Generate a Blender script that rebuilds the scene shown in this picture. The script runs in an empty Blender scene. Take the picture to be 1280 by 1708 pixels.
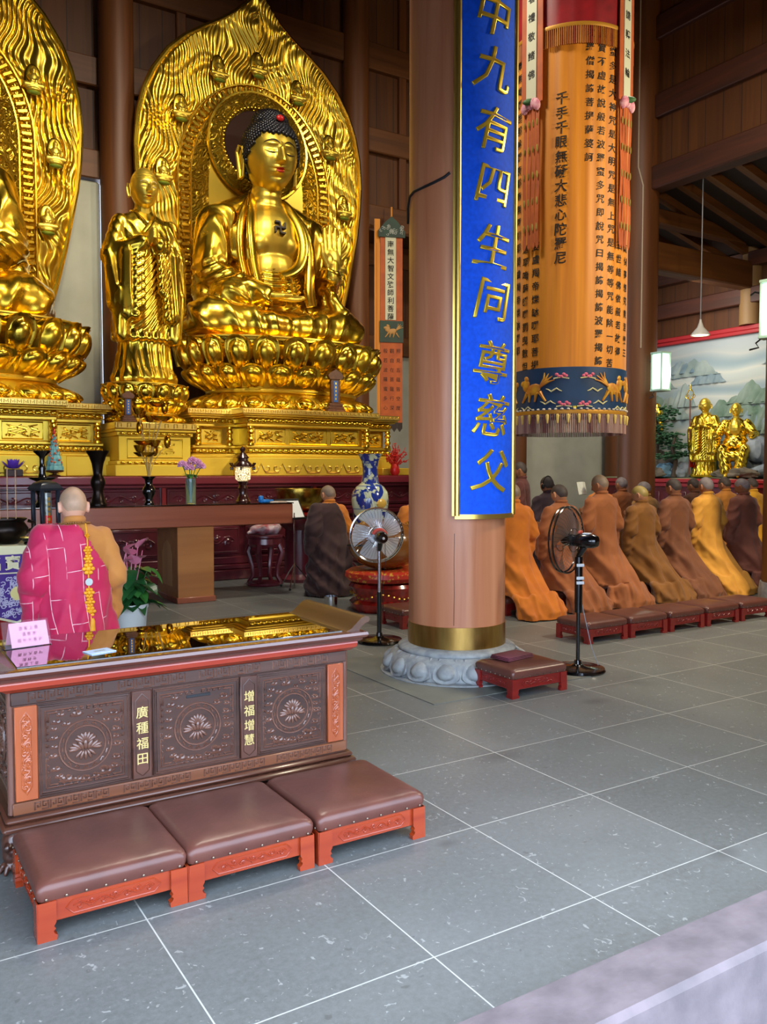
import bpy, math, random
import numpy as np
from mathutils import Vector as V, Matrix, Euler, noise as mnoise

PI = math.pi
R = math.radians
SC = bpy.context.scene
COL = SC.collection

# ---------------------------------------------------------------- camera, world, lights, exposure
cam_d = bpy.data.cameras.new('camera')
cam = bpy.data.objects.new('camera', cam_d)
COL.objects.link(cam)
cam.location = (0, 0, 1.70)
cam.rotation_euler = (R(90 - 2.751), 0, R(-32.0))
cam_d.sensor_width = 36.0
cam_d.lens = 1405.5 / 1708 * 36.0
cam_d.clip_end = 200
SC.camera = cam

vs = SC.view_settings
vs.view_transform = 'Standard'
vs.look = 'None'
vs.gamma = 1.0
vs.use_curve_mapping = False
vs.exposure = 0.2

w = bpy.data.worlds.new('world')
SC.world = w
w.use_nodes = True
bg = w.node_tree.nodes['Background']
bg.inputs[0].default_value = (0.64, 0.78, 1.0, 1)
bg.inputs[1].default_value = 6.6


def lamp(name, kind, loc, power, col=(1, 0.85, 0.6), target=None, size=0.3, angle=60, blend=0.6, sy=None):
    d = bpy.data.lights.new(name, kind)
    d.energy = power
    d.color = col
    if kind == 'SPOT':
        d.spot_size = R(angle)
        d.spot_blend = blend
        d.shadow_soft_size = size
    elif kind == 'AREA':
        d.size = size
        if sy:
            d.shape = 'RECTANGLE'
            d.size_y = sy
    else:
        d.shadow_soft_size = size
    o = bpy.data.objects.new(name, d)
    COL.objects.link(o)
    o.location = loc
    if target:
        o.rotation_euler = (V(target) - V(loc)).to_track_quat('-Z', 'Y').to_euler()
    return o


WARM = (1.0, 0.89, 0.6)
# spotlights on the tie beams of the hall, aimed at the gilded figures
lamp('statue_spotlight', 'SPOT', (8.4, 8.2, 9.6), 1000, WARM, (6.5, 14.3, 6.4), 0.25, 50)
lamp('statue_spotlight', 'SPOT', (3.2, 8.0, 9.6), 450, WARM, (5.6, 14.3, 5.6), 0.25, 50)
lamp('statue_spotlight', 'SPOT', (2.6, 8.2, 9.6), 600, WARM, (1.6, 14.3, 5.6), 0.25, 50)
lamp('statue_spotlight', 'SPOT', (9.0, 9.6, 4.6), 260, WARM, (6.5, 13.0, 2.6), 0.25, 60)
# unseen fill lights without fixtures, added to brighten monks, banner, hall and mural
lamp('monk_fill_light', 'AREA', (9.6, 2.7, 6.2), 400, (1.0, 0.86, 0.62), (8.9, 8.6, 1.0), 0.9, sy=0.9)
lamp('hall_fill_light', 'AREA', (10.5, 8.5, 10.5), 300, (1.0, 0.9, 0.74), (10.5, 8.5, 0), 1.2, sy=1.2)
lamp('aisle_fill_light', 'AREA', (16.2, 13.4, 5.7), 110, (1.0, 0.93, 0.8), (18.8, 13.9, 2.6), 0.5, sy=2.5)
lamp('hall_fill_light', 'AREA', (4.5, 9.2, 10.2), 350, (1.0, 0.9, 0.74), (4.5, 10.5, 0), 1.0, sy=1.0)

# ---------------------------------------------------------------- helpers
def S(h):
    h = h.lstrip('#')
    c = [int(h[i:i + 2], 16) / 255 for i in (0, 2, 4)]
    return tuple((x / 12.92 if x <= 0.04045 else ((x + 0.055) / 1.055) ** 2.4) for x in c) + (1.0,)


class NT:
    def __init__(s, name):
        s.m = bpy.data.materials.new(name)
        s.m.use_nodes = True
        s.t = s.m.node_tree
        s.b = s.t.nodes['Principled BSDF']
        s.co = s.n('ShaderNodeTexCoord')

    def n(s, typ, **kw):
        x = s.t.nodes.new(typ)
        for k, v in kw.items():
            if k[0] == 'i' and k[1:].isdigit():
                x.inputs[int(k[1:])].default_value = v
            else:
                setattr(x, k, v)
        return x

    def l(s, a, b):
        s.t.links.new(a, b)

    def inp(s, k, v):
        s.b.inputs[k].default_value = v

    def math(s, op, a, b=None, c=None):
        x = s.n('ShaderNodeMath', operation=op)
        for i, v in enumerate((a, b, c)):
            if v is None:
                continue
            if isinstance(v, (int, float)):
                x.inputs[i].default_value = v
            else:
                s.l(v, x.inputs[i])
        return x.outputs[0]

    def mix(s, fac, a, b):
        x = s.n('ShaderNodeMix', data_type='RGBA')
        for sock, v in ((x.inputs['Factor'], fac), (x.inputs[6], a), (x.inputs[7], b)):
            if isinstance(v, (int, float, tuple)):
                sock.default_value = v
            else:
                s.l(v, sock)
        return x.outputs[2]

    def noise(s, scale, stretch=(1, 1, 1), detail=4, dist=0.0, rough=0.5):
        mp = s.n('ShaderNodeMapping')
        mp.inputs['Scale'].default_value = stretch
        s.l(s.co.outputs['Object'], mp.inputs[0])
        x = s.n('ShaderNodeTexNoise')
        x.inputs['Scale'].default_value = scale
        x.inputs['Detail'].default_value = detail
        x.inputs['Roughness'].default_value = rough
        x.inputs['Distortion'].default_value = dist
        s.l(mp.outputs[0], x.inputs['Vector'])
        return x.outputs['Fac']

    def ramp(s, fac, *stops):
        x = s.n('ShaderNodeValToRGB')
        e = x.color_ramp.elements
        while len(e) < len(stops):
            e.new(0.5)
        for i, (p, c) in enumerate(stops):
            e[i].position = p
            e[i].color = c if isinstance(c, tuple) else (c, c, c, 1)
        s.l(fac, x.inputs[0])
        return x.outputs[0]

    def bump(s, h, strength, dist=0.01):
        x = s.n('ShaderNodeBump')
        x.inputs['Strength'].default_value = strength
        x.inputs['Distance'].default_value = dist
        s.l(h, x.inputs['Height'])
        s.l(x.outputs[0], s.b.inputs['Normal'])


def mat(name, col, rough=0.5, metal=0.0, col2=None, ns=6.0, stretch=(1, 1, 1), bump=0.0, bs=40.0, bd=0.01,
        coat=0.0, es=0.0, emit=None, spec=0.5, sheen=0.0, lo=0.35, hi=0.65, rough2=None):
    t = NT(name)
    col = S(col) if isinstance(col, str) else col
    t.inp('Base Color', col)
    t.inp('Roughness', rough)
    t.inp('Metallic', metal)
    t.inp('Specular IOR Level', spec)
    if coat:
        t.inp('Coat Weight', coat)
        t.inp('Coat Roughness', 0.12)
    if sheen:
        t.inp('Sheen Weight', sheen)
    if col2:
        f = t.ramp(t.noise(ns, stretch), (lo, 0.0), (hi, 1.0))
        t.l(t.mix(f, col, S(col2) if isinstance(col2, str) else col2), t.b.inputs['Base Color'])
        if rough2 is not None:
            t.l(t.math('ADD', t.math('MULTIPLY', f, rough2 - rough), rough), t.b.inputs['Roughness'])
    if bump:
        t.bump(t.noise(bs, stretch), bump, bd)
    if es:
        t.inp('Emission Color', S(emit) if isinstance(emit, str) else (emit or col))
        t.inp('Emission Strength', es)
    return t.m


def woodmat(name, c1, c2, rough=0.4, axis='z', scale=9.0, coat=0.0, planks=0.0, bump=0.15):
    """streaky wood grain along an axis; planks > 0 gives boards of that width across the x / y directions"""
    t = NT(name)
    st = {'x': (0.06, 1, 1), 'y': (1, 0.06, 1), 'z': (1, 1, 0.06)}[axis]
    g = t.noise(scale, st, 5, 0.6)
    f = t.ramp(g, (0.3, 0.0), (0.7, 1.0))
    c = t.mix(f, S(c1), S(c2))
    if planks:
        sx = t.n('ShaderNodeSeparateXYZ')
        t.l(t.co.outputs['Object'], sx.inputs[0])
        q = t.math('ADD', sx.outputs[0], sx.outputs[1])
        idx = t.math('FLOOR', t.math('DIVIDE', q, planks))
        wn = t.n('ShaderNodeTexWhiteNoise', noise_dimensions='1D')
        t.l(idx, wn.inputs['W'])
        fr = t.math('FRACT', t.math('DIVIDE', q, planks))
        gap = t.math('LESS_THAN', fr, 0.03)
        c = t.mix(t.math('MULTIPLY', wn.outputs[0], 0.45), c, S(c1))
        c = t.mix(gap, c, (0.004, 0.003, 0.003, 1))
    t.l(c, t.b.inputs['Base Color'])
    t.inp('Roughness', rough)
    if coat:
        t.inp('Coat Weight', coat)
        t.inp('Coat Roughness', 0.15)
    if bump:
        t.bump(g, bump, 0.004)
    return t.m


class MB:
    """collects vertices and faces; build() links them as one mesh object"""

    def __init__(s):
        s.v = []
        s.f = []
        s.mi = []
        s.cur = 0

    def add(s, vs_, fs_):
        o = len(s.v)
        s.v.extend([tuple(p) for p in vs_])
        for f in fs_:
            s.f.append(tuple(i + o for i in f))
            s.mi.append(s.cur)
        return s

    def merge(s, other, M=None):
        vv = other.v if M is None else [tuple(M @ V(p)) for p in other.v]
        o = len(s.v)
        s.v.extend(vv)
        s.f.extend([tuple(i + o for i in f) for f in other.f])
        s.mi.extend([m if m else s.cur for m in other.mi])
        return s

    def box(s, x0, x1, y0, y1, z0, z1, b=0.0, M=None):
        if b <= 0:
            vv = [(x, y, z) for z in (z0, z1) for y in (y0, y1) for x in (x0, x1)]
            ff = [(0, 2, 3, 1), (4, 5, 7, 6), (0, 1, 5, 4), (2, 6, 7, 3), (0, 4, 6, 2), (1, 3, 7, 5)]
        else:
            b = min(b, (x1 - x0) * 0.45, (y1 - y0) * 0.45, (z1 - z0) * 0.45)
            vv = []
            idx = {}
            for cz, sz in ((z0, 1), (z1, -1)):
                for cy, sy in ((y0, 1), (y1, -1)):
                    for cx, sx in ((x0, 1), (x1, -1)):
                        k = (sx, sy, sz)
                        idx[k] = len(vv)
                        vv += [(cx, cy + sy * b, cz + sz * b), (cx + sx * b, cy, cz + sz * b), (cx + sx * b, cy + sy * b, cz)]
            q = lambda a, i: idx[a] + i
            ff = []
            for d in (1, -1):
                ff.append((q((d, 1, 1), 0), q((d, 1, -1), 0), q((d, -1, -1), 0), q((d, -1, 1), 0))[::d])
                ff.append((q((1, d, 1), 1), q((-1, d, 1), 1), q((-1, d, -1), 1), q((1, d, -1), 1))[::d])
                ff.append((q((1, 1, d), 2), q((1, -1, d), 2), q((-1, -1, d), 2), q((-1, 1, d), 2))[::d])
            for a in (1, -1):
                for c in (1, -1):
                    ff.append((q((a, c, 1), 0), q((a, c, 1), 1), q((a, c, -1), 1), q((a, c, -1), 0)))
                    ff.append((q((a, 1, c), 0), q((a, 1, c), 2), q((a, -1, c), 2), q((a, -1, c), 0)))
                    ff.append((q((1, a, c), 1), q((1, a, c), 2), q((-1, a, c), 2), q((-1, a, c), 1)))
            for k in idx:
                ff.append((q(k, 0), q(k, 1), q(k, 2)))
        if M is not None:
            vv = [M @ V(p) for p in vv]
        return s.add(vv, ff)

    def lathe(s, prof, n=32, c=(0, 0, 0), fl=None, cap=True, sx=1.0, sy=1.0, M=None):
        vv = []
        for k, (r, z) in enumerate(prof):
            for i in range(n):
                a = 2 * PI * i / n
                rr = r * (fl(a, k) if fl else 1)
                vv.append((c[0] + rr * math.cos(a) * sx, c[1] + rr * math.sin(a) * sy, c[2] + z))
        ff = []
        for k in range(len(prof) - 1):
            for i in range(n):
                j = (i + 1) % n
                ff.append((k * n + i, k * n + j, (k + 1) * n + j, (k + 1) * n + i))
        if cap:
            ff.append(tuple(range(n))[::-1])
            ff.append(tuple((len(prof) - 1) * n + i for i in range(n)))
        if M is not None:
            vv = [M @ V(p) for p in vv]
        return s.add(vv, ff)

    def tube(s, pts, r, n=8, closed=False, flat=1.0, up=None):
        pts = [V(p) for p in pts]
        m = len(pts)
        rs = r if isinstance(r, (list, tuple)) else [r] * m
        vv = []
        prev = None
        for k in range(m):
            a = pts[(k - 1) % m] if (closed or k) else pts[k]
            b = pts[(k + 1) % m] if (closed or k < m - 1) else pts[k]
            t = (b - a)
            t = t.normalized() if t.length > 1e-9 else V((0, 0, 1))
            if prev is None:
                u = V(up) if up else (V((0, 0, 1)) if abs(t.z) < 0.9 else V((1, 0, 0)))
            else:
                u = prev
            u = (u - t * u.dot(t))
            u = u.normalized() if u.length > 1e-6 else t.orthogonal().normalized()
            prev = u
            w_ = t.cross(u)
            for i in range(n):
                an = 2 * PI * i / n
                vv.append(pts[k] + u * math.cos(an) * rs[k] * flat + w_ * math.sin(an) * rs[k])
        ff = []
        for k in range(m if closed else m - 1):
            k2 = (k + 1) % m
            for i in range(n):
                j = (i + 1) % n
                ff.append((k * n + i, k * n + j, k2 * n + j, k2 * n + i))
        if not closed:
            ff.append(tuple(range(n))[::-1])
            ff.append(tuple((m - 1) * n + i for i in range(n)))
        return s.add(vv, ff)

    def ell(s, c, r, n=16, m=10, M=None):
        r = (r, r, r) if isinstance(r, (int, float)) else r
        vv = [(0, 0, -1)]
        for k in range(1, m):
            p = -PI / 2 + PI * k / m
            for i in range(n):
                a = 2 * PI * i / n
                vv.append((math.cos(p) * math.cos(a), math.cos(p) * math.sin(a), math.sin(p)))
        vv.append((0, 0, 1))
        ff = [(0, 1 + (i + 1) % n, 1 + i) for i in range(n)]
        for k in range(m - 2):
            for i in range(n):
                j = (i + 1) % n
                ff.append((1 + k * n + i, 1 + k * n + j, 1 + (k + 1) * n + j, 1 + (k + 1) * n + i))
        L = len(vv) - 1
        ff += [(1 + (m - 2) * n + i, 1 + (m - 2) * n + (i + 1) % n, L) for i in range(n)]
        out = []
        for p in vv:
            q = V((p[0] * r[0], p[1] * r[1], p[2] * r[2]))
            if M is not None:
                q = M @ q
            out.append(q + V(c))
        return s.add(out, ff)

    def cap(s, a, b, ra, rb=None, n=12):
        """capsule that tapers from ra to rb"""
        rb = ra if rb is None else rb
        a, b = V(a), V(b)
        t = (b - a)
        L = t.length
        t = t.normalized() if L > 1e-9 else V((0, 0, 1))
        pts, rs = [], []
        for k in range(4):
            an = PI / 2 * k / 4
            pts.append(a - t * ra * math.cos(an))
            rs.append(max(ra * math.sin(an), ra * 0.02))
        pts.append(a)
        rs.append(ra)
        pts.append(b)
        rs.append(rb)
        for k in range(1, 5):
            an = PI / 2 * k / 4
            pts.append(b + t * rb * math.sin(an))
            rs.append(max(rb * math.cos(an), rb * 0.02))
        return s.tube(pts, rs, n)

    def prism(s, poly, h0, h1, plane='xz', M=None):
        """poly extruded along the third axis (plane xz: along y)"""
        n = len(poly)
        mk = {'xz': lambda p, h: (p[0], h, p[1]), 'xy': lambda p, h: (p[0], p[1], h), 'yz': lambda p, h: (h, p[0], p[1])}[plane]
        vv = [mk(p, h0) for p in poly] + [mk(p, h1) for p in poly]
        if M is not None:
            vv = [M @ V(p) for p in vv]
        ff = [(i, (i + 1) % n, n + (i + 1) % n, n + i) for i in range(n)]
        ff.append(tuple(range(n))[::-1])
        ff.append(tuple(range(n, 2 * n)))
        return s.add(vv, ff)

    def grid(s, fn, nu, nv, wrap=False):
        vv = [fn(i / (nu if wrap else nu - 1), j / (nv - 1)) for j in range(nv) for i in range(nu)]
        ff = []
        for j in range(nv - 1):
            for i in range(nu if wrap else nu - 1):
                k = (i + 1) % nu
                ff.append((j * nu + i, j * nu + k, (j + 1) * nu + k, (j + 1) * nu + i))
        return s.add(vv, ff)

    def loft(s, rings, cap=True):
        n = len(rings[0])
        vv = [p for r_ in rings for p in r_]
        ff = []
        for k in range(len(rings) - 1):
            for i in range(n):
                j = (i + 1) % n
                ff.append((k * n + i, k * n + j, (k + 1) * n + j, (k + 1) * n + i))
        if cap:
            ff.append(tuple(range(n))[::-1])
            ff.append(tuple((len(rings) - 1) * n + i for i in range(n)))
        return s.add(vv, ff)

    def xf(s, M):
        s.v = [tuple(M @ V(p)) for p in s.v]
        return s

    def mesh(s, name, mats, smooth=38, fix=True):
        me = bpy.data.meshes.new(name)
        me.from_pydata(s.v, [], s.f)
        for m_ in (mats if isinstance(mats, (list, tuple)) else [mats]):
            me.materials.append(m_)
        if any(s.mi):
            me.polygons.foreach_set('material_index', s.mi)
        if fix:
            import bmesh
            bm = bmesh.new()
            bm.from_mesh(me)
            bmesh.ops.recalc_face_normals(bm, faces=bm.faces)
            bm.to_mesh(me)
            bm.free()
        if smooth:
            me.shade_smooth()
            me.set_sharp_from_angle(angle=R(smooth))
        return me

    def build(s, name, mats, parent=None, smooth=38, loc=None, rot=None, fix=True):
        return link(name, s.mesh(name, mats, smooth, fix), parent, loc, rot)

    def remesh(s, name, mats, voxel, it=3, fac=0.5, disp=None):
        """voxel union of everything collected, smoothed into one continuous skin"""
        me = bpy.data.meshes.new('tmp')
        me.from_pydata(s.v, [], s.f)
        import bmesh
        bm = bmesh.new()
        bm.from_mesh(me)
        bmesh.ops.recalc_face_normals(bm, faces=bm.faces)
        bm.to_mesh(me)
        bm.free()
        o = bpy.data.objects.new('tmp', me)
        COL.objects.link(o)
        r_ = o.modifiers.new('r', 'REMESH')
        r_.mode = 'VOXEL'
        r_.voxel_size = voxel
        if it:
            q = o.modifiers.new('s', 'SMOOTH')
            q.iterations = it
            q.factor = fac
        dg = bpy.context.evaluated_depsgraph_get()
        out = bpy.data.meshes.new_from_object(o.evaluated_get(dg))
        bpy.data.objects.remove(o)
        bpy.data.meshes.remove(me)
        out.name = name
        out.materials.clear()
        for m_ in (mats if isinstance(mats, (list, tuple)) else [mats]):
            out.materials.append(m_)
        if disp:
            n = len(out.vertices)
            co = np.empty(n * 3, dtype=np.float32)
            no = np.empty(n * 3, dtype=np.float32)
            out.vertices.foreach_get('co', co)
            out.vertex_normals.foreach_get('vector', no)
            co = co.reshape(-1, 3)
            no = no.reshape(-1, 3)
            co = co + no * disp(co[:, 0], co[:, 1], co[:, 2], no)[:, None]
            out.vertices.foreach_set('co', co.astype(np.float32).ravel())
            out.update()
        out.shade_smooth()
        return out


def link(name, data, parent=None, loc=None, rot=None):
    o = bpy.data.objects.new(name, data)
    COL.objects.link(o)
    if parent is not None:
        o.parent = parent
    if loc is not None:
        o.location = loc
    if rot is not None:
        o.rotation_euler = rot
    return o


def tag(o, label=None, cat=None, group=None, kind=None):
    for k, v in (('label', label), ('category', cat), ('group', group), ('kind', kind)):
        if v:
            o[k] = v
    return o


def thing(name, label, cat, loc=(0, 0, 0), rz=0.0, group=None):
    o = link(name, None, None, loc, (0, 0, rz))
    o.empty_display_size = 0.1
    return tag(o, label, cat, group)


def struct(name, mb, m, parent=None, smooth=30):
    o = mb.build(name, m, parent, smooth)
    if parent is None:
        o['kind'] = 'structure'
    return o


def kids(o):
    return [c for c in bpy.data.objects if c.parent == o]


def dup(o, loc=None, rz=None, label=None, group=None, parent=None, mats=None, _all=None):
    """a thing, its parts and their sub-parts; mats maps a part name to another material"""
    if _all is None:
        _all = {}
        for c in bpy.data.objects:
            _all.setdefault(c.parent, []).append(c)
    c = o.copy()
    COL.objects.link(c)
    if parent is not None:
        c.parent = parent
    if loc is not None:
        c.location = loc
    if rz is not None:
        c.rotation_euler = (0, 0, rz)
    if label:
        c['label'] = label
    if group:
        c['group'] = group
    base = o.name.split('.')[0]
    if mats and base in mats and c.type == 'MESH':
        c.material_slots[0].link = 'OBJECT'
        c.material_slots[0].material = mats[base]
    for ch in _all.get(o, []):
        dup(ch, parent=c, mats=mats, _all=_all)
    return c


_chars = {}


def char_mesh(ch, ext=0.03, bev=0.0, off=0.0):
    k = (ch, ext, bev, off)
    if k not in _chars:
        cu = bpy.data.curves.new('t', 'FONT')
        cu.body = ch
        cu.size = 1.0
        cu.extrude = ext
        cu.bevel_depth = bev
        cu.offset = off
        cu.resolution_u = 2
        o = bpy.data.objects.new('t', cu)
        COL.objects.link(o)
        dg = bpy.context.evaluated_depsgraph_get()
        me = bpy.data.meshes.new_from_object(o.evaluated_get(dg))
        bpy.data.objects.remove(o)
        vv = np.empty(len(me.vertices) * 3, dtype=np.float32)
        me.vertices.foreach_get('co', vv)
        vv = vv.reshape(-1, 3)
        ff = [tuple(p.vertices) for p in me.polygons]
        if len(vv):
            mn, mx = vv.min(0), vv.max(0)
            vv = vv - np.array([(mn[0] + mx[0]) / 2, (mn[1] + mx[1]) / 2, 0])
        bpy.data.meshes.remove(me)
        _chars[k] = (vv, ff)
    return _chars[k]


def text_col(mb, s, x, z0, dz, size, y=0.0, ext=0.02, bev=0.0, off=0.0, shear=0.0, wob=0.0, horiz=False):
    """characters set upright in the xz plane facing -y, in a column (or a row) from x, z0"""
    rnd = random.Random(len(s) + int(x * 1000))
    for i, ch in enumerate(s):
        if ch == ' ':
            continue
        vv, ff = char_mesh(ch, ext, bev, off)
        if not len(vv):
            continue
        a = rnd.uniform(-wob, wob)
        sz = size * (1 + rnd.uniform(-wob, wob))
        cx, cz = (x + dz * i, z0) if horiz else (x, z0 - dz * i)
        ca, sa = math.cos(a), math.sin(a)
        out = []
        for p in vv:
            px = p[0] + shear * p[1]
            pz = p[1]
            out.append((cx + (px * ca - pz * sa) * sz, y - p[2] * sz, cz + (px * sa + pz * ca) * sz))
        mb.add(out, ff)
    return mb


def smin(x, a, b):
    t_ = np.clip((x - a) / (b - a), 0, 1)
    return t_ * t_ * (3 - 2 * t_)


def arc(c, r, a0, a1, n, plane='xz'):
    o = []
    for i in range(n):
        a = R(a0 + (a1 - a0) * i / (n - 1))
        p, q = r * math.cos(a), r * math.sin(a)
        o.append((c[0] + p, c[1], c[2] + q) if plane == 'xz' else (c[0] + p, c[1] + q, c[2]))
    return o


def spiral(c, r, turns, a0, n, y=0.0, sgn=1):
    o = []
    for i in range(n):
        t_ = i / (n - 1)
        a = a0 + sgn * turns * 2 * PI * t_
        rr = r * (1 - 0.85 * t_)
        o.append((c[0] + rr * math.cos(a), y, c[1] + rr * math.sin(a)))
    return o

# ---------------------------------------------------------------- materials
GOLD = mat('polished_gold', (0.82, 0.55, 0.055, 1), 0.2, 1.0, (0.76, 0.49, 0.04, 1), 1.5, rough2=0.3)
GOLDS = mat('satin_gold', (0.84, 0.59, 0.075, 1), 0.38, 0.9)
GOLDF = mat('flat_gold', (0.80, 0.55, 0.05, 1), 0.5, 0.6)
GOLDP = mat('gold_leaf_carving', (0.86, 0.56, 0.06, 1), 0.33, 0.9, bump=0.5, bs=16, bd=0.03)
GOLDT = mat('gold_trim', (0.85, 0.60, 0.14, 1), 0.3, 0.9)
BRASS = mat('brass', '#c9a25a', 0.28, 0.95, '#a98344', 12, (1, 1, 0.2))
BLACKG = mat('gloss_black', '#0b0b0d', 0.16, 0.0, coat=0.6)
BLACKM = mat('matt_black', '#15161a', 0.45)
CHROME = mat('chrome', '#d8dadd', 0.14, 1.0)
WHITEP = mat('white_plaster', '#b4b5a6', 0.85, 0, '#aaab9c', 2.0, bump=0.05, bs=60)
REDLAC = mat('red_lacquer', '#a3201c', 0.25, 0, '#7d1412', 5, coat=0.5)
MAROON = mat('maroon_lacquer', '#5e1c28', 0.3, 0, '#4b1620', 4, coat=0.4)
REDTRIM = mat('red_painted_trim', '#a2252a', 0.45)
WOODD = woodmat('dark_wall_boards', '#48260c', '#623811', 0.6, 'z', 6, planks=0.42)
WOODB = woodmat('dark_beam_x', '#502c0e', '#6d4016', 0.55, 'x', 7)
WOODY = woodmat('dark_beam_y', '#3a1f14', '#522a1a', 0.55, 'y', 7)
WOODC = woodmat('column_wood_dark', '#563014', '#70401a', 0.5, 'z', 6)
WOODM = woodmat('column_wood', '#ab6540', '#c78862', 0.42, 'z', 7, coat=0.15)
ROOFD = mat('dark_roof', '#2a1a12', 0.8)


def floor_mat():
    t = NT('stone_tiles')
    T, ox, oy = 0.7817, 1.674, 2.344
    sx = t.n('ShaderNodeSeparateXYZ')
    t.l(t.co.outputs['Object'], sx.inputs[0])
    px = t.math('DIVIDE', t.math('SUBTRACT', sx.outputs[0], ox), T)
    py = t.math('DIVIDE', t.math('SUBTRACT', sx.outputs[1], oy), T)
    ax = t.math('ABSOLUTE', t.math('SUBTRACT', t.math('FRACT', t.math('ADD', px, 0.5)), 0.5))
    ay = t.math('ABSOLUTE', t.math('SUBTRACT', t.math('FRACT', t.math('ADD', py, 0.5)), 0.5))
    line = t.math('LESS_THAN', t.math('MINIMUM', ax, ay), 0.0036)
    cb = t.n('ShaderNodeCombineXYZ')
    t.l(t.math('FLOOR', px), cb.inputs[0])
    t.l(t.math('FLOOR', py), cb.inputs[1])
    wn = t.n('ShaderNodeTexWhiteNoise', noise_dimensions='2D')
    t.l(cb.outputs[0], wn.inputs['Vector'])
    c = t.mix(wn.outputs[0], S('#595c59'), S('#6c6f6c'))
    st = t.ramp(t.noise(1.6, detail=6), (0.36, 0.0), (0.62, 1.0))
    c = t.mix(t.math('MULTIPLY', st, 0.35), c, S('#484b48'))
    fine = t.noise(38, detail=8, rough=0.75)
    c = t.mix(t.ramp(fine, (0.35, 0.0), (0.75, 0.5)), c, S('#85898a'))
    spk = t.ramp(t.noise(26, detail=3, dist=1.4), (0.66, 0.0), (0.70, 1.0))
    c = t.mix(t.math('MULTIPLY', spk, 0.35), c, S('#c8c9c4'))
    dk = t.ramp(t.noise(17, detail=2), (0.70, 0.0), (0.74, 1.0))
    c = t.mix(t.math('MULTIPLY', dk, 0.5), c, S('#4a4a48'))
    for sx_, sy_, rr in ((3.22, 3.84, 0.2), (3.24, 2.32, 0.12), (2.25, 3.05, 0.07), (4.6, 4.4, 0.16)):
        dd = t.math('SQRT', t.math('ADD', t.math('POWER', t.math('SUBTRACT', sx.outputs[0], sx_), 2.0), t.math('POWER', t.math('MULTIPLY', t.math('SUBTRACT', sx.outputs[1], sy_), 1.6), 2.0)))
        ff = t.ramp(t.math('DIVIDE', dd, rr), (0.15, 0.55), (1.0, 0.0))
        c = t.mix(t.math('MULTIPLY', ff, t.math('ADD', fine, 0.3)), c, S('#3c3d3d'))
    c = t.mix(line, c, S('#b9b9b1'))
    t.l(c, t.b.inputs['Base Color'])
    t.l(t.math('ADD', t.math('MULTIPLY', fine, 0.25), 0.30), t.b.inputs['Roughness'])
    t.bump(fine, 0.10, 0.004)
    return t.m


FLOOR = floor_mat()
SILL = mat('sill_stone', '#75686a', 0.75, 0, '#605658', 7, (1, 1, 1), bump=0.4, bs=24, bd=0.008)
STONE = mat('grey_stone', '#9fa2a0', 0.6, 0, '#83878a', 14, bump=0.25, bs=60, bd=0.006)

# ---------------------------------------------------------------- the hall
b = MB().add([(-9, 1.7, 0), (20, 1.7, 0), (20, 18, 0), (-9, 18, 0)], [(0, 1, 2, 3)])
struct('floor', b, FLOOR)
b = MB().box(-14, 22, -14, 1.62, -0.5, -0.30)
struct('ground_terrace', b, mat('terrace_stone', '#8d8f90', 0.8))
b = MB().box(-9, 3.9, 1.625, 1.868, -0.3, 0.14, 0.018)
struct('threshold_sill', b, SILL)
b = MB().box(-9.4, 20.4, 1.2, 18.6, 12.6, 12.9)
struct('ceiling', b, ROOFD)

# rear wall behind the statues: boards between beams, white plaster low down beside the columns
b = MB().box(-9, 8.9, 15.62, 15.8, 6.85, 12.6).box(8.9, 13.2, 15.62, 15.8, 7.1, 12.6)
struct('wall_back', b, WOODD)
b = MB().box(-9, 3.80, 15.55, 15.8, 0, 6.83, 0.05)
struct('wall_back_plaster', b, WHITEP)
b = MB().box(4.3, 8.9, 15.62, 15.8, 0, 6.85)
struct('wall_back_boards', b, WOODD)
for k, (z0, z1) in enumerate(((6.85, 7.35), (8.45, 8.95), (10.15, 10.7), (11.8, 12.3))):
    b = MB().box(-9, 13.2, 15.48, 15.66, z0, z1, 0.02)
    struct('trim_%d' % (k + 1), b, WOODB)
for x in (0.9, 2.2, 5.6, 7.2, 9.9, 11.3):
    pass
b = MB()
for x in (1.6, 2.7, 5.3, 6.6, 7.9, 10.2, 11.4):
    b.box(x - 0.09, x + 0.09, 15.52, 15.66, 7.35, 12.5, 0.015)
struct('trim_5', b, WOODC)
for x, y, r_ in ((4.05, 15.35, 0.30), (8.98, 15.45, 0.27)):
    struct('column', MB().lathe([(r_, 0), (r_, 12.6)], 28, (x, y, 0)), WOODC)
# far rear wall of the side bays, side wall, left wall
b = MB().box(8.5, 19.2, 17.45, 17.6, 0, 4.6)
struct('wall_far_plaster', b, WHITEP)
b = MB().box(8.5, 19.2, 17.45, 17.6, 4.6, 12.6)
struct('wall_far', b, WOODD)
b = MB().box(8.5, 19.2, 17.3, 17.46, 4.5, 4.95, 0.02).box(8.5, 19.2, 17.3, 17.46, 6.6, 7.1, 0.02)
struct('trim_6', b, WOODB)
b = MB().box(19.0, 19.2, 1.5, 17.6, 0, 12.6)
struct('wall_right', b, WOODD)
b = MB().box(-9.2, -9.0, 1.5, 18, 0, 12.6)
struct('wall_left', b, WOODD)
for x, y, r_ in ((14.92, 17.15, 0.24), (18.55, 16.95, 0.40)):
    struct('column', MB().lathe([(r_, 0), (r_, 12.6)], 28, (x, y, 0)), WOODC)
# front wall out of view; its door openings are sized to hold back daylight
b = MB().box(-9, 20, 1.5, 1.85, 3.7, 12.6)
for x0, x1 in ((-9, -7.2), (-2.2, -1.7), (3.9, 20)):
    b.box(x0, x1, 1.5, 1.85, 0, 3.7)
struct('wall_front', b, WOODD)
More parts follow.
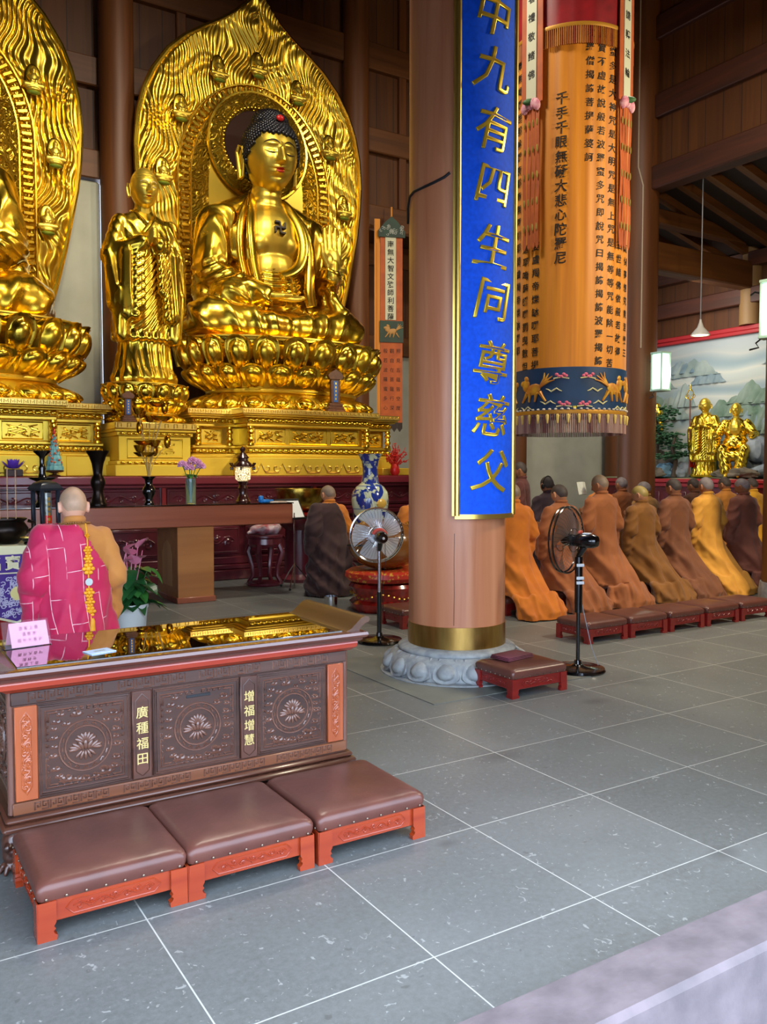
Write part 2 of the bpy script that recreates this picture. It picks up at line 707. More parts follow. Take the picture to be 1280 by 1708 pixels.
# boards and beams over the colonnade to the aisle (plane x = 15)
b = MB().box(14.98, 15.08, 4.0, 17.4, 8.2, 12.6)
struct('wall_aisle_upper', b, WOODD)
b = MB().box(14.8, 15.2, 4.0, 17.4, 7.82, 8.32, 0.03)
b.box(14.86, 15.16, 4.0, 17.4, 9.35, 9.85, 0.02)
b.box(14.86, 15.16, 4.0, 17.4, 11.0, 11.5, 0.02)
struct('trim_7', b, WOODY)
b = MB().box(15.1, 19.0, 12.95, 13.3, 6.2, 6.85, 0.03).box(15.1, 19.0, 12.98, 13.26, 7.25, 7.6, 0.03)
struct('trim_8', b, WOODB)
b = MB().box(18.75, 19.0, 4, 17.4, 5.85, 6.25, 0.02).box(18.72, 19.0, 4, 17.4, 6.75, 7.1, 0.02)
struct('trim_9', b, WOODY)
# lean-to roof of the aisle with rafters
Mr = Matrix.Translation((15.1, 0, 8.0)) @ Matrix.Rotation(R(14), 4, 'Y')
b = MB().box(0, 4.2, 4, 17.4, 0.12, 0.2, M=Mr)
struct('ceiling_aisle', b, ROOFD)
b = MB()
for k in range(18):
    y = 4.4 + k * 0.72
    b.box(0, 4.2, y, y + 0.16, -0.05, 0.12, M=Mr)
struct('trim_10', b, WOODB)
# wall column by the mural
struct('column', MB().lathe([(0.27, 5.34), (0.27, 8)], 24, (18.98, 13.12, 0)), mat('ochre_column', '#8a6a42', 0.6))
# tie beams high over the hall
b = MB()
for y in (5.77, 13.1):
    b.box(-9, 15, y - 0.18, y + 0.18, 10.9, 11.6, 0.04)
for x in (4.35, 9.65):
    b.box(x - 0.16, x + 0.16, 2, 15.6, 11.7, 12.25, 0.04)
struct('beam', b, WOODB)

# ---------------------------------------------------------------- the great column with its couplet board
CX, CY = 4.346, 5.769


def petals(m, n, rx, ry, z0, z1, flare0, flare1, bulge, off=0.0):
    """ring of carved lotus petals round an ellipse, each with a raised border and a swelling middle"""
    for k in range(n):
        a0 = 2 * PI * (k + off) / n
        da = PI / n * 1.08

        def fn(u, v):
            uu = (u - 0.5) * 2
            wv = min(1.0, 0.72 + 0.5 * v) * (1.0 if v < 0.7 else math.sqrt(max(0.03, 1 - ((v - 0.7) / 0.31) ** 2)))
            a = a0 + uu * da * wv
            e = abs(uu)
            b_ = bulge * 0.75 * max(0.0, 1 - e ** 5) * min(1, 0.4 + 2 * v) + 0.45 * bulge * math.exp(-((e - 0.80) / 0.10) ** 2)
            q = (uu / 0.58) ** 2 + ((v - 0.50) / 0.36) ** 2
            if q < 1:
                b_ += 1.25 * bulge * math.sqrt(1 - q)
            fl = flare0 + (flare1 - flare0) * math.sin(v * PI / 2)
            if v > 0.86:
                b_ += 0.5 * bulge * ((v - 0.86) / 0.14) ** 2
            return ((rx + fl + b_) * math.cos(a), (ry + fl + b_) * math.sin(a), z0 + (z1 - z0) * v)
        m.grid(fn, 23, 21)
    return m


def lotus_plinth():
    m = MB()
    m.lathe([(0.655, 0.0), (0.655, 0.016), (0.60, 0.022), (0.60, 0.10), (0.56, 0.17), (0.50, 0.195), (0.505, 0.205), (0.50, 0.222), (0.465, 0.24), (0.425, 0.248), (0.40, 0.25)], 96, cap=False)
    petals(m, 16, 0.56, 0.56, 0.197, 0.02, -0.06, 0.035, 0.034)
    return m


colm = link('column', None, None, (CX, CY, 0))
colm['kind'] = 'structure'
MB().lathe([(0.412, 0.42), (0.412, 4), (0.408, 12.6)], 64).build('shaft', WOODM, colm)
MB().lathe([(0.405, 0.235), (0.418, 0.236), (0.418, 0.43), (0.405, 0.432)], 64).build('brass_band', BRASS, colm)
lotus_plinth().build('lotus_plinth', STONE, colm, 50)
MB().box(-0.82, 0.82, -0.82, 0.82, 0.0005, 0.006).build('base_slab', mat('base_slab_stone', '#76786f', 0.5, 0, '#686a64', 3, bump=0.1, bs=40), colm)
# dark crack down the front of the shaft
MB().tube([(0.4125 * math.sin(R(a)), -0.4125 * math.cos(R(a)), z) for a, z in ((-40, 0.45), (-39.6, 0.7), (-40, 0.95), (-39.7, 1.2))], 0.0022, 5).build('crack', BLACKM, colm)
# cable clipped round the shaft
cable = MB().tube([(0.425 * math.sin(R(a)), -0.425 * math.cos(R(a)), z) for a, z in
                   ((-130, 3.80), (-118, 3.90), (-108, 3.97), (-95, 3.985), (-80, 3.985), (-65, 4.0), (-52, 4.03), (-46, 4.06))], 0.011, 8).build('cable', BLACKM)
cable.location = (CX, CY, 0)
tag(cable, 'black electric cable running round the thick wooden column to the blue board', 'cable')

BLUE = mat('blue_lacquer', '#0e5cf0', 0.7, 0, '#0c52de', 30, bump=0.12, bs=260, bd=0.002, spec=0.25)
cb_ = thing('couplet_board', 'tall curved blue board with gold characters hung on the thick column', 'sign', (CX, CY, 0))
HB = R(37.0)
RB0, RB1 = 0.425, 0.475
ZB0, ZB1 = 1.345, 9.2


def curved(m, r0, r1, a0, a1, z0, z1, n=24):
    vv, ff = [], []
    for i in range(n + 1):
        a = a0 + (a1 - a0) * i / n
        for r_ in (r0, r1):
            for z in (z0, z1):
                vv.append((r_ * math.sin(a), -r_ * math.cos(a), z))
    for i in range(n):
        o = 4 * i
        ff += [(o, o + 4, o + 5, o + 1), (o + 2, o + 3, o + 7, o + 6), (o, o + 2, o + 6, o + 4), (o + 1, o + 5, o + 7, o + 3)]
    ff += [(0, 1, 3, 2), (4 * n, 4 * n + 2, 4 * n + 3, 4 * n + 1)]
    return m.add(vv, ff)


curved(MB(), RB0, RB1, -HB, HB, ZB0, ZB1).build('panel', BLUE, cb_)
fr = MB()
for a in (-HB, HB):
    fr.tube([((RB1 + 0.004) * math.sin(a), -(RB1 + 0.004) * math.cos(a), z) for z in (ZB0, 3, 6, ZB1)], 0.024, 10)
curved(fr, RB0 - 0.005, RB1 + 0.012, -HB - 0.035, HB + 0.035, ZB0 - 0.025, ZB0 + 0.012)
curved(fr, RB0 - 0.005, RB1 + 0.012, -HB - 0.035, HB + 0.035, ZB1, ZB1 + 0.03)
curved(fr, RB0 - 0.008, RB1 + 0.004, -HB - 0.085, -HB, ZB0, ZB1, 2)
curved(fr, RB0 - 0.008, RB1 + 0.004, HB, HB + 0.05, ZB0, ZB1, 2)
fr.build('frame', GOLDT, cb_)
tx = MB()
rnd = random.Random(4)
for ch, z in zip('中九有四生同尊慈父', (5.29, 4.863, 4.401, 3.965, 3.491, 3.067, 2.569, 2.150, 1.707)):
    text_col(tx, ch, 0.0, z, 0, 0.345, 0, 0.012, 0.016, -0.010, 0.16, 0.10)
text_col(tx, '天上', 0.0, 6.17, 0.45, 0.34, 0, 0.012, 0.016, -0.010, 0.16, 0.10)


def wrap(m, r_):
    out = []
    for p in m.v:
        a = p[0] / r_
        rr = r_ - p[1]
        out.append((rr * math.sin(a), -rr * math.cos(a), p[2]))
    m.v = out
    return m


wrap(tx, RB1 + 0.004).build('lettering', mat('gilded_lettering', (0.9, 0.62, 0.06, 1), 0.3, 0.75), cb_, 40)

# second column by the aisle and a third cut off by the right edge of the view
c2 = link('column', None, None, (14.9, 13.1, 0))
c2['kind'] = 'structure'
MB().lathe([(0.41, 0.2), (0.41, 12.6)], 40).build('shaft', WOODC, c2)
MB().lathe([(0.62, 0), (0.62, 0.1), (0.45, 0.22)], 40).build('plinth', STONE, c2)
c3 = link('column', None, None, (10.62, 6.6, 0))
c3['kind'] = 'structure'
MB().lathe([(0.41, 0.2), (0.41, 12.6)], 40).build('shaft', WOODC, c3)
MB().lathe([(0.45, 0), (0.45, 0.1), (0.43, 0.22)], 40).build('plinth', STONE, c3)
cd = MB().tube([(14.56, 12.86, 12.3), (14.56, 12.86, 8.3), (14.63, 12.78, 7.9), (14.63, 12.78, 4.4)], 0.016, 6).build('wall_conduit', mat('pale_conduit', '#b9a48c', 0.4))
tag(cd, 'thin pale conduit running down the dark column behind the lantern', 'pipe')

# ---------------------------------------------------------------- padded kneeling stools
LEATH = mat('brown_leather', '#58332b', 0.33, 0, '#663c32', 7, bump=0.16, bs=16, bd=0.012, lo=0.3, hi=0.7)
STOOLW = woodmat('red_stool_wood', '#86260f', '#a5401b', 0.25, 'x', 8, coat=0.4)
STOOLR = woodmat('dark_red_stool_wood', '#6e1513', '#8c221c', 0.28, 'x', 8, coat=0.4)
NAIL = mat('nail_heads', '#8f7f6e', 0.3, 0.9)
SW, SD = 0.553, 0.55


def cloud(m, x, z, s, y=0.0, sg=1, r=0.1):
    """little carved scroll cloud"""
    m.tube(spiral((x - 0.35 * s * sg, z), 0.3 * s, 0.9, PI * 0.9, 12, y, sg), r * s, 5)
    m.tube(spiral((x + 0.3 * s * sg, z + 0.12 * s), 0.36 * s, 0.9, PI * 0.1, 12, y, -sg), r * s, 5)
    m.tube([(x - 0.9 * s, y, z - 0.3 * s), (x - 0.2 * s, y, z - 0.36 * s), (x + 0.5 * s, y, z - 0.3 * s), (x + 1.05 * s, y, z - 0.12 * s)], [r * 0.4 * s, r * s, r * s, r * 0.4 * s], 5)


def scroll_run(m, x0, x1, z, h, y, n, seed=1):
    """carved vine between x0 and x1"""
    rnd = random.Random(seed)
    pts = [(x0 + (x1 - x0) * t / 40, y, z + 0.22 * h * math.sin(t / 40 * n * PI)) for t in range(41)]
    m.tube(pts, h * 0.07, 5)
    for k in range(n):
        x = x0 + (x1 - x0) * (k + 0.5) / n
        sg = 1 if k % 2 else -1
        m.tube(spiral((x, z + 0.12 * h * sg), 0.24 * h, 1.0, rnd.uniform(0, 6), 14, y, sg), h * 0.075, 5)
        for q in range(3):
            a = rnd.uniform(0, 6.28)
            m.ell((x + 0.3 * h * math.cos(a), y, z + 0.3 * h * math.sin(a)), (h * 0.13, 0.004, h * 0.07), 8, 5)


def pad_mesh(w_, d_, z0, z1, crown, seed=0):
    m = MB()
    n = 12

    def ring(hx, hy, r_, z):
        o = []
        for cx_, cy_, a0 in ((hx - r_, hy - r_, 0), (-hx + r_, hy - r_, 90), (-hx + r_, -hy + r_, 180), (hx - r_, -hy + r_, 270)):
            for i in range(n):
                a = R(a0 + 90 * i / (n - 1))
                o.append((cx_ + r_ * math.cos(a), cy_ + r_ * math.sin(a), z))
        return o
    hx, hy = w_ / 2, d_ / 2
    rings = [ring(hx - 0.004, hy - 0.004, 0.018, z0), ring(hx + 0.003, hy + 0.003, 0.022, z0 + 0.02), ring(hx + 0.005, hy + 0.005, 0.026, z1 - 0.026),
             ring(hx, hy, 0.03, z1 - 0.012), ring(hx - 0.012, hy - 0.012, 0.035, z1 - 0.002), ring(hx - 0.03, hy - 0.03, 0.04, z1 + 0.004)]
    for t_ in (0.85, 0.7, 0.5, 0.3, 0.12):
        rings.append(ring((hx - 0.03) * t_, (hy - 0.03) * t_, 0.04 * t_, z1 + 0.004 + crown * (1 - t_ ** 2.2)))
    # soft creases
    rn = random.Random(seed)
    cr = [(rn.uniform(-0.15, 0.15), rn.uniform(-0.15, 0.15), rn.uniform(0, 3)) for _ in range(4)]
    for k in range(5, len(rings)):
        rings[k] = [(p[0], p[1], p[2] + 0.0025 * mnoise.noise(V((p[0] * 9 + seed * 7, p[1] * 9, seed)))) for p in rings[k]]
    m.loft(rings)
    return m


def make_stool(label, wood, group, seed=0, SD=0.55):
    t = thing('kneeling_stool', label, 'stool', group=group)
    fr_ = MB()
    for sy in (-1, 1):
        y = sy * (SD / 2 - 0.022)
        fr_.box(-SW / 2 + 0.03, SW / 2 - 0.03, y - 0.012, y + 0.012, 0.062, 0.146, 0.004)
    for sx in (-1, 1):
        x = sx * (SW / 2 - 0.022)
        fr_.box(x - 0.012, x + 0.012, -SD / 2 + 0.03, SD / 2 - 0.03, 0.062, 0.146, 0.004)
    fr_.box(-SW / 2 + 0.02, SW / 2 - 0.02, -SD / 2 + 0.02, SD / 2 - 0.02, 0.125, 0.146)
    fr_.build('frame', wood, t)
    poly = [(0, 0), (0.068, 0), (0.070, 0.018), (0.060, 0.024), (0.056, 0.034), (0.064, 0.042), (0.058, 0.052), (0.066, 0.066), (0.066, 0.145), (0.004, 0.145)]
    for sx in (-1, 1):
        for sy in (-1, 1):
            g_ = MB()
            for plane in (0, 1):
                pp = [(sx * (-0.006 - p[0] + (SW if plane == 0 else SD) / 2 + 0.008), p[1]) for p in poly]
                if plane == 0:
                    y0 = sy * (SD / 2 + 0.003)
                    g_.prism(pp, y0, y0 - sy * 0.03, 'xz')
                else:
                    pp = [(sy * abs(p[0]), p[1]) for p in pp]
                    x0 = sx * (SW / 2 + 0.003)
                    g_.prism(pp, x0, x0 - sx * 0.03, 'yz')
            g_.build('leg', wood, t, 30)
    cv = MB()
    for side in (0, 1, 2):
        L = 0.15
        m_ = MB()
        z = 0.104
        m_.tube([(-L, 0, z + 0.026), (L, 0, z + 0.026), (L + 0.012, 0, z + 0.014), (L + 0.026, 0, z), (L + 0.012, 0, z - 0.014), (L, 0, z - 0.026), (-L, 0, z - 0.026),
                 (-L - 0.012, 0, z - 0.014), (-L - 0.026, 0, z), (-L - 0.012, 0, z + 0.014)], 0.0028, 5, closed=True)
        scroll_run(m_, -L, L, z, 0.045, 0, 7, seed + side)
        if side == 0:
            M_ = Matrix.Translation((0, -SD / 2 + 0.009, 0))
        else:
            sg = -1 if side == 1 else 1
            M_ = Matrix.Translation((sg * (SW / 2 - 0.009), 0, 0)) @ Matrix.Rotation(PI / 2, 4, 'Z')
        cv.merge(m_, M_)
    cv.build('carving', wood, t)
    pad_mesh(SW, SD, 0.146, 0.214, 0.014, seed).build('cushion', LEATH, t, 60)
    nl = MB()
    for k in range(8):
        x = -SW / 2 + 0.03 + (SW - 0.06) * k / 7
        for sy in (-1, 1):
            nl.ell((x, sy * (SD / 2 + 0.004), 0.156), (0.0055, 0.004, 0.0055), 8, 5)
        y = -SD / 2 + 0.03 + (SD - 0.06) * k / 7
        for sx in (-1, 1):
            nl.ell((sx * (SW / 2 + 0.004), y, 0.156), (0.004, 0.0055, 0.0055), 8, 5)
    nl.build('studs', NAIL, t)
    return t


st0 = make_stool('padded kneeling stool at the left end of the row of three before the offering box', STOOLW, 'kneeling stools before the offering box', 1)
st0.location = (0.787, 3.44, 0)
s_ = make_stool('padded kneeling stool in the middle of the row of three before the offering box', STOOLW, 'kneeling stools before the offering box', 2)
s_.location = (1.348, 3.44, 0)
s_ = make_stool('padded kneeling stool at the right end of the row of three before the offering box', STOOLW, 'kneeling stools before the offering box', 3)
s_.location = (1.926, 3.44, 0)
lone = make_stool('lone dark red kneeling stool beside the stone column base with a folded cloth on it', STOOLR, 'dark red kneeling stools', 4, 0.45)
lone.location = (4.385, 4.985, 0)
fc = MB()
rnd = random.Random(2)
for k in range(3):
    fc.grid(lambda u, v, k=k: ((u - 0.5) * (0.30 - 0.01 * k), (v - 0.5) * (0.2 - 0.006 * k), 0.007 * k + 0.003 + 0.004 * mnoise.noise(V((u * 4, v * 4, k)))), 14, 12)
cl = fc.remesh('folded_cloth', mat('plum_cloth', '#6b2f3c', 0.75, 0, '#5c2833', 5), 0.006, 2) if False else None
fc = MB()
for k in range(3):
    fc.box(-0.15 + 0.004 * k, 0.15 - 0.003 * k, -0.10 + 0.003 * k, 0.10 - 0.004 * k, 0.010 * k, 0.010 * k + 0.009, 0.004)
cl = fc.build('folded_cloth', mat('plum_cloth', '#6b2f3c', 0.75, 0, '#5c2833', 5), None, 60, (4.36, 5.06, 0.2325), (0, 0, R(8)))
tag(cl, 'folded plum coloured cloth lying on the lone kneeling stool', 'cloth')
for k, lab in enumerate(('first from the fan, at the left end', 'second from the fan', 'third from the fan, in the middle', 'fourth from the fan', 'fifth from the fan, at the right end')):
    s_ = dup(lone, (6.34 + 0.605 * k, 6.125, 0), 0, 'empty stool in the row behind the monks, ' + lab, 'empty stools behind the monks')
s_ = dup(lone, (5.22, 7.75, 0), 0, 'dark red kneeling stool half hidden behind the thick column by the drum stand', 'dark red kneeling stools')

# ---------------------------------------------------------------- carved offering box
ROSE = woodmat('dark_rosewood', '#3a2018', '#5d3626', 0.3, 'x', 10, coat=0.5)
ROSEP = woodmat('shade_toned_rosewood', '#2f1a13', '#4c2e22', 0.36, 'x', 12, coat=0.15)  # darkened so the ground reads as shade deep behind the carving
ROSEC = woodmat('lit_toned_rosewood', '#4f3127', '#6e4a3b', 0.24, 'x', 12, coat=0.5)  # paler copy of the wood, sets raised carving off the painted shade
ORANGEW = woodmat('orange_wood', '#8a3d1c', '#a8552a', 0.3, 'z', 9, coat=0.4)
REDW = woodmat('red_wood', '#8e2418', '#b04a26', 0.25, 'x', 9, coat=0.5)
GOLDTXT = mat('gold_paint', '#d8c07a', 0.4, 0.4)
GLASS = mat('glass_over_dark_wood', '#0d0806', 0.015, 0.0, spec=1.0, coat=1.0)
GLASS.node_tree.nodes['Principled BSDF'].inputs['Coat Roughness'].default_value = 0.01
BX0, BX1, BY0, BY1 = 0.53, 2.15, 3.83, 4.42
ob = thing('offering_box', 'long carved rosewood offering box with a glass top and scrolled ends', 'offering box', ((BX0 + BX1) / 2, BY0, 0))
HW = (BX1 - BX0) / 2
DP = BY1 - BY0
b = MB().box(-HW, HW, 0, DP, 0.2, 0.79, 0.006)
b.build('body', ROSE, ob)
b = MB()
for z0, z1, o in ((0.13, 0.165, 0.02), (0.165, 0.20, 0.05), (0.20, 0.228, 0.035)):
    b.box(-HW - o, HW + o, -o, DP + o, z0, z1, 0.012)
b.build('base_moulding', ROSE, ob)
b = MB()
b.box(-HW - 0.004, HW + 0.004, -0.012, 0.0, 0.232, 0.286, 0.004)
b.build('lower_rail', woodmat('lower_rail_wood', '#5d3420', '#7e4c30', 0.32, 'x', 10, coat=0.35), ob)
b = MB().box(-HW - 0.004, HW + 0.004, -0.012, 0.0, 0.705, 0.765, 0.004)
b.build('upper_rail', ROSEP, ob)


def fret(m, x0, x1, z, h, y, r=0.0042):
    n = max(1, round((x1 - x0) / (h * 1.9)))
    d = (x1 - x0) / n
    for k in range(n):
        x = x0 + d * k + d * 0.08
        w_ = d * 0.84
        m.tube([(x, y, z), (x, y, z + h), (x + w_ * 0.4, y, z + h), (x + w_ * 0.4, y, z + 0.35 * h), (x + w_ * 0.2, y, z + 0.35 * h), (x + w_ * 0.2, y, z + 0.65 * h)], r, 4)
        m.tube([(x + w_ * 0.5, y, z), (x + w_, y, z), (x + w_, y, z + h), (x + w_ * 0.6, y, z + h), (x + w_ * 0.6, y, z + 0.4 * h), (x + w_ * 0.82, y, z + 0.4 * h), (x + w_ * 0.82, y, z + 0.7 * h)], r, 4)


b = MB()
for k in range(4):
    x = -HW + 0.05 + k * (2 * HW - 0.1) / 4
    fret(b, x + 0.03, x + (2 * HW - 0.1) / 4 - 0.03, 0.243, 0.032, -0.012)
    fret(b, x + 0.01, x + (2 * HW - 0.1) / 4 - 0.05, 0.716, 0.038, -0.012)
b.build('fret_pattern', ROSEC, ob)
b = MB()
prof = [(0.0, 0.765), (0.022, 0.766), (0.048, 0.785), (0.052, 0.806), (0.05, 0.812)]
prof2 = [(0.05, 0.812), (0.068, 0.822), (0.072, 0.834), (0.088, 0.840), (0.094, 0.852), (0.09, 0.866), (0.075, 0.870)]


def ring_mould(m, prof):
    rings = []
    for o, z in prof:
        rings.append([(-HW - o, -o, z), (HW + o, -o, z), (HW + o, DP + o, z), (-HW - o, DP + o, z)])
    return m.loft(rings)


ring_mould(MB(), prof).build('cornice', REDW, ob, 20)
ring_mould(MB(), prof2).build('top_moulding', woodmat('polished_rosewood', '#4c2820', '#6d3d30', 0.2, 'x', 9, coat=0.8), ob, 20)
b = MB().box(-HW + 0.02, HW - 0.03, -0.035, DP + 0.035, 0.868, 0.876, 0.002)
b.build('glass_top', GLASS, ob)
for sg in (-1, 1):
    pl = [(0.0, 0.868), (0.03, 0.870), (0.06, 0.882), (0.09, 0.908), (0.118, 0.932), (0.146, 0.942), (0.166, 0.936), (0.172, 0.922), (0.164, 0.909), (0.146, 0.905), (0.125, 0.893), (0.11, 0.874), (0.10, 0.864), (0.0, 0.864)]
    b = MB().prism([(sg * (HW - 0.045 + p[0]), p[1]) for p in pl], -0.05, DP + 0.05)
    b.build('scrolled_end', woodmat('scroll_wood', '#3a2114', '#553520', 0.4, 'y', 8, coat=0.1), ob, 40)
for x in (-HW + 0.055, HW - 0.06):
    p_ = MB().box(x - 0.046, x + 0.046, -0.014, 0.0, 0.29, 0.70, 0.003)
    pn = p_.build('corner_panel', ORANGEW, ob)
    c_ = MB()
    c_.tube([(x - 0.022, -0.014, 0.35), (x - 0.022, -0.014, 0.64), (x - 0.012, -0.014, 0.655), (x, -0.014, 0.675), (x + 0.012, -0.014, 0.655), (x + 0.022, -0.014, 0.64), (x + 0.022, -0.014, 0.35), (x + 0.012, -0.014, 0.335),
             (x, -0.014, 0.315), (x - 0.012, -0.014, 0.335)], 0.0025, 5, closed=True)
    m_ = MB()
    scroll_run(m_, 0.33, 0.66, 0, 0.06, 0, 9, 5)
    scroll_run(m_, 0.335, 0.655, 0, 0.05, 0, 12, 8)
    c_.merge(m_, Matrix(((0, 0, 1, x), (0, 1, 0, -0.014), (1, 0, 0, 0), (0, 0, 0, 1))))
    c_.build('carving', ORANGEW, pn)
# rounded corner posts
for x in (-HW - 0.004, HW + 0.004):
    b = MB().lathe([(0.016, 0.235), (0.016, 0.765)], 16, (x, 0.012, 0))
    b.build('corner_post', woodmat('post_lacquer', '#5d3a30', '#6f4a3c', 0.15, 'z', 6, coat=0.9), ob)


def lotus_panel(w_, h, slot=False):
    m = MB()
    y = 0.0
    m.box(-w_ / 2 + 0.012, w_ / 2 - 0.012, -0.001, 0.004, -h / 2 + 0.012, -h / 2 + 0.015)
    for r_ in (0.112, 0.086):
        m.tube(arc((0, y, -0.005), r_, 0, 360, 49)[:-1], 0.005, 6, closed=True)
    for k in range(16):
        a = 2 * PI * k / 16
        m.tube([(0.099 * math.cos(a + d), y, -0.005 + 0.099 * math.sin(a + d) + e) for d, e in ((-0.1, -0.004), (0, 0.005), (0.1, -0.004))], 0.004, 5)
    # lotus flower
    for k in range(7):
        a = R(-60 + 20 * k)
        m.ell((0.030 * math.sin(a), y, 0.004 + 0.028 * math.cos(a)), (0.010, 0.009, 0.024), 8, 6, Matrix.Rotation(a, 3, 'Y'))
    for k in range(9):
        a = R(-100 + 25 * k)
        m.ell((0.048 * math.sin(a), y + 0.001, -0.016 + 0.016 * math.cos(a)), (0.011, 0.011, 0.026), 8, 6, Matrix.Rotation(a, 3, 'Y'))
    for k in range(5):
        a = R(180 - 44 + 22 * k)
        m.ell((0.042 * math.sin(a), y, -0.02 + 0.03 * math.cos(a)), (0.008, 0.008, 0.022), 8, 6, Matrix.Rotation(a, 3, 'Y'))
    # clouds
    for x, z, s in ((-0.13, 0.12, .02), (-0.04, 0.145, .024), (0.06, 0.14, .02), (0.13, 0.125, .022), (-0.14, 0.05, .018), (0.14, 0.05, .018), (-0.145, -0.03, .018), (0.145, -0.02, .018),
                    (-0.135, -0.09, .02), (0.14, -0.08, .019), (-0.09, -0.14, .028), (0.09, -0.135, .03), (0, -0.155, .02), (-0.085, 0.105, .018), (0.095, 0.10, .018), (-0.11, 0.15, .016), (0.02, 0.12, .014), (-0.14, 0.01, .016), (0.14, 0.015, .016), (-0.12, -0.125, .018), (0.13, -0.12, .018), (-0.04, -0.15, .02), (0.045, -0.15, .018), (-0.14, 0.09, .015), (0.145, 0.09, .015)):
        if slot and abs(x) < 0.07 and z > 0.1:
            continue
        cloud(m, x * w_ / 0.41, z * h / 0.40, s * 1.3, y, 1 if x < 0 else -1, 0.2)
    # corner frets
    hx, hz = w_ / 2 - 0.028, h / 2 - 0.028
    for sx in (-1, 1):
        for sz in (-1, 1):
            for L, q in ((0.11, 0.0), (0.05, 0.012)):
                m.tube([(sx * (hx - L), y, sz * (hz - q)), (sx * (hx - q), y, sz * (hz - q)), (sx * (hx - q), y, sz * (hz - L))], 0.0042, 4)
            for k in range(5):
                for ax in (0, 1):
                    d = 0.03 + 0.028 * k
                    p = [(0, 0), (0.016, 0), (0.016, 0.01), (0.006, 0.01)]
                    if ax == 0:
                        m.tube([(sx * (hx - d - a_), y, sz * (hz - c_)) for a_, c_ in p], 0.0042, 4)
                    else:
                        m.tube([(sx * (hx - c_), y, sz * (hz - d - a_)) for a_, c_ in p], 0.0042, 4)
    # raised border
    for s in (1.0, 0.955):
        m.tube([(-w_ / 2 * s, y, -h / 2 * s), (w_ / 2 * s, y, -h / 2 * s), (w_ / 2 * s, y, h / 2 * s), (-w_ / 2 * s, y, h / 2 * s)], 0.003, 4, closed=True)
    return m


for k, x in enumerate((-HW + 0.30, -HW + 0.815, -HW + 1.312)):
    w_ = (0.40, 0.425, 0.385)[k]
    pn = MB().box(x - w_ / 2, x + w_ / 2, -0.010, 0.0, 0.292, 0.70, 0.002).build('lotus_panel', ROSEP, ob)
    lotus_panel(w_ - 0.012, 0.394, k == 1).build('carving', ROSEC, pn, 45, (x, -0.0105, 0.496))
    if k == 1:
        MB().box(x - 0.055, x + 0.065, -0.0125, -0.008, 0.632, 0.646, 0.002).build('coin_slot', BLACKM, pn)
for x, s in ((-HW + 0.55, '廣種福田'), (-HW + 1.075, '增福增慧')):
    pn = MB().box(x - 0.045, x + 0.045, -0.016, 0.0, 0.292, 0.70, 0.004).build('inscription_panel', ROSE, ob)
    text_col(MB(), s, x, 0.60, 0.072, 0.058, -0.0165, 0.02, 0.0, 0.003).build('lettering', GOLDTXT, pn, 30)
    q = [(-0.03, 0.33), (-0.03, 0.655), (-0.02, 0.665), (0, 0.685), (0.02, 0.665), (0.03, 0.655), (0.03, 0.33), (0.02, 0.32), (0, 0.305), (-0.02, 0.32)]
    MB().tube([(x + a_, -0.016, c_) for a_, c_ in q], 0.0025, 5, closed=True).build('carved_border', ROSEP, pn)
# carved side
sd = MB()
m_ = lotus_panel(0.44, 0.394)
sd.merge(m_, Matrix.Translation((-HW - 0.002, DP / 2, 0.496)) @ Matrix.Rotation(-PI / 2, 4, 'Z'))
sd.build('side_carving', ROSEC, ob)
for sx in (-1, 1):
    for y in (-0.01, DP - 0.05):
        f_ = MB()
        x = sx * (HW + 0.002)
        f_.cap((x, y, 0.13), (x + sx * 0.012, y - 0.012, 0.075), 0.05, 0.038)
        f_.cap((x + sx * 0.012, y - 0.012, 0.075), (x + sx * 0.004, y - 0.004, 0.03), 0.036, 0.03)
        for k in range(4):
            a = R(-90 - sx * 45 + sx * 90 * (k - 1.5) / 3 * 1.3) if False else R(-90 + (k - 1.5) * 35 + sx * 25)
            p = V((x, y, 0.045))
            f_.cap(p, p + V((0.045 * math.cos(a), 0.045 * math.sin(a), -0.012)), 0.016, 0.014)
            f_.cap(p + V((0.045 * math.cos(a), 0.045 * math.sin(a), -0.012)), p + V((0.06 * math.cos(a), 0.06 * math.sin(a), -0.034)), 0.013, 0.009)
        for k in range(3):
            f_.ell((x + sx * (0.03 - 0.02 * k), y - 0.045, 0.12 - 0.02 * k), 0.018, 10, 7)
        o_ = link('claw_foot', f_.remesh('claw_foot', ROSE, 0.005, 2), ob)

# notice and card on the glass
pk = mat('pink_paper', '#ee9db8', 0.7)
no = thing('pink_notice', 'pink paper notice in a clear acrylic stand on the glass of the offering box', 'notice', (0.675, 4.21, 0.8765), R(10))
A = R(78)
b = MB().add([(-0.086, 0, 0.004), (0.086, 0, 0.004), (0.086, 0.045, 0.112), (-0.086, 0.045, 0.112), (0.086, 0.092, 0.004), (-0.086, 0.092, 0.004)], [(0, 1, 2, 3), (3, 2, 4, 5)])
b.build('paper', pk, no, 0, fix=False)
tt = MB()
for s, z in (('游客上香', 0.086), ('请移步', 0.060), ('殿外大香炉', 0.032)):
    text_col(tt, s, -0.0105 * (len(s) - 1) * 1.15, z, 0.024, 0.019, 0, 0.01, horiz=True)
tt.v = [(p[0], p[1] * 0.5 + (p[2] - 0.004) / 0.108 * 0.045 - 0.0012, p[2]) for p in tt.v]
tt.build('lettering', mat('brown_ink', '#7a3f4e', 0.7), no)
ac = NT('clear_acrylic')
ac.inp('Base Color', (0.95, 0.98, 1, 1))
ac.inp('Transmission Weight', 1.0)
ac.inp('Roughness', 0.02)
ac.inp('IOR', 1.2)
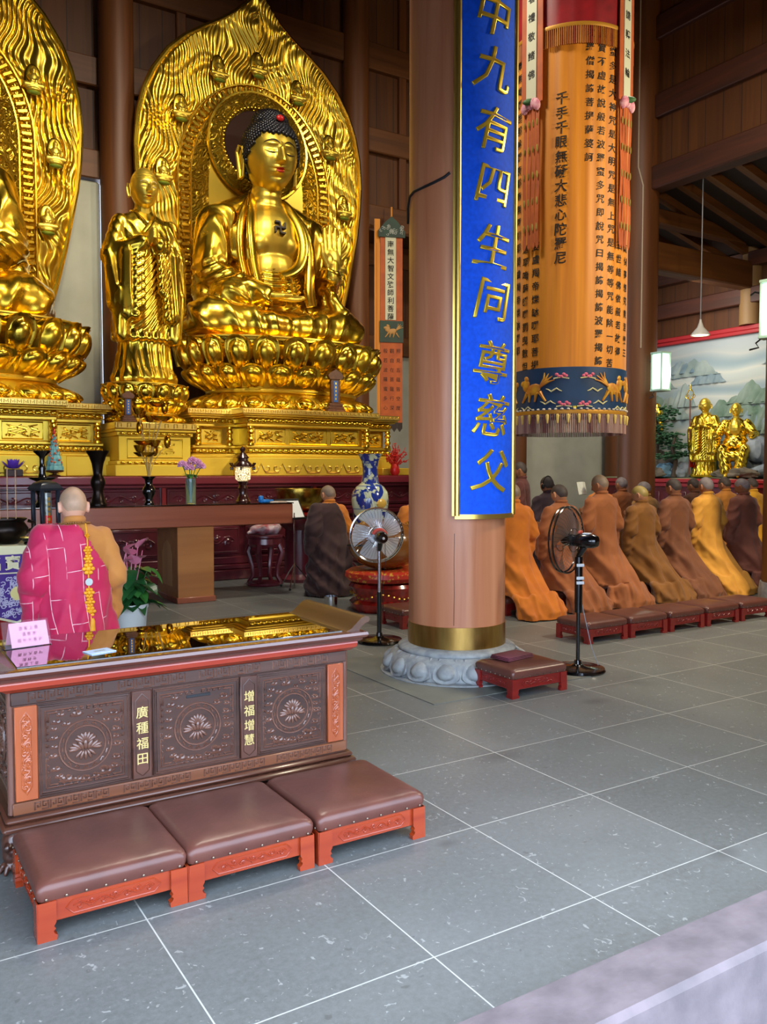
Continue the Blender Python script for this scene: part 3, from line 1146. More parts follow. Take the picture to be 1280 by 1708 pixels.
b = MB().add([(-0.12, -0.006, 0.0015), (0.095, -0.006, 0.0015), (0.095, 0.045, 0.122), (-0.12, 0.045, 0.122)], [(0, 1, 2, 3)])
b.add([(-0.12, -0.006, 0.0015), (0.095, -0.006, 0.0015), (0.095, 0.1, 0.0015), (-0.12, 0.1, 0.0015)], [(0, 1, 2, 3)])
ao = b.build('acrylic_stand', ac.m, no, 0, fix=False)
so = ao.modifiers.new('s', 'SOLIDIFY')
so.thickness = 0.002
cd_ = thing('payment_card', 'pale blue card lying flat on the glass of the offering box', 'card', (0.922, 3.93, 0.8765), R(14))
MB().box(-0.06, 0.06, -0.045, 0.045, 0, 0.004, 0.001).build('card', mat('pale_blue_card', '#b9d3ee', 0.3, 0, '#c8def2', 9), cd_)
MB().box(-0.026, 0.026, -0.012, 0.012, 0.004, 0.0044).build('printed_strip', mat('printed_grey', '#8a9aa0', 0.4, 0, '#b4c0bc', 200), cd_)

# ---------------------------------------------------------------- heads (statues and people)
def head_pt(az, el, w=0.36, d=0.43, h=0.5, old=0.0, f=1.0):
    x = w * math.cos(el) * math.sin(az)
    y = -d * math.cos(el) * math.cos(az)
    z = h * math.sin(el)
    zn = z / h
    if zn < 0:
        x *= 1 - 0.20 * (-zn) ** 1.6
        if y > 0:
            y *= 1 - 0.35 * (-zn) ** 1.3
    elif zn > 0.2:
        x *= 1 + 0.05 * math.sin((zn - 0.2) / 0.8 * PI)
    fr_ = max(0.0, min(1.0, (-y / d - 0.05) / 0.45))
    fr_ = fr_ * fr_ * (3 - 2 * fr_) * f
    X = x / w
    g = lambda cx, cz, sx, sz: math.exp(-((X - cx) / sx) ** 2 - ((zn - cz) / sz) ** 2)
    g2 = lambda cx, cz, sx, sz: g(cx, cz, sx, sz) + g(-cx, cz, sx, sz)
    o = 0.0
    t_ = max(0.0, min(1.0, (0.22 - zn) / 0.40))
    tail = 1.0 if zn > -0.2 else math.exp(-((zn + 0.2) / 0.06) ** 2)
    if zn < 0.26:
        o += (0.03 + 0.10 * t_) * math.exp(-(X / (0.09 + 0.05 * t_)) ** 2) * tail * min(1, (0.26 - zn) / 0.1)
    o += 0.035 * g2(0.13, -0.17, 0.075, 0.06)
    o -= 0.045 * g2(0.36, 0.07, 0.2, 0.10)
    o += 0.036 * g2(0.36, 0.05, 0.15, 0.06)
    o += 0.022 * g2(0.36, 0.235, 0.26, 0.055)
    o += 0.040 * g(0, -0.35, 0.20, 0.045) + 0.045 * g(0, -0.46, 0.17, 0.05) - 0.03 * g(0, -0.405, 0.24, 0.018)
    o += 0.040 * g(0, -0.76, 0.25, 0.13) - 0.02 * g(0, -0.58, 0.22, 0.05)
    o += 0.02 * g2(0.5, -0.2, 0.25, 0.22)
    if old:
        o -= old * 0.02 * g2(0.55, -0.42, 0.15, 0.2)
        for k in range(3):
            o += old * 0.008 * math.cos((zn - 0.42 - 0.09 * k) / 0.045 * PI) * (1 if abs(zn - 0.42 - 0.09 * k) < 0.045 else 0)
    return V((x, y - o * fr_, z))


def face_at(X, Z, off=0.0):
    """front surface point of the unit head at normalised X, Z"""
    el = math.asin(max(-1, min(1, Z)))
    az = math.asin(max(-1, min(1, X / max(0.2, math.cos(el)))))
    p = head_pt(az, el)
    return V((p.x, p.y - off, p.z))


def head_mb(nu=72, nv=56, old=0.0, ears=1.0, f=1.0):
    m = MB()
    m.grid(lambda u, v: head_pt(2 * PI * u, (v - 0.5) * PI * 0.998, old=old, f=f), nu, nv, wrap=True)
    for sx in (-1, 1):
        c = V((sx * 0.365, 0.02, -0.06))
        L = 0.13 * ears
        pts = [c + V((sx * 0.03, -0.02, 0.13)), c + V((sx * 0.055, 0.04, 0.14)), c + V((sx * 0.07, 0.075, 0.06)), c + V((sx * 0.055, 0.05, -0.06)), c + V((sx * 0.03, 0.0, -L)), c + V((sx * 0.015, -0.03, -L * 0.9)), c + V((sx * 0.01, -0.03, 0.0))]
        m.tube(pts, [0.022, 0.024, 0.024, 0.026, 0.036, 0.025, 0.02], 8, closed=True)
        m.ell(c + V((sx * 0.025, 0.02, -0.02)), (0.025, 0.05, 0.13), 10, 8)
    return m


# ---------------------------------------------------------------- lotus thrones
def ringv(rx, ry, z, n=64):
    return [(rx * math.cos(2 * PI * i / n), ry * math.sin(2 * PI * i / n), z) for i in range(n)]


def lotus_throne(label, rx, ry, zs, loc, group, n=20, k=1.0):
    """zs: base, base petals top, waist top, lower tier top, upper tier top"""
    t = thing('lotus_throne', label, 'lotus throne', loc, 0, group)
    z0, z1, z2, z3, z4 = zs
    core = MB()
    core.loft([ringv(rx * 0.97, ry * 0.97, z0), ringv(rx * 0.97, ry * 0.97, z0 + 0.03 * k), ringv(rx * 0.9, ry * 0.9, z0 + 0.1 * k), ringv(rx * 0.78, ry * 0.78, z1), ringv(rx * 0.76, ry * 0.76, z1 + 0.02), ringv(rx * 0.76, ry * 0.76, z2), ringv(rx * 0.86, ry * 0.86, z2 + 0.15 * k), ringv(rx * 0.96, ry * 0.96, z4 - 0.06 * k),
               ringv(rx * 0.99, ry * 0.99, z4 - 0.05 * k), ringv(rx * 0.99, ry * 0.99, z4)])
    core.build('core', GOLD, t, 40)
    petals(MB(), n, rx, ry, z1 + 0.01, z0 + 0.02, -0.24 * rx, -0.06 * rx, 0.085 * k, 0.5).build('base_petals', GOLD, t, 60)
    petals(MB(), n, rx, ry, z2 - 0.04 * k, z3 + 0.03 * k, -0.22 * rx, -0.03 * rx, 0.085 * k, 0.5).build('lower_petals', GOLD, t, 60)
    petals(MB(), n, rx, ry, z3 - 0.16 * k, z4, -0.12 * rx, 0.01 * rx, 0.095 * k, 0.0).build('upper_petals', GOLD, t, 60)
    rim = MB()
    rim.tube(ringv(rx * 1.0, ry * 1.0, z4 + 0.005), 0.02 * k, 6, closed=True)
    rim.tube(ringv(rx * 0.78, ry * 0.78, (z1 + z2) / 2), 0.035 * k, 8, closed=True)
    rim.build('rim', GOLDS, t)
    return t


# ---------------------------------------------------------------- the red dais
dais = thing('altar_dais', 'long carved maroon dais under the gilded statues', 'altar', (1.9, 12.42, 0))
X0, X1 = -6.9, 7.2
b = MB()
b.box(X0, X1, 0.12, 2.6, 0, 1.62)
b.build('body', MAROON, dais)
b = MB()
for z0, z1, o in ((0, 0.16, 0.12), (0.16, 0.24, 0.08), (0.24, 0.36, 0.04), (0.86, 0.92, 0.02), (0.98, 1.06, 0.06), (1.06, 1.12, 0.03)):
    b.box(X0, X1, 0.12 - o, 0.4, z0, z1, 0.015)
b.build('moldings', MAROON, dais)
b = MB().box(X0, X1, 0.0, 2.6, 1.50, 1.63, 0.02).box(X0, X1, 0.05, 0.4, 1.455, 1.5, 0.01)
b.build('top_slab', mat('maroon_top', '#74252f', 0.28, coat=0.4), dais)
b = MB()
for k in range(110):
    b.ell((X0 + 0.06 + k * (X1 - X0) / 110, 0.095, 0.95), (0.03, 0.02, 0.025), 8, 5)
b.build('studs', MAROON, dais)
for k in range(11):
    x0 = X0 + 0.05 + k * (X1 - X0 - 0.1) / 11
    x1 = x0 + (X1 - X0 - 0.1) / 11 - 0.10
    for z0, z1 in ((1.14, 1.44), (0.40, 0.84)):
        p_ = MB().box(x0, x1, 0.09, 0.14, z0, z1, 0.012)
        pn = p_.build('panel', MAROON, dais)
        c_ = MB()
        c_.tube([(x0 + 0.04, 0.09, z0 + 0.04), (x1 - 0.04, 0.09, z0 + 0.04), (x1 - 0.04, 0.09, z1 - 0.04), (x0 + 0.04, 0.09, z1 - 0.04)], 0.008, 5, closed=True)
        scroll_run(c_, x0 + 0.1, x1 - 0.1, (z0 + z1) / 2, (z1 - z0) * 0.55, 0.09, 5, k)
        c_.build('carving', MAROON, pn)
    b = MB().box(x1 + 0.015, x1 + 0.085, 0.06, 0.2, 1.12, 1.46, 0.01)
    b.build('post', mat('post_red', '#7d1f22', 0.28, coat=0.4), dais)

# ---------------------------------------------------------------- gilded pedestals
def wavy(m, x0, x1, z, h, y, n, seed):
    """writhing relief figures between x0 and x1"""
    rnd = random.Random(seed)
    for k in range(n):
        x = x0 + (x1 - x0) * (k + 0.5) / n
        m.tube([(x + 0.5 * (x1 - x0) / n * math.sin(t * 1.9 + k), y, z - h * 0.42 + h * 0.84 * t / 6) for t in range(7)], [h * c for c in (.05, .1, .12, .11, .12, .09, .04)], 6)
        for q in range(5):
            m.ell((x + rnd.uniform(-.5, .5) * (x1 - x0) / n, y, z + rnd.uniform(-.42, .42) * h), (h * rnd.uniform(.05, .1), 0.02, h * rnd.uniform(.06, .13)), 8, 6, Matrix.Rotation(rnd.uniform(0, 3), 3, 'Y'))
    return m


def pedestal(label, loc, hc, hw, group):
    t = thing('gilded_pedestal', label, 'pedestal', loc, 0, group)

    def lay(m, z0, z1, o, bv=0.012):
        m.box(-hc - o, hc + o, -o, 2.4, z0, z1, bv)
        m.box(-hw - o, hw + o, 0.46 - o, 2.4 + o, z0, z1, bv)
    b = MB()
    lay(b, 0, 0.30, 0.10)
    lay(b, 0.30, 0.34, 0.05)
    b.build('plinth', GOLDF, t)
    b = MB()
    for z0, z1, o in ((0.34, 0.36, 0.03), (0.45, 0.50, 0.02), (0.50, 0.80, -0.09), (0.80, 0.855, 0.0), (0.855, 0.865, 0.03), (0.94, 0.97, 0.07), (0.97, 1.0, 0.11)):
        lay(b, z0, z1, o)
    lay(b, 0.36, 0.45, -0.02)
    lay(b, 0.86, 0.94, 0.0)
    b.build('body', GOLDS, t)
    b = MB()
    lay(b, 1.0, 1.085, 0.13, 0.008)
    b.build('cornice', GOLDT, t)
    b = MB()
    for xa, xb, y in ((-hc - 0.12, hc + 0.12, -0.132), (-hw - 0.12, -hc - 0.14, 0.33 - 0.002), (hc + 0.14, hw + 0.12, 0.33 - 0.002)):
        n = max(2, round((xb - xa) / 0.085))
        for k in range(n):
            x = xa + (xb - xa) * (k + 0.5) / n
            b.tube([(x - 0.03, y, 1.015), (x - 0.03, y, 1.065), (x, y, 1.03), (x + 0.025, y, 1.065), (x + 0.025, y, 1.02)], 0.006, 4)
    b.build('fret_pattern', GOLDT, t)
    b = MB()
    for z, y_ in ((0.405, 0.03), (0.90, 0.03)):
        for xa, xb, y in ((-hc, hc, 0), (-hw, -hc - 0.05, 0.46), (hc + 0.05, hw, 0.46)):
            n = max(2, round((xb - xa) / 0.105))
            for k in range(n):
                x = xa + (xb - xa) * (k + 0.5) / n
                b.ell((x, y - 0.01, z), (0.05, 0.035, 0.036), 10, 6)
                b.ell((x + 0.05, y - 0.02, z - 0.012), (0.018, 0.02, 0.024), 6, 5)
        for sx in (-1, 1):
            for k in range(16):
                b.ell((sx * (hw - 0.02), 0.5 + k * 0.12, z), (0.035, 0.055, 0.036), 8, 6)
    b.build('petal_molding', GOLD, t)
    for x, y in ((-hc + 0.06, -0.02), (hc - 0.06, -0.02), (-hw + 0.07, 0.44), (hw - 0.07, 0.44), (hc * 0.62, -0.02) if False else (-hc - 0.12, 0.44)):
        b = MB().lathe([(0.055, 0.50), (0.055, 0.53), (0.035, 0.55), (0.06, 0.59), (0.035, 0.63), (0.045, 0.65), (0.035, 0.67), (0.06, 0.71), (0.035, 0.75), (0.055, 0.77), (0.055, 0.80)], 14, (x, y + 0.0, 0))
        b.build('baluster', GOLD, t)
    for xa, xb, y in ((-hc + 0.18, -hc + 0.72, 0.09), (-hc + 0.80, hc - 0.80, 0.09), (hc - 0.72, hc - 0.18, 0.09), (-hw + 0.16, -hc - 0.22, 0.55), (hc + 0.10, hw - 0.14, 0.55)):
        b = MB().tube([(xa, y, 0.53), (xb, y, 0.53), (xb, y, 0.77), (xa, y, 0.77)], 0.013, 5, closed=True)
        wavy(b, xa + 0.05, xb - 0.05, 0.65, 0.2, y, max(2, round((xb - xa) / 0.16)), int(xa * 10) + 40)
        b.build('relief', GOLD, t)
    b = MB()
    for k in range(6):
        x = -hc + 0.2 + k * (2 * hc - 0.4) / 5
        for sg in (-1, 1):
            b.tube(spiral((x + sg * 0.11, 0.13), 0.075, 1.0, PI / 2 + sg * 1.2, 14, -0.102, sg), 0.011, 5)
        b.tube([(x - 0.2, -0.102, 0.05), (x - 0.08, -0.102, 0.05), (x, -0.102, 0.2), (x + 0.08, -0.102, 0.05), (x + 0.2, -0.102, 0.05)], 0.010, 5)
    b.build('scroll_carving', GOLDT, t)
    return t


ped = pedestal('gilded tiered pedestal under the seated buddha beside the thick column', (6.5, 12.72, 1.63), 1.15, 1.88, 'gilded pedestals')
ped2 = dup(ped, (1.30, 12.72, 1.63), 0, 'gilded tiered pedestal cut off by the left edge, under the half seen buddha')

# ---------------------------------------------------------------- mandorlas
def relief_mat():
    t = NT('floral_relief_gold')
    t.inp('Base Color', (0.85, 0.55, 0.05, 1))
    t.inp('Metallic', 0.92)
    t.inp('Roughness', 0.3)
    vo = t.n('ShaderNodeTexVoronoi', feature='SMOOTH_F1')
    vo.inputs['Scale'].default_value = 10
    n1 = t.noise(4, detail=2)
    v = t.n('ShaderNodeVectorMath', operation='MULTIPLY_ADD')
    cb = t.n('ShaderNodeCombineXYZ')
    t.l(n1, cb.inputs[0])
    t.l(n1, cb.inputs[2])
    t.l(cb.outputs[0], v.inputs[0])
    v.inputs[1].default_value = (0.4, 0, 0.4)
    t.l(t.co.outputs['Object'], v.inputs[2])
    t.l(v.outputs[0], vo.inputs['Vector'])
    s_ = t.math('SINE', t.math('MULTIPLY', vo.outputs['Distance'], 26.0))
    t.bump(s_, 1.0, 0.06)
    return t.m


FLAME = mat('flame_relief_gold', (0.82, 0.55, 0.06, 1), 0.28, 0.95)
RELIEF = relief_mat()
MOUT = [(3.6, 1.5), (4.2, 1.66), (4.9, 1.85), (5.4, 1.97), (5.9, 2.07), (6.4, 2.17), (6.9, 2.23), (7.4, 2.25), (7.9, 2.21), (8.35, 2.10), (8.7, 1.95), (9.1, 1.68), (9.4, 1.38), (9.65, 1.02), (9.85, 0.70), (10.05, 0.43), (10.25, 0.22), (10.42, 0.07), (10.5, 0.0)]
ZO = 2.72


def mcurve(z):
    return -0.30 * max(0, (z - 6.6) / 3.9) ** 2


def mhalf(z):
    for (a, p), (b_, q) in zip(MOUT, MOUT[1:]):
        if a <= z <= b_:
            return p + (q - p) * (z - a) / (b_ - a)
    return 0.0


def mandorla(label, loc, group):
    t = thing('flame_mandorla', label, 'mandorla', loc, 0, group)
    m = MB()
    nz, nx = 480, 301
    z_ = np.linspace(3.6, 10.5, nz)
    zs = [3.6 + (10.5 - 3.6) * (k / 89) for k in range(90)]
    hw_ = np.array([max(mhalf(z), 0.004) for z in z_])
    u_ = np.linspace(-1, 1, nx)
    X = hw_[:, None] * u_[None, :]
    Z = np.repeat(z_[:, None], nx, 1)
    U = np.abs(np.repeat(u_[None, :], nz, 0))
    # carved flames: wavering strands that rise and curl towards the tip
    A = np.abs(X)
    w1 = np.sin(2.1 * Z + 1.7 * A) + 0.7 * np.sin(3.3 * A - 4.1 * Z + 1.0) + 0.5 * np.sin(6.3 * Z + 4.7 * X)
    w2 = np.sin(3.7 * X - 1.9 * Z) + 0.6 * np.sin(7.9 * Z + 2.3 * A + 2.0)
    ph = 2 * PI * (A / 0.105 + 0.8 * w1 + 0.5 * w2)
    H1 = (0.5 + 0.5 * np.cos(ph)) ** 0.8
    ph2 = 2 * PI * (Z / 0.34 + 0.8 * np.sin(4.2 * A + 0.8 * w1) + 0.3 * w2)
    H2 = 0.5 + 0.5 * np.cos(ph2)
    edge = np.clip((1 - U) / 0.07, 0, 1)
    Y = np.array([mcurve(z) for z in z_])[:, None] - 0.10 * (X / 2.25) ** 2 + 0.06 * np.clip(U - 0.93, 0, 1) / 0.07
    Y = Y - edge * (0.034 * H1 + 0.014 * H2)
    front = np.stack([X, Y, Z - ZO], -1).reshape(-1, 3).tolist()
    back = np.stack([X, Y * 0 + np.array([mcurve(z) for z in z_])[:, None] - 0.10 * (X / 2.25) ** 2 + 0.14, Z - ZO], -1)[:, ::10].reshape(-1, 3).tolist()
    nb_ = len(u_[::10])
    ff = []
    N = nx * nz
    for j in range(nz - 1):
        for i in range(nx - 1):
            a = j * nx + i
            ff.append((a, a + 1, a + nx + 1, a + nx))
        for i in range(nb_ - 1):
            a = N + j * nb_ + i
            ff.append((a, a + nb_, a + nb_ + 1, a + 1))
        for i, i2 in ((0, 0), (nx - 1, nb_ - 1)):
            ff.append((j * nx + i, (j + 1) * nx + i, N + (j + 1) * nb_ + i2, N + j * nb_ + i2))
    m.add(front + back, ff)
    m.build('flame_slab', FLAME, t, 50)
    # rim round the edge
    rim = MB()
    e_ = [(-mhalf(z), mcurve(z) - 0.10 * (mhalf(z) / 2.25) ** 2 + 0.05, z - ZO) for z in zs] + [(mhalf(z), mcurve(z) - 0.10 * (mhalf(z) / 2.25) ** 2 + 0.05, z - ZO) for z in reversed(zs[:-1])]
    rim.tube(e_, 0.05, 8)
    rim.build('rim', GOLD, t)

    def arch(hx, zt, zc, zb):
        o = [(-hx, zb + (zc - zb) * k / 8) for k in range(8)]
        o += [(-hx * math.cos(PI * k / 28), zc + (zt - zc) * math.sin(PI * k / 28)) for k in range(29)]
        o += [(hx, zc - (zc - zb) * (k + 1) / 8) for k in range(8)]
        return o

    def plate(name, outl, y, th, mt):
        P = [(x, z - ZO) for x, z in outl]
        b_ = MB().prism(P, y - th, y)
        b_.v = [(p[0], p[1] + mcurve(p[2] + ZO) - 0.06 * (p[0] / 2.25) ** 2, p[2]) for p in b_.v]
        return b_.build(name, mt, t, 30)
    plate('relief_band', arch(1.40, 8.72, 7.0, 3.7), -0.03, 0.04, RELIEF)
    plate('inner_field', arch(0.95, 8.30, 6.9, 3.7), -0.07, 0.03, GOLDS)
    rb = MB()
    o = arch(1.40, 8.72, 7.0, 3.7)
    pts = [V((x, -0.075 + mcurve(z) - 0.06 * (x / 2.25) ** 2, z - ZO)) for x, z in o]
    acc = 0.0
    for a_, b_ in zip(pts, pts[1:]):
        L = (b_ - a_).length
        d = (b_ - a_).normalized()
        while acc < L:
            p = a_ + d * acc
            an = math.atan2(d.z, d.x)
            rb.box(-0.035, 0.035, -0.03, 0.03, -0.085, 0.085, 0.015, Matrix.Translation(p) @ Matrix.Rotation(-an, 4, 'Y'))
            acc += 0.115
        acc -= L
    rb.build('bead_band', GOLD, t)
    for w_ in (1.28, 1.52):
        o = arch(w_, 8.72 + (w_ - 1.40), 7.0, 3.7)
        MB().tube([(x, -0.07 + mcurve(z) - 0.06 * (x / 2.25) ** 2, z - ZO) for x, z in o], 0.022, 6).build('bead_edge', GOLD, t)
    HZ = 7.72 - ZO
    y = -0.11 + mcurve(7.72)
    MB().lathe([(0.98, 0), (0.98, 0.07), (0.90, 0.09), (0.70, 0.09), (0.66, 0.05), (0.66, 0)], 72, cap=False, M=Matrix.Translation((0, y, HZ)) @ Matrix.Rotation(PI / 2, 4, 'X')).build('halo_ring', RELIEF, t)
    h = MB()
    for k in range(60):
        a = 2 * PI * k / 60
        h.ell((0.70 * math.cos(a), y - 0.085, HZ + 0.70 * math.sin(a)), 0.03, 8, 6)
    h.tube([(0.98 * math.cos(2 * PI * k / 60), y - 0.06, HZ + 0.98 * math.sin(2 * PI * k / 60)) for k in range(60)], 0.035, 6, closed=True)
    h.build('halo_beads', GOLD, t)
    MB().prism([(0.67 * math.cos(2 * PI * k / 60), HZ + 0.67 * math.sin(2 * PI * k / 60)) for k in range(60)], y - 0.03, y).build('halo_opening', mat('dark_opening_disc', '#34190c', 0.6, spec=0.2), t)  # dark disc in place of the open hole that shows the boards behind
    # small seated figures in the flames
    sb = MB()
    sb.ell((0, 0, 0.30), (0.045, 0.05, 0.06), 12, 8).ell((0, 0.01, 0.355), (0.02, 0.02, 0.025), 8, 6).ell((0, 0, 0.17), (0.075, 0.06, 0.11), 12, 8)
    sb.cap((-0.08, 0, 0.2), (-0.03, -0.05, 0.12), 0.03).cap((0.08, 0, 0.2), (0.03, -0.05, 0.12), 0.03)
    sb.cap((-0.13, -0.02, 0.06), (0.13, -0.02, 0.06), 0.05).ell((0, -0.01, 0.0), (0.13, 0.07, 0.04), 12, 6)
    me = sb.remesh('small_buddha', GOLDS, 0.012, 2)
    nb = MB().ell((0, 0.05, 0.18), (0.14, 0.03, 0.25), 20, 10).mesh('niche', GOLD)
    gb = MB().ell((0, -0.02, -0.05), (0.11, 0.05, 0.035), 12, 6).mesh('lotus_seat', mat('green_gilt', '#8aa03a', 0.35, 0.5))
    for x, z in ((-0.02, 9.22), (-0.78, 8.98), (0.80, 8.92), (-1.48, 8.15), (1.50, 8.05), (-1.80, 7.0), (1.82, 6.95), (-1.66, 5.9), (1.68, 5.85)):
        o_ = link('small_buddha', me, t, (x, mcurve(z) - 0.10 * (x / 2.25) ** 2 - 0.115, z - ZO - 0.2))
        link('niche', nb, o_)
        link('lotus_seat', gb, o_)
    return t


md = mandorla('tall gilded flame mandorla behind the seated buddha beside the thick column', (6.5, 14.98, ZO), 'flame mandorlas')
md2 = dup(md, (1.08, 14.98, ZO), 0, 'gilded flame mandorla cut off by the left edge, behind the half seen buddha')
lt = lotus_throne('gilded lotus throne under the seated buddha beside the thick column', 1.78, 1.02, (0, 0.30, 0.38, 0.72, 1.20), (6.5, 13.78, 2.715), 'lotus thrones', 22)
lt2 = dup(lt, (1.25, 13.78, 2.715), 0, 'gilded lotus throne cut off by the left edge, under the half seen buddha')

# ---------------------------------------------------------------- the seated buddhas
RED = mat('red_paint', '#c01f1c', 0.35)
HAIRB = mat('blue_black_hair', '#0d0e18', 0.32, 0, coat=0.3)
DARKP = mat('dark_paint', '#2a1a0c', 0.5)


def hand_mb(m, M, L=0.75, spread=0.05, curl=0.1, thumb=-1, k=1.0):
    """open hand, palm facing -y, fingers up +z, L = wrist to fingertip; thumb on the side given"""
    h = MB()
    pw, pl = 0.21 * L, 0.46 * L
    h.ell((0, 0, pl * 0.52), (pw, 0.085 * L, pl * 0.58), 14, 10)
    h.ell((thumb * pw * 0.5, -0.045 * L, pl * 0.38), (pw * 0.48, 0.07 * L, pl * 0.36), 10, 8)
    for i, (fx, fl) in enumerate(((-0.75, 0.44), (-0.26, 0.52), (0.24, 0.49), (0.72, 0.39))):
        fx *= -thumb if False else 1
        x0 = fx * pw
        z0 = pl * (0.93 - 0.05 * abs(fx))
        a = fx * spread
        p0 = V((x0, 0, z0))
        ln = fl * L
        p1 = p0 + V((math.sin(a) * ln * 0.45, -curl * ln * 0.15, ln * 0.45))
        p2 = p1 + V((math.sin(a) * ln * 0.3, -curl * ln * 0.3, ln * 0.3))
        p3 = p2 + V((math.sin(a) * ln * 0.22, -curl * ln * 0.4, ln * 0.2))
        r_ = 0.056 * L
        h.cap(p0 - V((0, 0, 0.1 * L)), p1, r_, r_ * 0.95, 10).cap(p1, p2, r_ * 0.95, r_ * 0.86, 10).cap(p2, p3, r_ * 0.86, r_ * 0.7, 10)
    t0 = V((thumb * pw * 0.7, -0.03 * L, pl * 0.30))
    t1 = t0 + V((thumb * 0.12 * L, -0.05 * L, 0.16 * L))
    t2 = t1 + V((thumb * 0.03 * L, -0.03 * L, 0.17 * L))
    h.cap(t0, t1, 0.075 * L, 0.062 * L, 10).cap(t1, t2, 0.062 * L, 0.045 * L, 10)
    h.cap((0, 0, -0.14 * L), (0, 0, pl * 0.3), 0.115 * L, 0.12 * L)
    return m.merge(h, M)


def ridge(ph, p=1.6):
    return (0.5 + 0.5 * np.cos(ph)) ** p


def make_buddha(label, raised=True):
    t = thing('buddha_statue', label, 'statue', (6.40, 14.30, 3.93), 0, 'seated gilded buddhas')
    t.scale = (1, 1, 1.045)
    # robe: crossed legs, torso and sleeves grown together
    m = MB()
    for s in (-1, 1):
        m.cap((s * 0.42, 0.05, 0.42), (s * 1.30, -0.55, 0.33), 0.44, 0.36, 20)
        m.cap((s * 1.32, -0.58, 0.32), (s * 0.15, -0.98, 0.22), 0.34, 0.24, 20)
        m.cap((s * 0.78, 0.04, 2.12), (s * 0.30, 0.06, 2.42), 0.30, 0.22, 16)
        m.ell((s * 1.35, -0.45, 0.22), (0.34, 0.45, 0.24), 16, 10)
    m.ell((0, -0.45, 0.30), (0.95, 0.68, 0.30), 24, 12)
    m.ell((0, 0.05, 0.35), (1.0, 0.55, 0.45), 24, 12)
    m.ell((0, 0.0, 0.95), (0.74, 0.50, 0.75), 24, 14)
    m.ell((0, 0.02, 1.75), (0.88, 0.48, 0.72), 24, 14)
    m.ell((0, 0.06, 2.32), (0.52, 0.32, 0.25), 16, 10)
    # arm on the viewer's left, resting in the lap
    m.cap((-0.92, 0.04, 2.02), (-1.10, -0.12, 1.10), 0.31, 0.30, 16).cap((-1.10, -0.12, 1.10), (-0.42, -0.86, 0.74), 0.30, 0.20, 16)
    m.cap((-1.15, -0.05, 1.2), (-1.2, -0.15, 0.55), 0.24, 0.20, 14)
    m.ell((-0.85, -0.55, 0.75), (0.42, 0.36, 0.28), 16, 10)
    if not raised:
        m.cap((0.92, 0.04, 2.02), (1.10, -0.12, 1.10), 0.31, 0.30, 16).cap((1.10, -0.12, 1.10), (0.42, -0.86, 0.74), 0.30, 0.20, 16)
        m.cap((1.15, -0.05, 1.2), (1.2, -0.15, 0.55), 0.24, 0.20, 14)
    # raised arm on the viewer's right, sleeve hanging to the knee
    (MB() if not raised else m).cap((0.92, 0.04, 2.02), (1.12, -0.10, 1.12), 0.31, 0.28, 16).cap((1.12, -0.10, 1.12), (0.98, -0.72, 1.24), 0.27, 0.17, 16)
    (MB() if not raised else m).cap((1.02, -0.42, 1.0), (1.10, -0.50, 0.55), 0.15, 0.17, 14).cap((1.12, -0.1, 1.0), (1.22, -0.2, 0.5), 0.22, 0.2, 14)
    (MB() if not raised else m).cap((0.98, -0.62, 0.98), (1.15, -0.72, 0.6), 0.07, 0.14, 12)

    def disp(x, y, z, no):
        ax = np.abs(x)
        leg = 1 - smin(z, 0.62, 0.92)
        d = np.sqrt((ax - 1.5) ** 2 + (y + 0.15) ** 2 * 0.7 + ((z - 0.1) * 1.3) ** 2)
        fl = ridge(d * 2 * PI / 0.30 + 0.5 * np.sin(2.0 * x + 2 * z), 1.8)
        legm = leg * smin(ax, 0.12, 0.5) * smin(z, 0.03, 0.15)
        arm = (1 - leg) * smin(ax, 0.50, 0.72)
        fa = ridge((ax * 0.55 - y * 1.0) * 2 * PI / 0.21 + 1.2 * np.sin(z * 2.0 + x), 1.8)
        fe = ridge((z + ax * 0.5) * 2 * PI / 0.16 + np.sin(4 * y), 2.0)
        el = np.exp(-((z - 1.12) / 0.22) ** 2)
        return 0.050 * fl * legm + arm * (0.055 * fa * (1 - el) + 0.03 * fe * el) * smin(z, 0.5, 1.0) * (1 - smin(z, 2.15, 2.45))
    link('robe', m.remesh('robe', GOLD, 0.024, 4, 0.5, disp), t)
    # bare chest and neck
    m = MB()
    m.ell((0, -0.12, 1.82), (0.56, 0.47, 0.62), 24, 16)
    for s in (-1, 1):
        m.ell((s * 0.24, -0.30, 1.70), (0.27, 0.27, 0.24), 16, 10)
    m.ell((0, -0.16, 1.25), (0.52, 0.47, 0.5), 20, 14)
    m.cap((0, -0.02, 2.25), (0, -0.08, 2.72), 0.29, 0.26, 18)
    m.ell((0, -0.02, 2.30), (0.46, 0.32, 0.22), 18, 10)
    link('chest', m.remesh('chest', GOLDS, 0.024, 6, 0.5, lambda x, y, z, no: 0.012 * ridge((z - 2.42) * 2 * PI / 0.13, 1) * smin(z, 2.36, 2.44)), t)
    # under robe with level folds over the belly, tied with a ribbon
    m = MB()
    m.ell((0.0, -0.20, 0.95), (0.60, 0.50, 0.50), 24, 14).ell((0, -0.45, 0.6), (0.5, 0.3, 0.3), 20, 10)
    m.cap((-0.5, -0.42, 1.12), (0.5, -0.42, 1.38), 0.06, 0.07, 12)
    link('under_robe', m.remesh('under_robe', GOLD, 0.02, 2, 0.5, lambda x, y, z, no: 0.032 * ridge((z - 0.22 * x * x * 3 - 0.16 * x) * 2 * PI / 0.105, 1.8) * (y < -0.1)), t)
    m = MB()
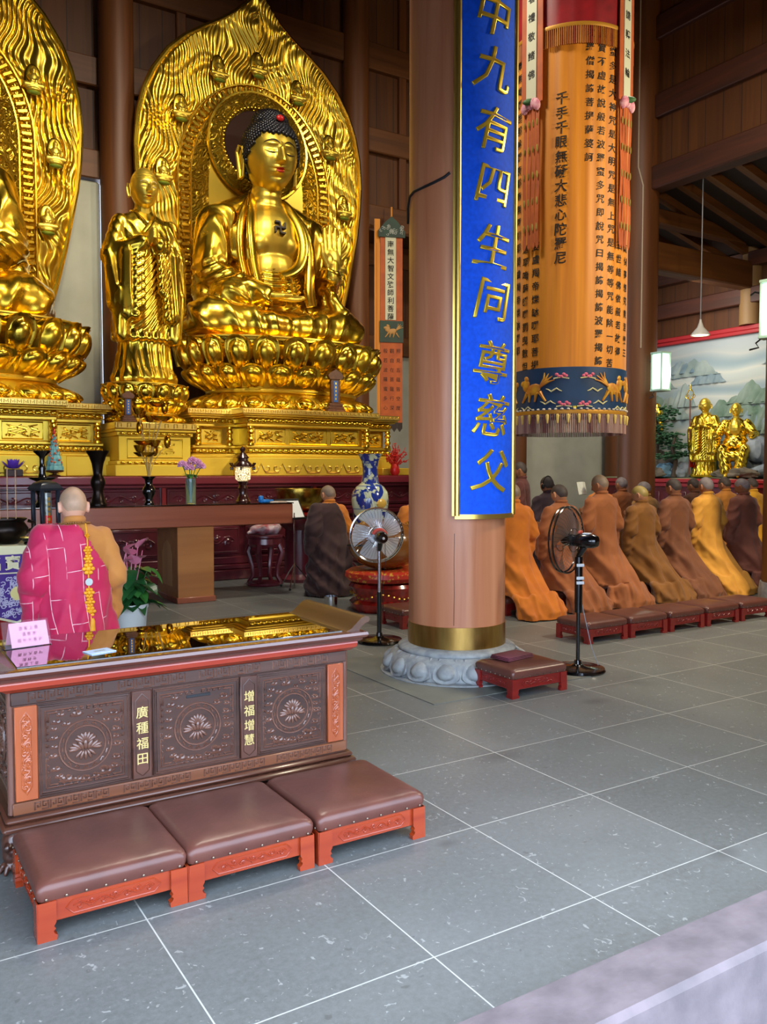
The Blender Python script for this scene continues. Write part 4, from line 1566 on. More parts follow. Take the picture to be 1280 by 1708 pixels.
    for s, x in ((1, 0.03), (-1, 0.15)):
        m.tube([(x, -0.75, 1.12), (x + s * 0.0, -0.79, 0.95), (x - s * 0.02, -0.82, 0.78), (x - s * 0.02, -0.84, 0.62)], [0.03, 0.04, 0.045, 0.05], 8, flat=0.5)
        for k in range(5):
            m.ell((x - s * 0.02, -0.83, 0.66 + 0.09 * k), (0.05, 0.03, 0.022), 8, 6)
    m.build('sash_ribbon', GOLD, t)
    # lapels
    m = MB()

    def band(pts, wd, th):
        q = []
        P = [V(p) for p in pts]
        # smooth the polyline
        for _ in range(2):
            o = [P[0]]
            for a_, b_ in zip(P, P[1:]):
                o += [a_.lerp(b_, 0.25), a_.lerp(b_, 0.75)]
            P = o + [P[-1]]
        m.tube(P, wd, 14, flat=th / wd, up=(0, -1, 0))
    band([(-0.20, 0.10, 2.60), (-0.30, -0.16, 2.50), (-0.44, -0.40, 2.15), (-0.50, -0.55, 1.75), (-0.48, -0.62, 1.30), (-0.42, -0.68, 0.95), (-0.40, -0.78, 0.66)], 0.115, 0.05)
    band([(-0.24, 0.10, 2.56), (-0.38, -0.16, 2.42), (-0.58, -0.36, 2.10), (-0.66, -0.44, 1.75), (-0.64, -0.50, 1.30), (-0.56, -0.60, 0.95)], 0.11, 0.05)
    band([(0.20, 0.10, 2.60), (0.30, -0.16, 2.50), (0.46, -0.40, 2.15), (0.52, -0.54, 1.75), (0.42, -0.62, 1.40), (0.22, -0.68, 1.22), (0.0, -0.68, 1.14)], 0.10, 0.045)
    band([(0.26, 0.10, 2.56), (0.42, -0.14, 2.40), (0.62, -0.34, 2.05), (0.68, -0.44, 1.70), (0.64, -0.52, 1.30), (0.58, -0.6, 0.92), (0.62, -0.62, 0.7)], 0.10, 0.05)
    m.build('lapels', GOLD, t, 60)
    # hands
    m = MB()
    hand_mb(m, Matrix.Translation((0.40, -0.95, 0.80)) @ Matrix.Rotation(R(-92), 4, 'Y') @ Matrix.Rotation(R(70), 4, 'Z') if not raised else Matrix.Translation((0.98, -0.78, 1.30)) @ Matrix.Rotation(R(-10), 4, 'X') @ Matrix.Rotation(R(3), 4, 'Y'), 0.88, 0.10, 0.10, -1)
    link('raised_hand' if raised else 'resting_hand', m.remesh('hand', GOLDS, 0.014, 3), t)
    m = MB()
    hand_mb(m, Matrix.Translation((-0.40, -0.92, 0.74)) @ Matrix.Rotation(R(92), 4, 'Y') @ Matrix.Rotation(R(-70), 4, 'Z'), 0.78, 0.03, 0.15, 1)
    link('resting_hand', m.remesh('resting_hand', GOLDS, 0.014, 3), t)
    # head
    HM = Matrix.Translation((0, -0.22, 3.22)) @ Matrix.Rotation(R(9), 4, 'X') @ Matrix.Scale(1.22, 4) @ Matrix.Diagonal((1.09, 1.0, 1.0, 1.0))
    hd = head_mb(110, 90, ears=2.2).build('head', GOLDS, t, 0)
    hd.matrix_local = HM
    c = MB()
    n = 1500
    for i in range(n):
        zz = 1 - 2 * (i + 0.5) / n
        az = (i * 2.39996323) % (2 * PI)
        el = math.asin(zz)
        a = az if az < PI else az - 2 * PI
        aa = abs(a)
        line = 0.50 if aa < 0.75 else (0.50 - (aa - 0.75) * 1.05 if aa < 1.45 else (-0.25 if aa < 1.75 else -0.55))
        if zz < line:
            continue
        p = head_pt(az, el, f=0) * 1.035
        c.ell(p, 0.031, 8, 5)
    for i in range(260):
        zz = 1 - (i + 0.5) / 260 * 1.1
        az = i * 2.39996
        r_ = math.sqrt(max(0, 1 - zz * zz))
        c.ell((0.23 * r_ * math.cos(az), 0.05 + 0.25 * r_ * math.sin(az), 0.45 + 0.17 * zz), 0.03, 8, 5)
    h = c.build('hair', HAIRB, hd, 60)
    cap_ = MB()
    cap_.grid(lambda u, v: head_pt(2 * PI * u, R(36) + (R(89.5) - R(36)) * v, f=0) * 1.02, 48, 14, wrap=True)
    cap_.grid(lambda u, v: head_pt(R(82) + (R(196)) * u, R(-32) + R(75) * v, f=0) * 1.02, 40, 14)
    cap_.ell((0, 0.05, 0.45), (0.225, 0.245, 0.165), 20, 12)
    cap_.build('hair_cap', HAIRB, hd, 60)
    MB().ell((0, -0.30, 0.475), (0.055, 0.03, 0.042), 14, 10).build('red_jewel', RED, hd)
    d = MB()
    for s in (-1, 1):
        d.tube([face_at(s * (0.10 + 0.52 * k / 10), 0.255 + 0.085 * math.sin(PI * (k / 10) ** 0.8) - 0.02 * k / 10, 0.005) for k in range(11)], [0.004, 0.008, 0.010, 0.011, 0.011, 0.011, 0.010, 0.009, 0.008, 0.006, 0.003], 6)
        d.tube([face_at(s * (0.17 + 0.42 * k / 10), 0.02 - 0.035 * math.sin(PI * k / 10) + 0.02 * (k / 10), 0.004) for k in range(11)], [0.003, 0.006, 0.008, 0.009, 0.010, 0.010, 0.009, 0.008, 0.006, 0.005, 0.003], 6)
    d.build('brows_and_eyelids', DARKP, hd)
    lp = MB()
    lp.grid(lambda u, v: face_at((u - 0.5) * 0.44, -0.405 + (0.055 * (1 - abs(2 * u - 1) ** 1.7) * (1 - 0.25 * math.exp(-((u - .5) / .06) ** 2))) * v, 0.006), 21, 6)
    lp.grid(lambda u, v: face_at((u - 0.5) * 0.42, -0.41 - 0.085 * (1 - abs(2 * u - 1) ** 2) * v, 0.006), 21, 6)
    lp.build('lips', RED, hd, 0)
    MB().ell(face_at(0, 0.30), 0.014, 10, 6).build('forehead_mark', GOLDT, hd)
    # mark on the breast: arms turning to the left
    mk = MB()
    u = 0.092

    def bx(x0, x1, z0, z1):
        mk.box(x0 * u, x1 * u, -0.04, 0.25, z0 * u, z1 * u)
    bx(-0.15, 0.15, -1, 1)
    bx(-1, 1, -0.15, 0.15)
    bx(-1, 0.15, 0.85, 1.15) if False else None
    bx(-0.15, -0.15, 0, 0) if False else None
    bx(-1.0, -0.0, 0.85, 1.15)      # top arm to the left
    bx(0.0, 1.0, -1.15, -0.85)      # bottom arm to the right
    bx(-1.15, -0.85, -1.0, 0.15)    # left arm down
    bx(0.85, 1.15, -0.15, 1.0)      # right arm up
    mk.build('breast_mark', DARKP, t, 0, (0.02, -0.585, 1.96), (R(-10), 0, 0))
    return t


bu = make_buddha('gilded buddha seated in full view with blue-black curled hair and one hand raised')
bu2 = make_buddha('gilded seated buddha half cut off by the left edge of the view', False)
bu2.location = (0.95, 14.30, 3.93)


# ---------------------------------------------------------------- standing gilded monks
def standing_monk_parts(t, Hs, vox, kd=1.0):
    """figure of unit height scaled by Hs, facing -y"""
    m = MB()
    n = 72
    lv = [(0.0, .165, -.09, .10), (.03, .17, -.10, .11), (.08, .145, -.085, .10), (.16, .13, -.075, .09), (.20, .13, -.075, .09), (.205, .165, -.095, .11), (.25, .160, -.09, .11), (.40, .145, -.085, .10), (.52, .135, -.085, .09), (.60, .135, -.085, .085),
          (.68, .14, -.085, .08), (.735, .135, -.07, .075), (.77, .10, -.05, .06), (.79, .055, -.04, .05), (.81, .04, -.035, .04)]
    rings = []
    for z, a, f, bk in lv:
        o = []
        for i in range(n):
            an = 2 * PI * i / n
            c_, s_ = math.cos(an), math.sin(an)
            amp = 0.05 if z < 0.2 else 0.02
            rr = 1 + amp * math.sin(15 * an + z * 9)
            o.append((a * c_ * rr, ((bk if s_ > 0 else -f) * s_) * rr, z))
        rings.append(o)
    m.loft(rings)
    for s in (-1, 1):
        m.cap((s * .115, 0, .725), (s * .165, -.015, .575), .048, .052, 14)
        m.cap((s * .165, -.015, .575), (s * .045, -.115, .628), .05, .035, 14)
        m.cap((s * .165, -.03, .56), (s * .15, -.05, .36), .042, .05, 14)
        m.cap((s * .115, -.085, .58), (s * .115, -.085, .32), .035, .042, 14)
        m.cap((s * .14, -.06, .40), (s * .135, -.06, .22), .05, .035, 14)
        m.cap((s * .07, -.108, .60), (s * .082, -.115, .30), .016, .024, 12).cap((s * .045, -.11, .60), (s * .052, -.118, .38 + .04 * s), .014, .02, 12)

    def disp(x, y, z, no):
        ax = np.abs(x)
        front = smin(-y, 0.02, 0.06)
        mid = (1 - smin(ax, 0.075, 0.11)) * front * smin(z, 0.215, 0.26) * (1 - smin(z, 0.56, 0.62))
        u_ = ridge((z - 5.0 * (x + 0.03) ** 2 - 0.9 * x) * 2 * PI / 0.036, 1.4)
        sd = (1 - mid) * smin(z, 0.02, 0.06) * (1 - smin(z, 0.60, 0.68))
        vf = ridge((x * 0.9 + y * 0.7) * 2 * PI / 0.030 + 1.3 * np.sin(z * 9 + 20 * x), 1.6)
        up = smin(z, 0.62, 0.68) * (1 - smin(z, 0.73, 0.76))
        df = ridge((z * 0.8 + x) * 2 * PI / 0.05, 2)
        return kd * (0.0062 * u_ * mid + 0.0062 * vf * sd + 0.003 * df * up)
    m.xf(Matrix.Scale(1, 4))
    me = m.remesh('robe', GOLD, vox, 3, 0.5, disp)
    me.transform(Matrix.Scale(Hs, 4))
    link('robe', me, t)
    m = MB()
    for s in (-1, 1):
        m.ell((s * .012, -.135, .655), (.014, .026, .034), 12, 8)
        for k in range(4):
            z = .640 + .012 * k
            m.cap((s * .018, -.148, z), (s * .004, -.166, z + .006), .0075, .0068, 8).cap((s * .004, -.166, z + .006), (-s * .012, -.158, z + .010), .0068, .006, 8)
        m.cap((s * .012, -.14, .682), (s * .002, -.158, .698), .008, .0065, 8)
        m.cap((s * .03, -.12, .632), (s * .014, -.135, .645), .02, .018, 10)
    me = m.remesh('hands', GOLDS, vox * 0.6, 2)
    me.transform(Matrix.Scale(Hs, 4))
    link('clasped_hands', me, t)
    m = MB().cap((0, 0, .75), (0, -.012, .84), .045, .040)
    m.merge(head_mb(70, 56, old=1.0, ears=1.3), Matrix.Translation((0, -.026, .890)) @ Matrix.Rotation(R(6), 4, 'X') @ Matrix.Scale(.188, 4))
    m.xf(Matrix.Scale(Hs, 4))
    hd = m.build('head', GOLDS, t, 0)
    d = MB()
    for s in (-1, 1):
        d.tube([face_at(s * (0.12 + 0.5 * k / 8), 0.22 + 0.07 * math.sin(PI * k / 8), 0.004) for k in range(9)], 0.008, 6)
        d.tube([face_at(s * (0.18 + 0.38 * k / 8), 0.05 - 0.02 * math.sin(PI * k / 8), 0.004) for k in range(9)], 0.008, 6)
    d.xf(Matrix.Scale(Hs, 4) @ Matrix.Translation((0, -.026, .890)) @ Matrix.Rotation(R(6), 4, 'X') @ Matrix.Scale(.188, 4))
    d.build('brows', mat('pale_brow', '#c9b98a', 0.6), hd)
    lp = MB().grid(lambda u, v: face_at((u - 0.5) * 0.36, -0.40 + (v - 0.5) * 0.07 * (1 - abs(2 * u - 1) ** 2), 0.008), 15, 5)
    lp.xf(Matrix.Scale(Hs, 4) @ Matrix.Translation((0, -.026, .890)) @ Matrix.Rotation(R(6), 4, 'X') @ Matrix.Scale(.188, 4))
    lp.build('lips', RED, hd, 0)
    # collar
    c_ = MB()
    c_.tube([(-.045, .03, .80), (-.05, -.02, .785), (-.035, -.06, .755), (0, -.083, .715), (.02, -.088, .69)], .012, 8, flat=0.6)
    c_.tube([(.045, .03, .80), (.05, -.02, .785), (.035, -.06, .755), (0, -.086, .715), (-.03, -.092, .68)], .012, 8, flat=0.6)
    c_.xf(Matrix.Scale(Hs, 4))
    c_.build('collar', GOLD, t)
    return t


kp = thing('gilded_plinth', 'gilded box plinth carrying the standing gilded monk figure between the two buddhas', 'pedestal', (3.83, 12.62, 1.63))
b = MB()
for z0, z1, o in ((0, 0.17, 0.07), (0.17, 0.23, 0.04), (0.23, 0.60, 0.0), (0.60, 0.66, 0.03), (0.66, 0.70, 0.07)):
    b.box(-0.55 - o, 0.55 + o, -o, 1.1 + o, z0, z1, 0.01)
b.build('body', GOLDF, kp)
b = MB().box(-0.62, 0.62, -0.1, 1.2, 0.70, 0.80, 0.01)
b.build('cornice', GOLDT, kp)
b = MB()
for k in range(11):
    for z in (0.20, 0.63):
        b.ell((-0.5 + k * 0.1, -0.045, z), (0.045, 0.03, 0.022), 8, 6)
for sx in (-1, 1):
    for k in range(9):
        b.tube([(sx * 0.3 * 0 + -0.58 + k * 0.14, -0.1, 0.72), (-0.58 + k * 0.14, -0.1, 0.78), (-0.53 + k * 0.14, -0.1, 0.78), (-0.53 + k * 0.14, -0.1, 0.73)], 0.006, 4)
b.build('petal_molding', GOLD, kp)
b = MB().tube([(-0.42, 0, 0.28), (0.42, 0, 0.28), (0.42, 0, 0.55), (-0.42, 0, 0.55)], 0.015, 5, closed=True)
wavy(b, -0.3, 0.3, 0.415, 0.18, 0.0, 4, 77)
b.build('relief', GOLDS, kp)
kl = lotus_throne('small gilded lotus throne under the standing gilded monk figure', 0.62, 0.5, (0, 0.14, 0.17, 0.36, 0.60), (3.86, 13.2, 2.435), 'lotus thrones', 14, 0.42)
ks = thing('monk_statue', 'tall gilded old monk statue with clasped hands standing between the two buddhas', 'statue', (3.85, 13.2, 3.035), R(3))
standing_monk_parts(ks, 3.36, 0.0062)
ks.scale = (0.9, 0.95, 1)

# ---------------------------------------------------------------- mural wall with arhats
pf = thing('relief_platform', 'long red platform under the painted mountain relief on the far right wall', 'platform', (17.3, 11.0, 0))
b = MB().box(0.06, 1.65, -4, 5.5, 0, 1.40)
b.build('body', mat('deep_red_front', '#5f1417', 0.4), pf)
b = MB().box(-0.04, 1.65, -4, 5.5, 1.42, 1.52, 0.02).box(0.0, 1.65, -4, 5.5, 1.32, 1.42, 0.015).box(0.0, 1.0, -4, 5.5, 0, 0.2, 0.02)
b.build('red_molding', REDTRIM, pf)
b = MB()
for k in range(11):
    b.box(0.03, 0.1, -3.9 + k * 0.82, -3.2 + k * 0.82, 0.35, 1.2, 0.01)
b.build('panels', MAROON, pf)
gr = MB().grid(lambda u, v: (-0.0 + 1.65 * u, -4 + 9.5 * v, 1.53 + 0.05 * mnoise.noise(V((u * 3, v * 12, 0))) + 0.05 * u), 12, 60)
gr.build('mossy_ground', mat('mossy_ground', '#6f7a55', 0.9, 0, '#9a9a80', 5), pf)


def mural_mat():
    t = NT('painted_sky_relief')
    n1 = t.n('ShaderNodeTexWave', wave_type='BANDS', bands_direction='Z')
    n1.inputs['Scale'].default_value = 0.55
    n1.inputs['Distortion'].default_value = 11.0
    n1.inputs['Detail'].default_value = 2.0
    n1.inputs['Detail Scale'].default_value = 0.7
    mp = t.n('ShaderNodeMapping')
    mp.inputs['Scale'].default_value = (1, 0.45, 1.0)
    t.l(t.co.outputs['Object'], mp.inputs[0])
    t.l(mp.outputs[0], n1.inputs['Vector'])
    c = t.ramp(n1.outputs['Fac'], (0.0, S('#8d9fa6')), (0.35, S('#a9b3b2')), (0.6, S('#bfc1b8')), (0.9, S('#b3bab6')))
    sx = t.n('ShaderNodeSeparateXYZ')
    t.l(t.co.outputs['Object'], sx.inputs[0])
    f = t.ramp(t.math('MULTIPLY_ADD', sx.outputs[2], 0.5, -1.45), (0.0, 0.0), (0.5, 1.0))
    c = t.mix(f, c, S('#8d99a4'))
    t.l(c, t.b.inputs['Base Color'])
    t.inp('Roughness', 0.75)
    t.bump(n1.outputs['Fac'], 0.5, 0.05)
    return t.m


mu = thing('mountain_relief', 'painted mountain and cloud relief covering the far right wall behind the gilded figures', 'mural', (18.95, 11.0, 1.53))
MB().box(-0.06, 0.04, -4, 6.1, 0, 3.58).build('sky_panel', mural_mat(), mu)
MB().box(-0.16, 0.04, -4, 6.1, 3.58, 3.68, 0.02).box(-0.12, 0.04, -4, 6.1, 3.68, 3.80, 0.02).build('red_molding', REDTRIM, mu)
rn = random.Random(12)
greens = [mat('mountain_blue', '#5f7784', 0.8, 0, '#8a9a9e', 2), mat('mountain_green', '#5a7461', 0.8, 0, '#83958a', 2), mat('mountain_grey', '#788a88', 0.8, 0, '#9aa6a2', 2)]


def mountain(yc, zb, w_, h, dep, k, seed):
    """a carved mountain: ridge with fluted flanks standing out of the panel"""
    r_ = random.Random(seed)
    pk_ = [(r_.uniform(-0.55, 0.55), r_.uniform(0.55, 1.0), r_.uniform(0.18, 0.34)) for _ in range(3)] + [(0, 1.0, 0.3)]

    def fn(u, v):
        y = (u - 0.5) * 2
        top = max(p[1] * max(0, 1 - (abs(y - p[0]) / (p[2] * 2.1)) ** 1.25) for p in pk_) * (1 - abs(y) ** 4)
        top += 0.03 * math.sin(y * 31 + seed)
        z = max(0.0, top) * v
        x = -0.7 * dep * (1 - v) ** 0.8 * (0.6 + 0.4 * math.sin(y * 17 + seed + 3 * v)) * (1 - abs(y) ** 3) - 0.02
        return (-0.05 + x, yc + y * w_ / 2, zb + z * h)
    MB().grid(fn, 44, 14).build('mountain', greens[k], mu, 0)


rm_ = random.Random(31)
for i in range(46):
    lay = i % 4
    yc = -2.5 + 8.0 * ((i * 0.618) % 1.0)
    zb = (2.55, 1.75, 1.05, 0.25)[lay] + rm_.uniform(-0.2, 0.25)
    w_ = rm_.uniform(0.9, 1.9)
    h = rm_.uniform(0.28, 0.55) * (1.0, 1.25, 1.5, 1.6)[lay]
    dep, k = (0.08, 0.14, 0.22, 0.3)[lay], rm_.choice((0, 1, 2, 1) if lay else (2, 0, 2))
    mountain(yc, zb, w_, h, dep, k, i * 3 + 1)


def rock(name, label, loc, r_, m_, seed, sc=(1, 1, 1)):
    m = MB()

    def fn(u, v):
        a, e = 2 * PI * u, (v - 0.5) * PI * 0.999
        d = V((math.cos(e) * math.cos(a), math.cos(e) * math.sin(a), math.sin(e)))
        k = 1 + 0.35 * mnoise.noise(d * 1.6 + V((seed * 7, 0, 0))) + 0.16 * mnoise.noise(d * 4 + V((seed * 3, 1, 0)))
        k = round(k * 7) / 7 * 0.5 + k * 0.5
        return (d.x * k * r_ * sc[0], d.y * k * r_ * sc[1], max(-0.35 * r_, d.z * k * r_ * sc[2]) + 0.35 * r_)
    m.grid(fn, 28, 18, wrap=True)
    o = m.build(name, m_, None, 25, loc)
    return tag(o, label, 'rock', 'rocks under the mural')


RK = mat('brown_rock', '#6d6355', 0.85, 0, '#4d463c', 4, bump=0.4, bs=14, bd=0.03)
RK2 = mat('grey_rock', '#8b9092', 0.8, 0, '#5f6a70', 4, bump=0.3, bs=14, bd=0.03)
RK3 = mat('blue_rock', '#7fa6c0', 0.8, 0, '#567e98', 4)
rock('rock', 'large brown rock below the gilded robe fragment beside the dark column', (18.1, 15.2, 1.56), 0.48, RK, 1, (0.8, 1.2, 1.0))
rock('rock', 'blue tinted rock under the two small pine trees', (17.85, 14.72, 1.56), 0.27, RK3, 2)
rock('rock', 'dark grey rock between the blue rock and the staff bearing figure', (17.95, 14.25, 1.56), 0.27, RK2, 3, (0.8, 1.1, 1))
rock('rock', 'low brown rock lying in front of the blue rock', (17.6, 14.95, 1.56), 0.24, RK, 4, (0.8, 1.7, 0.7))
rock('rock', 'grey rock serving as the seat of the seated gilded figure', (18.2, 12.72, 1.56), 0.42, RK2, 5, (1, 1.3, 1.0))
rock('rock', 'long flat brown rock at the front edge under the elephant figure', (17.6, 12.5, 1.56), 0.25, RK, 6, (0.8, 2.4, 0.6))


def arhat(label, loc, rz, h, group):
    t = thing('arhat_statue', label, 'statue', loc, rz, group)
    standing_monk_parts(t, h, 0.0075, 0.6)
    return t


a1 = arhat('small gilded standing figure holding a tall ringed staff before the mural', (18.0, 13.64, 1.56), R(-72), 2.0, 'gilded figures before the mural')
st = MB().tube([(-0.33, -0.16, 0.06), (-0.33, -0.16, 1.95)], 0.016, 8)
st.build('staff', mat('staff_wood', '#6a2a1e', 0.4), a1)
sf = MB().tube([(-0.33 + 0.075 * math.sin(k * PI / 6), -0.16, 2.06 - 0.13 * math.cos(k * PI / 6)) for k in range(12)], 0.014, 6, closed=True)
for s in (-1, 1):
    sf.tube(arc((-0.33 + s * 0.075, -0.16, 2.02), 0.045, 0, 360, 14)[:-1], 0.008, 5, closed=True)
sf.lathe([(0.0, 0), (0.03, 0.02), (0.02, 0.05), (0.03, 0.08), (0.0, 0.18)], 10, (-0.33, -0.16, 2.15))
sf.build('staff_head', GOLD, a1)
MB().cap((-0.22, -0.10, 1.2), (-0.33, -0.16, 1.22), 0.05, 0.045).build('holding_hand', GOLDS, a1)
MB().grid(lambda u, v: (-0.30 - 0.05 * math.sin(u * 3), 0.06 - 0.22 * u, 0.25 + 0.95 * v), 6, 8).build('red_lining', RED, a1)
a3 = dup(a1, (18.2, 15.62, 2.0), R(-60), 'gilded standing figure half hidden behind the lantern and the dark column')
a2 = thing('arhat_statue', 'small gilded figure seated on a grey rock before the mural', 'statue', (17.95, 12.74, 1.56), R(-62), 'gilded figures before the mural')
m = MB()
m.ell((0, 0.02, 1.12), (0.27, 0.19, 0.32), 18, 12).ell((0, 0, 0.80), (0.30, 0.24, 0.24), 18, 10)
for s in (-1, 1):
    m.cap((s * 0.15, -0.05, 0.72), (s * 0.24, -0.42, 0.66), 0.15, 0.12).cap((s * 0.24, -0.42, 0.66), (s * 0.14, -0.42, 0.14), 0.13, 0.14)
    m.cap((s * 0.25, 0.02, 1.30), (s * 0.42, -0.08, 1.0), 0.10, 0.11).cap((s * 0.42, -0.08, 1.0), (s * 0.40, -0.32, 0.98), 0.10, 0.08)
    m.cap((s * 0.43, -0.1, 0.95), (s * 0.45, -0.15, 0.6), 0.11, 0.08)
m.cap((-0.14, -0.42, 0.5), (0.14, -0.42, 0.5), 0.12)
link('robe', m.remesh('robe', GOLD, 0.018, 3, 0.5, lambda x, y, z, no: 0.011 * ridge((x * 0.8 + z * 0.8 + y * 0.5) * 2 * PI / 0.11 + np.sin(6 * z), 1.8) * (z > 0.08)), a2)
m = MB().ell((0, -0.06, 1.18), (0.16, 0.17, 0.22), 16, 10).cap((0, 0, 1.38), (0, -0.02, 1.50), 0.075, 0.07)
m.merge(head_mb(60, 48, old=1.0, ears=1.3), Matrix.Translation((0, -0.04, 1.62)) @ Matrix.Scale(0.33, 4))
m.build('head_and_chest', GOLDS, a2, 0)
for s in (-1, 1):
    m = MB()
    hand_mb(m, Matrix.Translation((s * 0.41, -0.34, 0.98)) @ Matrix.Rotation(R(50), 4, 'X'), 0.2, 0.1, 0.4, -s)
    link('hand', m.remesh('hand', GOLDS, 0.007, 2), a2)
    f_ = MB().cap((s * 0.14, -0.46, 0.05), (s * 0.14, -0.62, 0.03), 0.055, 0.04)
    f_.build('foot', GOLDS, a2)
# elephant figure lying beside the seated arhat
el = thing('elephant_statue', 'grey blue elephant figure lying beside the seated gilded figure', 'statue', (18.1, 11.98, 1.56), R(-90))
m = MB()
m.ell((0.55, 0.1, 0.42), (0.75, 0.42, 0.42), 20, 12).ell((-0.22, -0.08, 0.66), (0.30, 0.27, 0.31), 18, 12)
m.cap((-0.40, -0.15, 0.62), (-0.56, -0.22, 0.32), 0.15, 0.10).cap((-0.56, -0.22, 0.32), (-0.46, -0.30, 0.10), 0.10, 0.07).cap((-0.46, -0.30, 0.10), (-0.26, -0.34, 0.09), 0.07, 0.05)
for s in (-1, 1):
    m.ell((-0.06, -0.02 + s * 0.30, 0.66), (0.19, 0.035, 0.24), 14, 10, Matrix.Rotation(s * 0.5, 3, 'Z'))
    m.cap((0.1, s * 0.25, 0.2), (-0.3, s * 0.3, 0.09), 0.13, 0.10)
    m.cap((0.95, s * 0.25, 0.2), (0.6, s * 0.42, 0.09), 0.15, 0.10)
m.cap((1.25, 0.1, 0.5), (1.36, 0.1, 0.15), 0.03, 0.02)
link('body', m.remesh('body', mat('elephant_grey', '#8d97a1', 0.7, 0, '#6f7c8a', 5, bump=0.2, bs=12, bd=0.02), 0.018, 3), el)
for s in (-1, 1):
    MB().tube([(-0.42, -0.12 + s * 0.13, 0.5), (-0.55, -0.14 + s * 0.16, 0.38), (-0.66, -0.15 + s * 0.14, 0.42)], [0.035, 0.028, 0.008], 8).build('tusk', mat('ivory', '#e8dcc0', 0.4), el)
    MB().ell((-0.42, -0.10 + s * 0.20, 0.76), 0.03, 10, 8).build('eye', BLACKG, el)
PINE = mat('pine_green', '#2f5a3a', 0.8, 0, '#1f4429', 6)
BARK = mat('bark', '#4d4034', 0.85)
for k, (loc, lean, lab) in enumerate((((17.95, 15.05, 1.56), 0.25, 'taller small pine tree growing between the rocks under the mural'), ((17.75, 14.38, 1.56), -0.15, 'shorter small pine tree beside the staff bearing gilded figure'))):
    p = thing('pine_tree', lab, 'tree', loc, 0, 'small pines under the mural')
    H_ = (1.75, 1.15)[k]
    MB().tube([(0, 0, 0), (0.02, lean * 0.3, H_ * 0.35), (-0.04, -lean * 0.2, H_ * 0.65), (0, lean * 0.5, H_)], [0.07, 0.055, 0.045, 0.02], 8).build('trunk', BARK, p)
    r_ = random.Random(k + 3)
    f_ = MB()
    for q in range(11):
        c_ = V((r_.uniform(-.25, .25), r_.uniform(-.32, .32), H_ * r_.uniform(0.45, 1.02)))
        for z in range(26):
            d = V((r_.gauss(0, .10), r_.gauss(0, .13), r_.gauss(0, .035)))
            f_.ell(c_ + d, (0.045, 0.05, 0.022), 6, 4)
    f_.build('foliage', PINE, p)

# ---------------------------------------------------------------- altar table and what stands on it
PADAUK = woodmat('padauk_wood', '#7a3c25', '#96543a', 0.35, 'x', 7, coat=0.2)
PIERW = woodmat('pale_brown_wood', '#8a5527', '#a9713a', 0.4, 'x', 5, coat=0.15)
at_ = thing('altar_table', 'long plain brown altar table on block legs before the maroon dais', 'table', (1.1, 10.5, 0))
MB().box(-3.99, 3.99, 0, 0.9, 0.985, 1.262, 0.012).build('apron', PADAUK, at_)
MB().box(-4.0, 4.0, -0.01, 0.91, 1.262, 1.275, 0.003).build('glass_top', mat('black_glass', '#100c0c', 0.06, coat=0.6), at_)
for s in (-1, 1):
    x = s * 2.605
    lg = MB().box(x - 0.245, x + 0.245, 0.02, 0.88, 0.06, 0.985, 0.006).build('leg', PIERW, at_)
    MB().box(x - 0.262, x + 0.262, 0.0, 0.9, 0, 0.075, 0.008).build('foot', PADAUK, lg)
    pn = MB().prism([(0.25, 0.2), (0.65, 0.2), (0.65, 0.62), (0.58, 0.74), (0.45, 0.8), (0.32, 0.74), (0.25, 0.62)], x - 0.2465, x - 0.244, 'yz').build('arched_opening', woodmat('pale_opening_panel', '#a5774a', '#c29562', 0.4, 'z', 5), lg)  # pale flat panel stands in for the carved opening in the leg

BRONZE = mat('dark_bronze', '#2c211b', 0.32, 0.75, '#1c1512', 6)
TZ = 1.2755


def lathe_thing(name, label, cat, loc, prof, m_, n=32, group=None, part='body'):
    t = MB().lathe(prof, n).build(name, m_, None, 50, loc)
    return tag(t, label, cat, group)


gu = lathe_thing('beaker_vase', 'tall dark bronze beaker vase with flared mouth on the altar table', 'vase', (2.52, 10.68, TZ), [(0.10, 0), (0.105, 0.02), (0.085, 0.05), (0.075, 0.10), (0.06, 0.16), (0.062, 0.2), (0.085, 0.26), (0.09, 0.30), (0.08, 0.34), (0.055, 0.38), (0.055, 0.42), (0.07, 0.52), (0.10, 0.61), (0.135, 0.665), (0.14, 0.68), (0.13, 0.68), (0.09, 0.6), (0.04, 0.5)], BRONZE)
v2 = lathe_thing('black_vase', 'small gloss black vase holding tall gilded lotus stems on the altar table', 'vase', (3.15, 10.68, TZ), [(0.06, 0), (0.065, 0.015), (0.05, 0.04), (0.045, 0.08), (0.075, 0.14), (0.085, 0.18), (0.07, 0.22), (0.045, 0.25), (0.05, 0.32), (0.085, 0.355), (0.09, 0.362), (0.08, 0.36), (0.04, 0.3)], BLACKG)
fl = thing('gilded_lotus_stems', 'gilded metal lotus stems rising from the small black vase', 'ornament', (3.15, 10.68, TZ + 0.31))
rn = random.Random(5)
GILT = mat('gilt_metal', '#c58a1c', 0.22, 0.95)
STRAW = mat('straw_gold', '#c9a860', 0.45, 0.5)
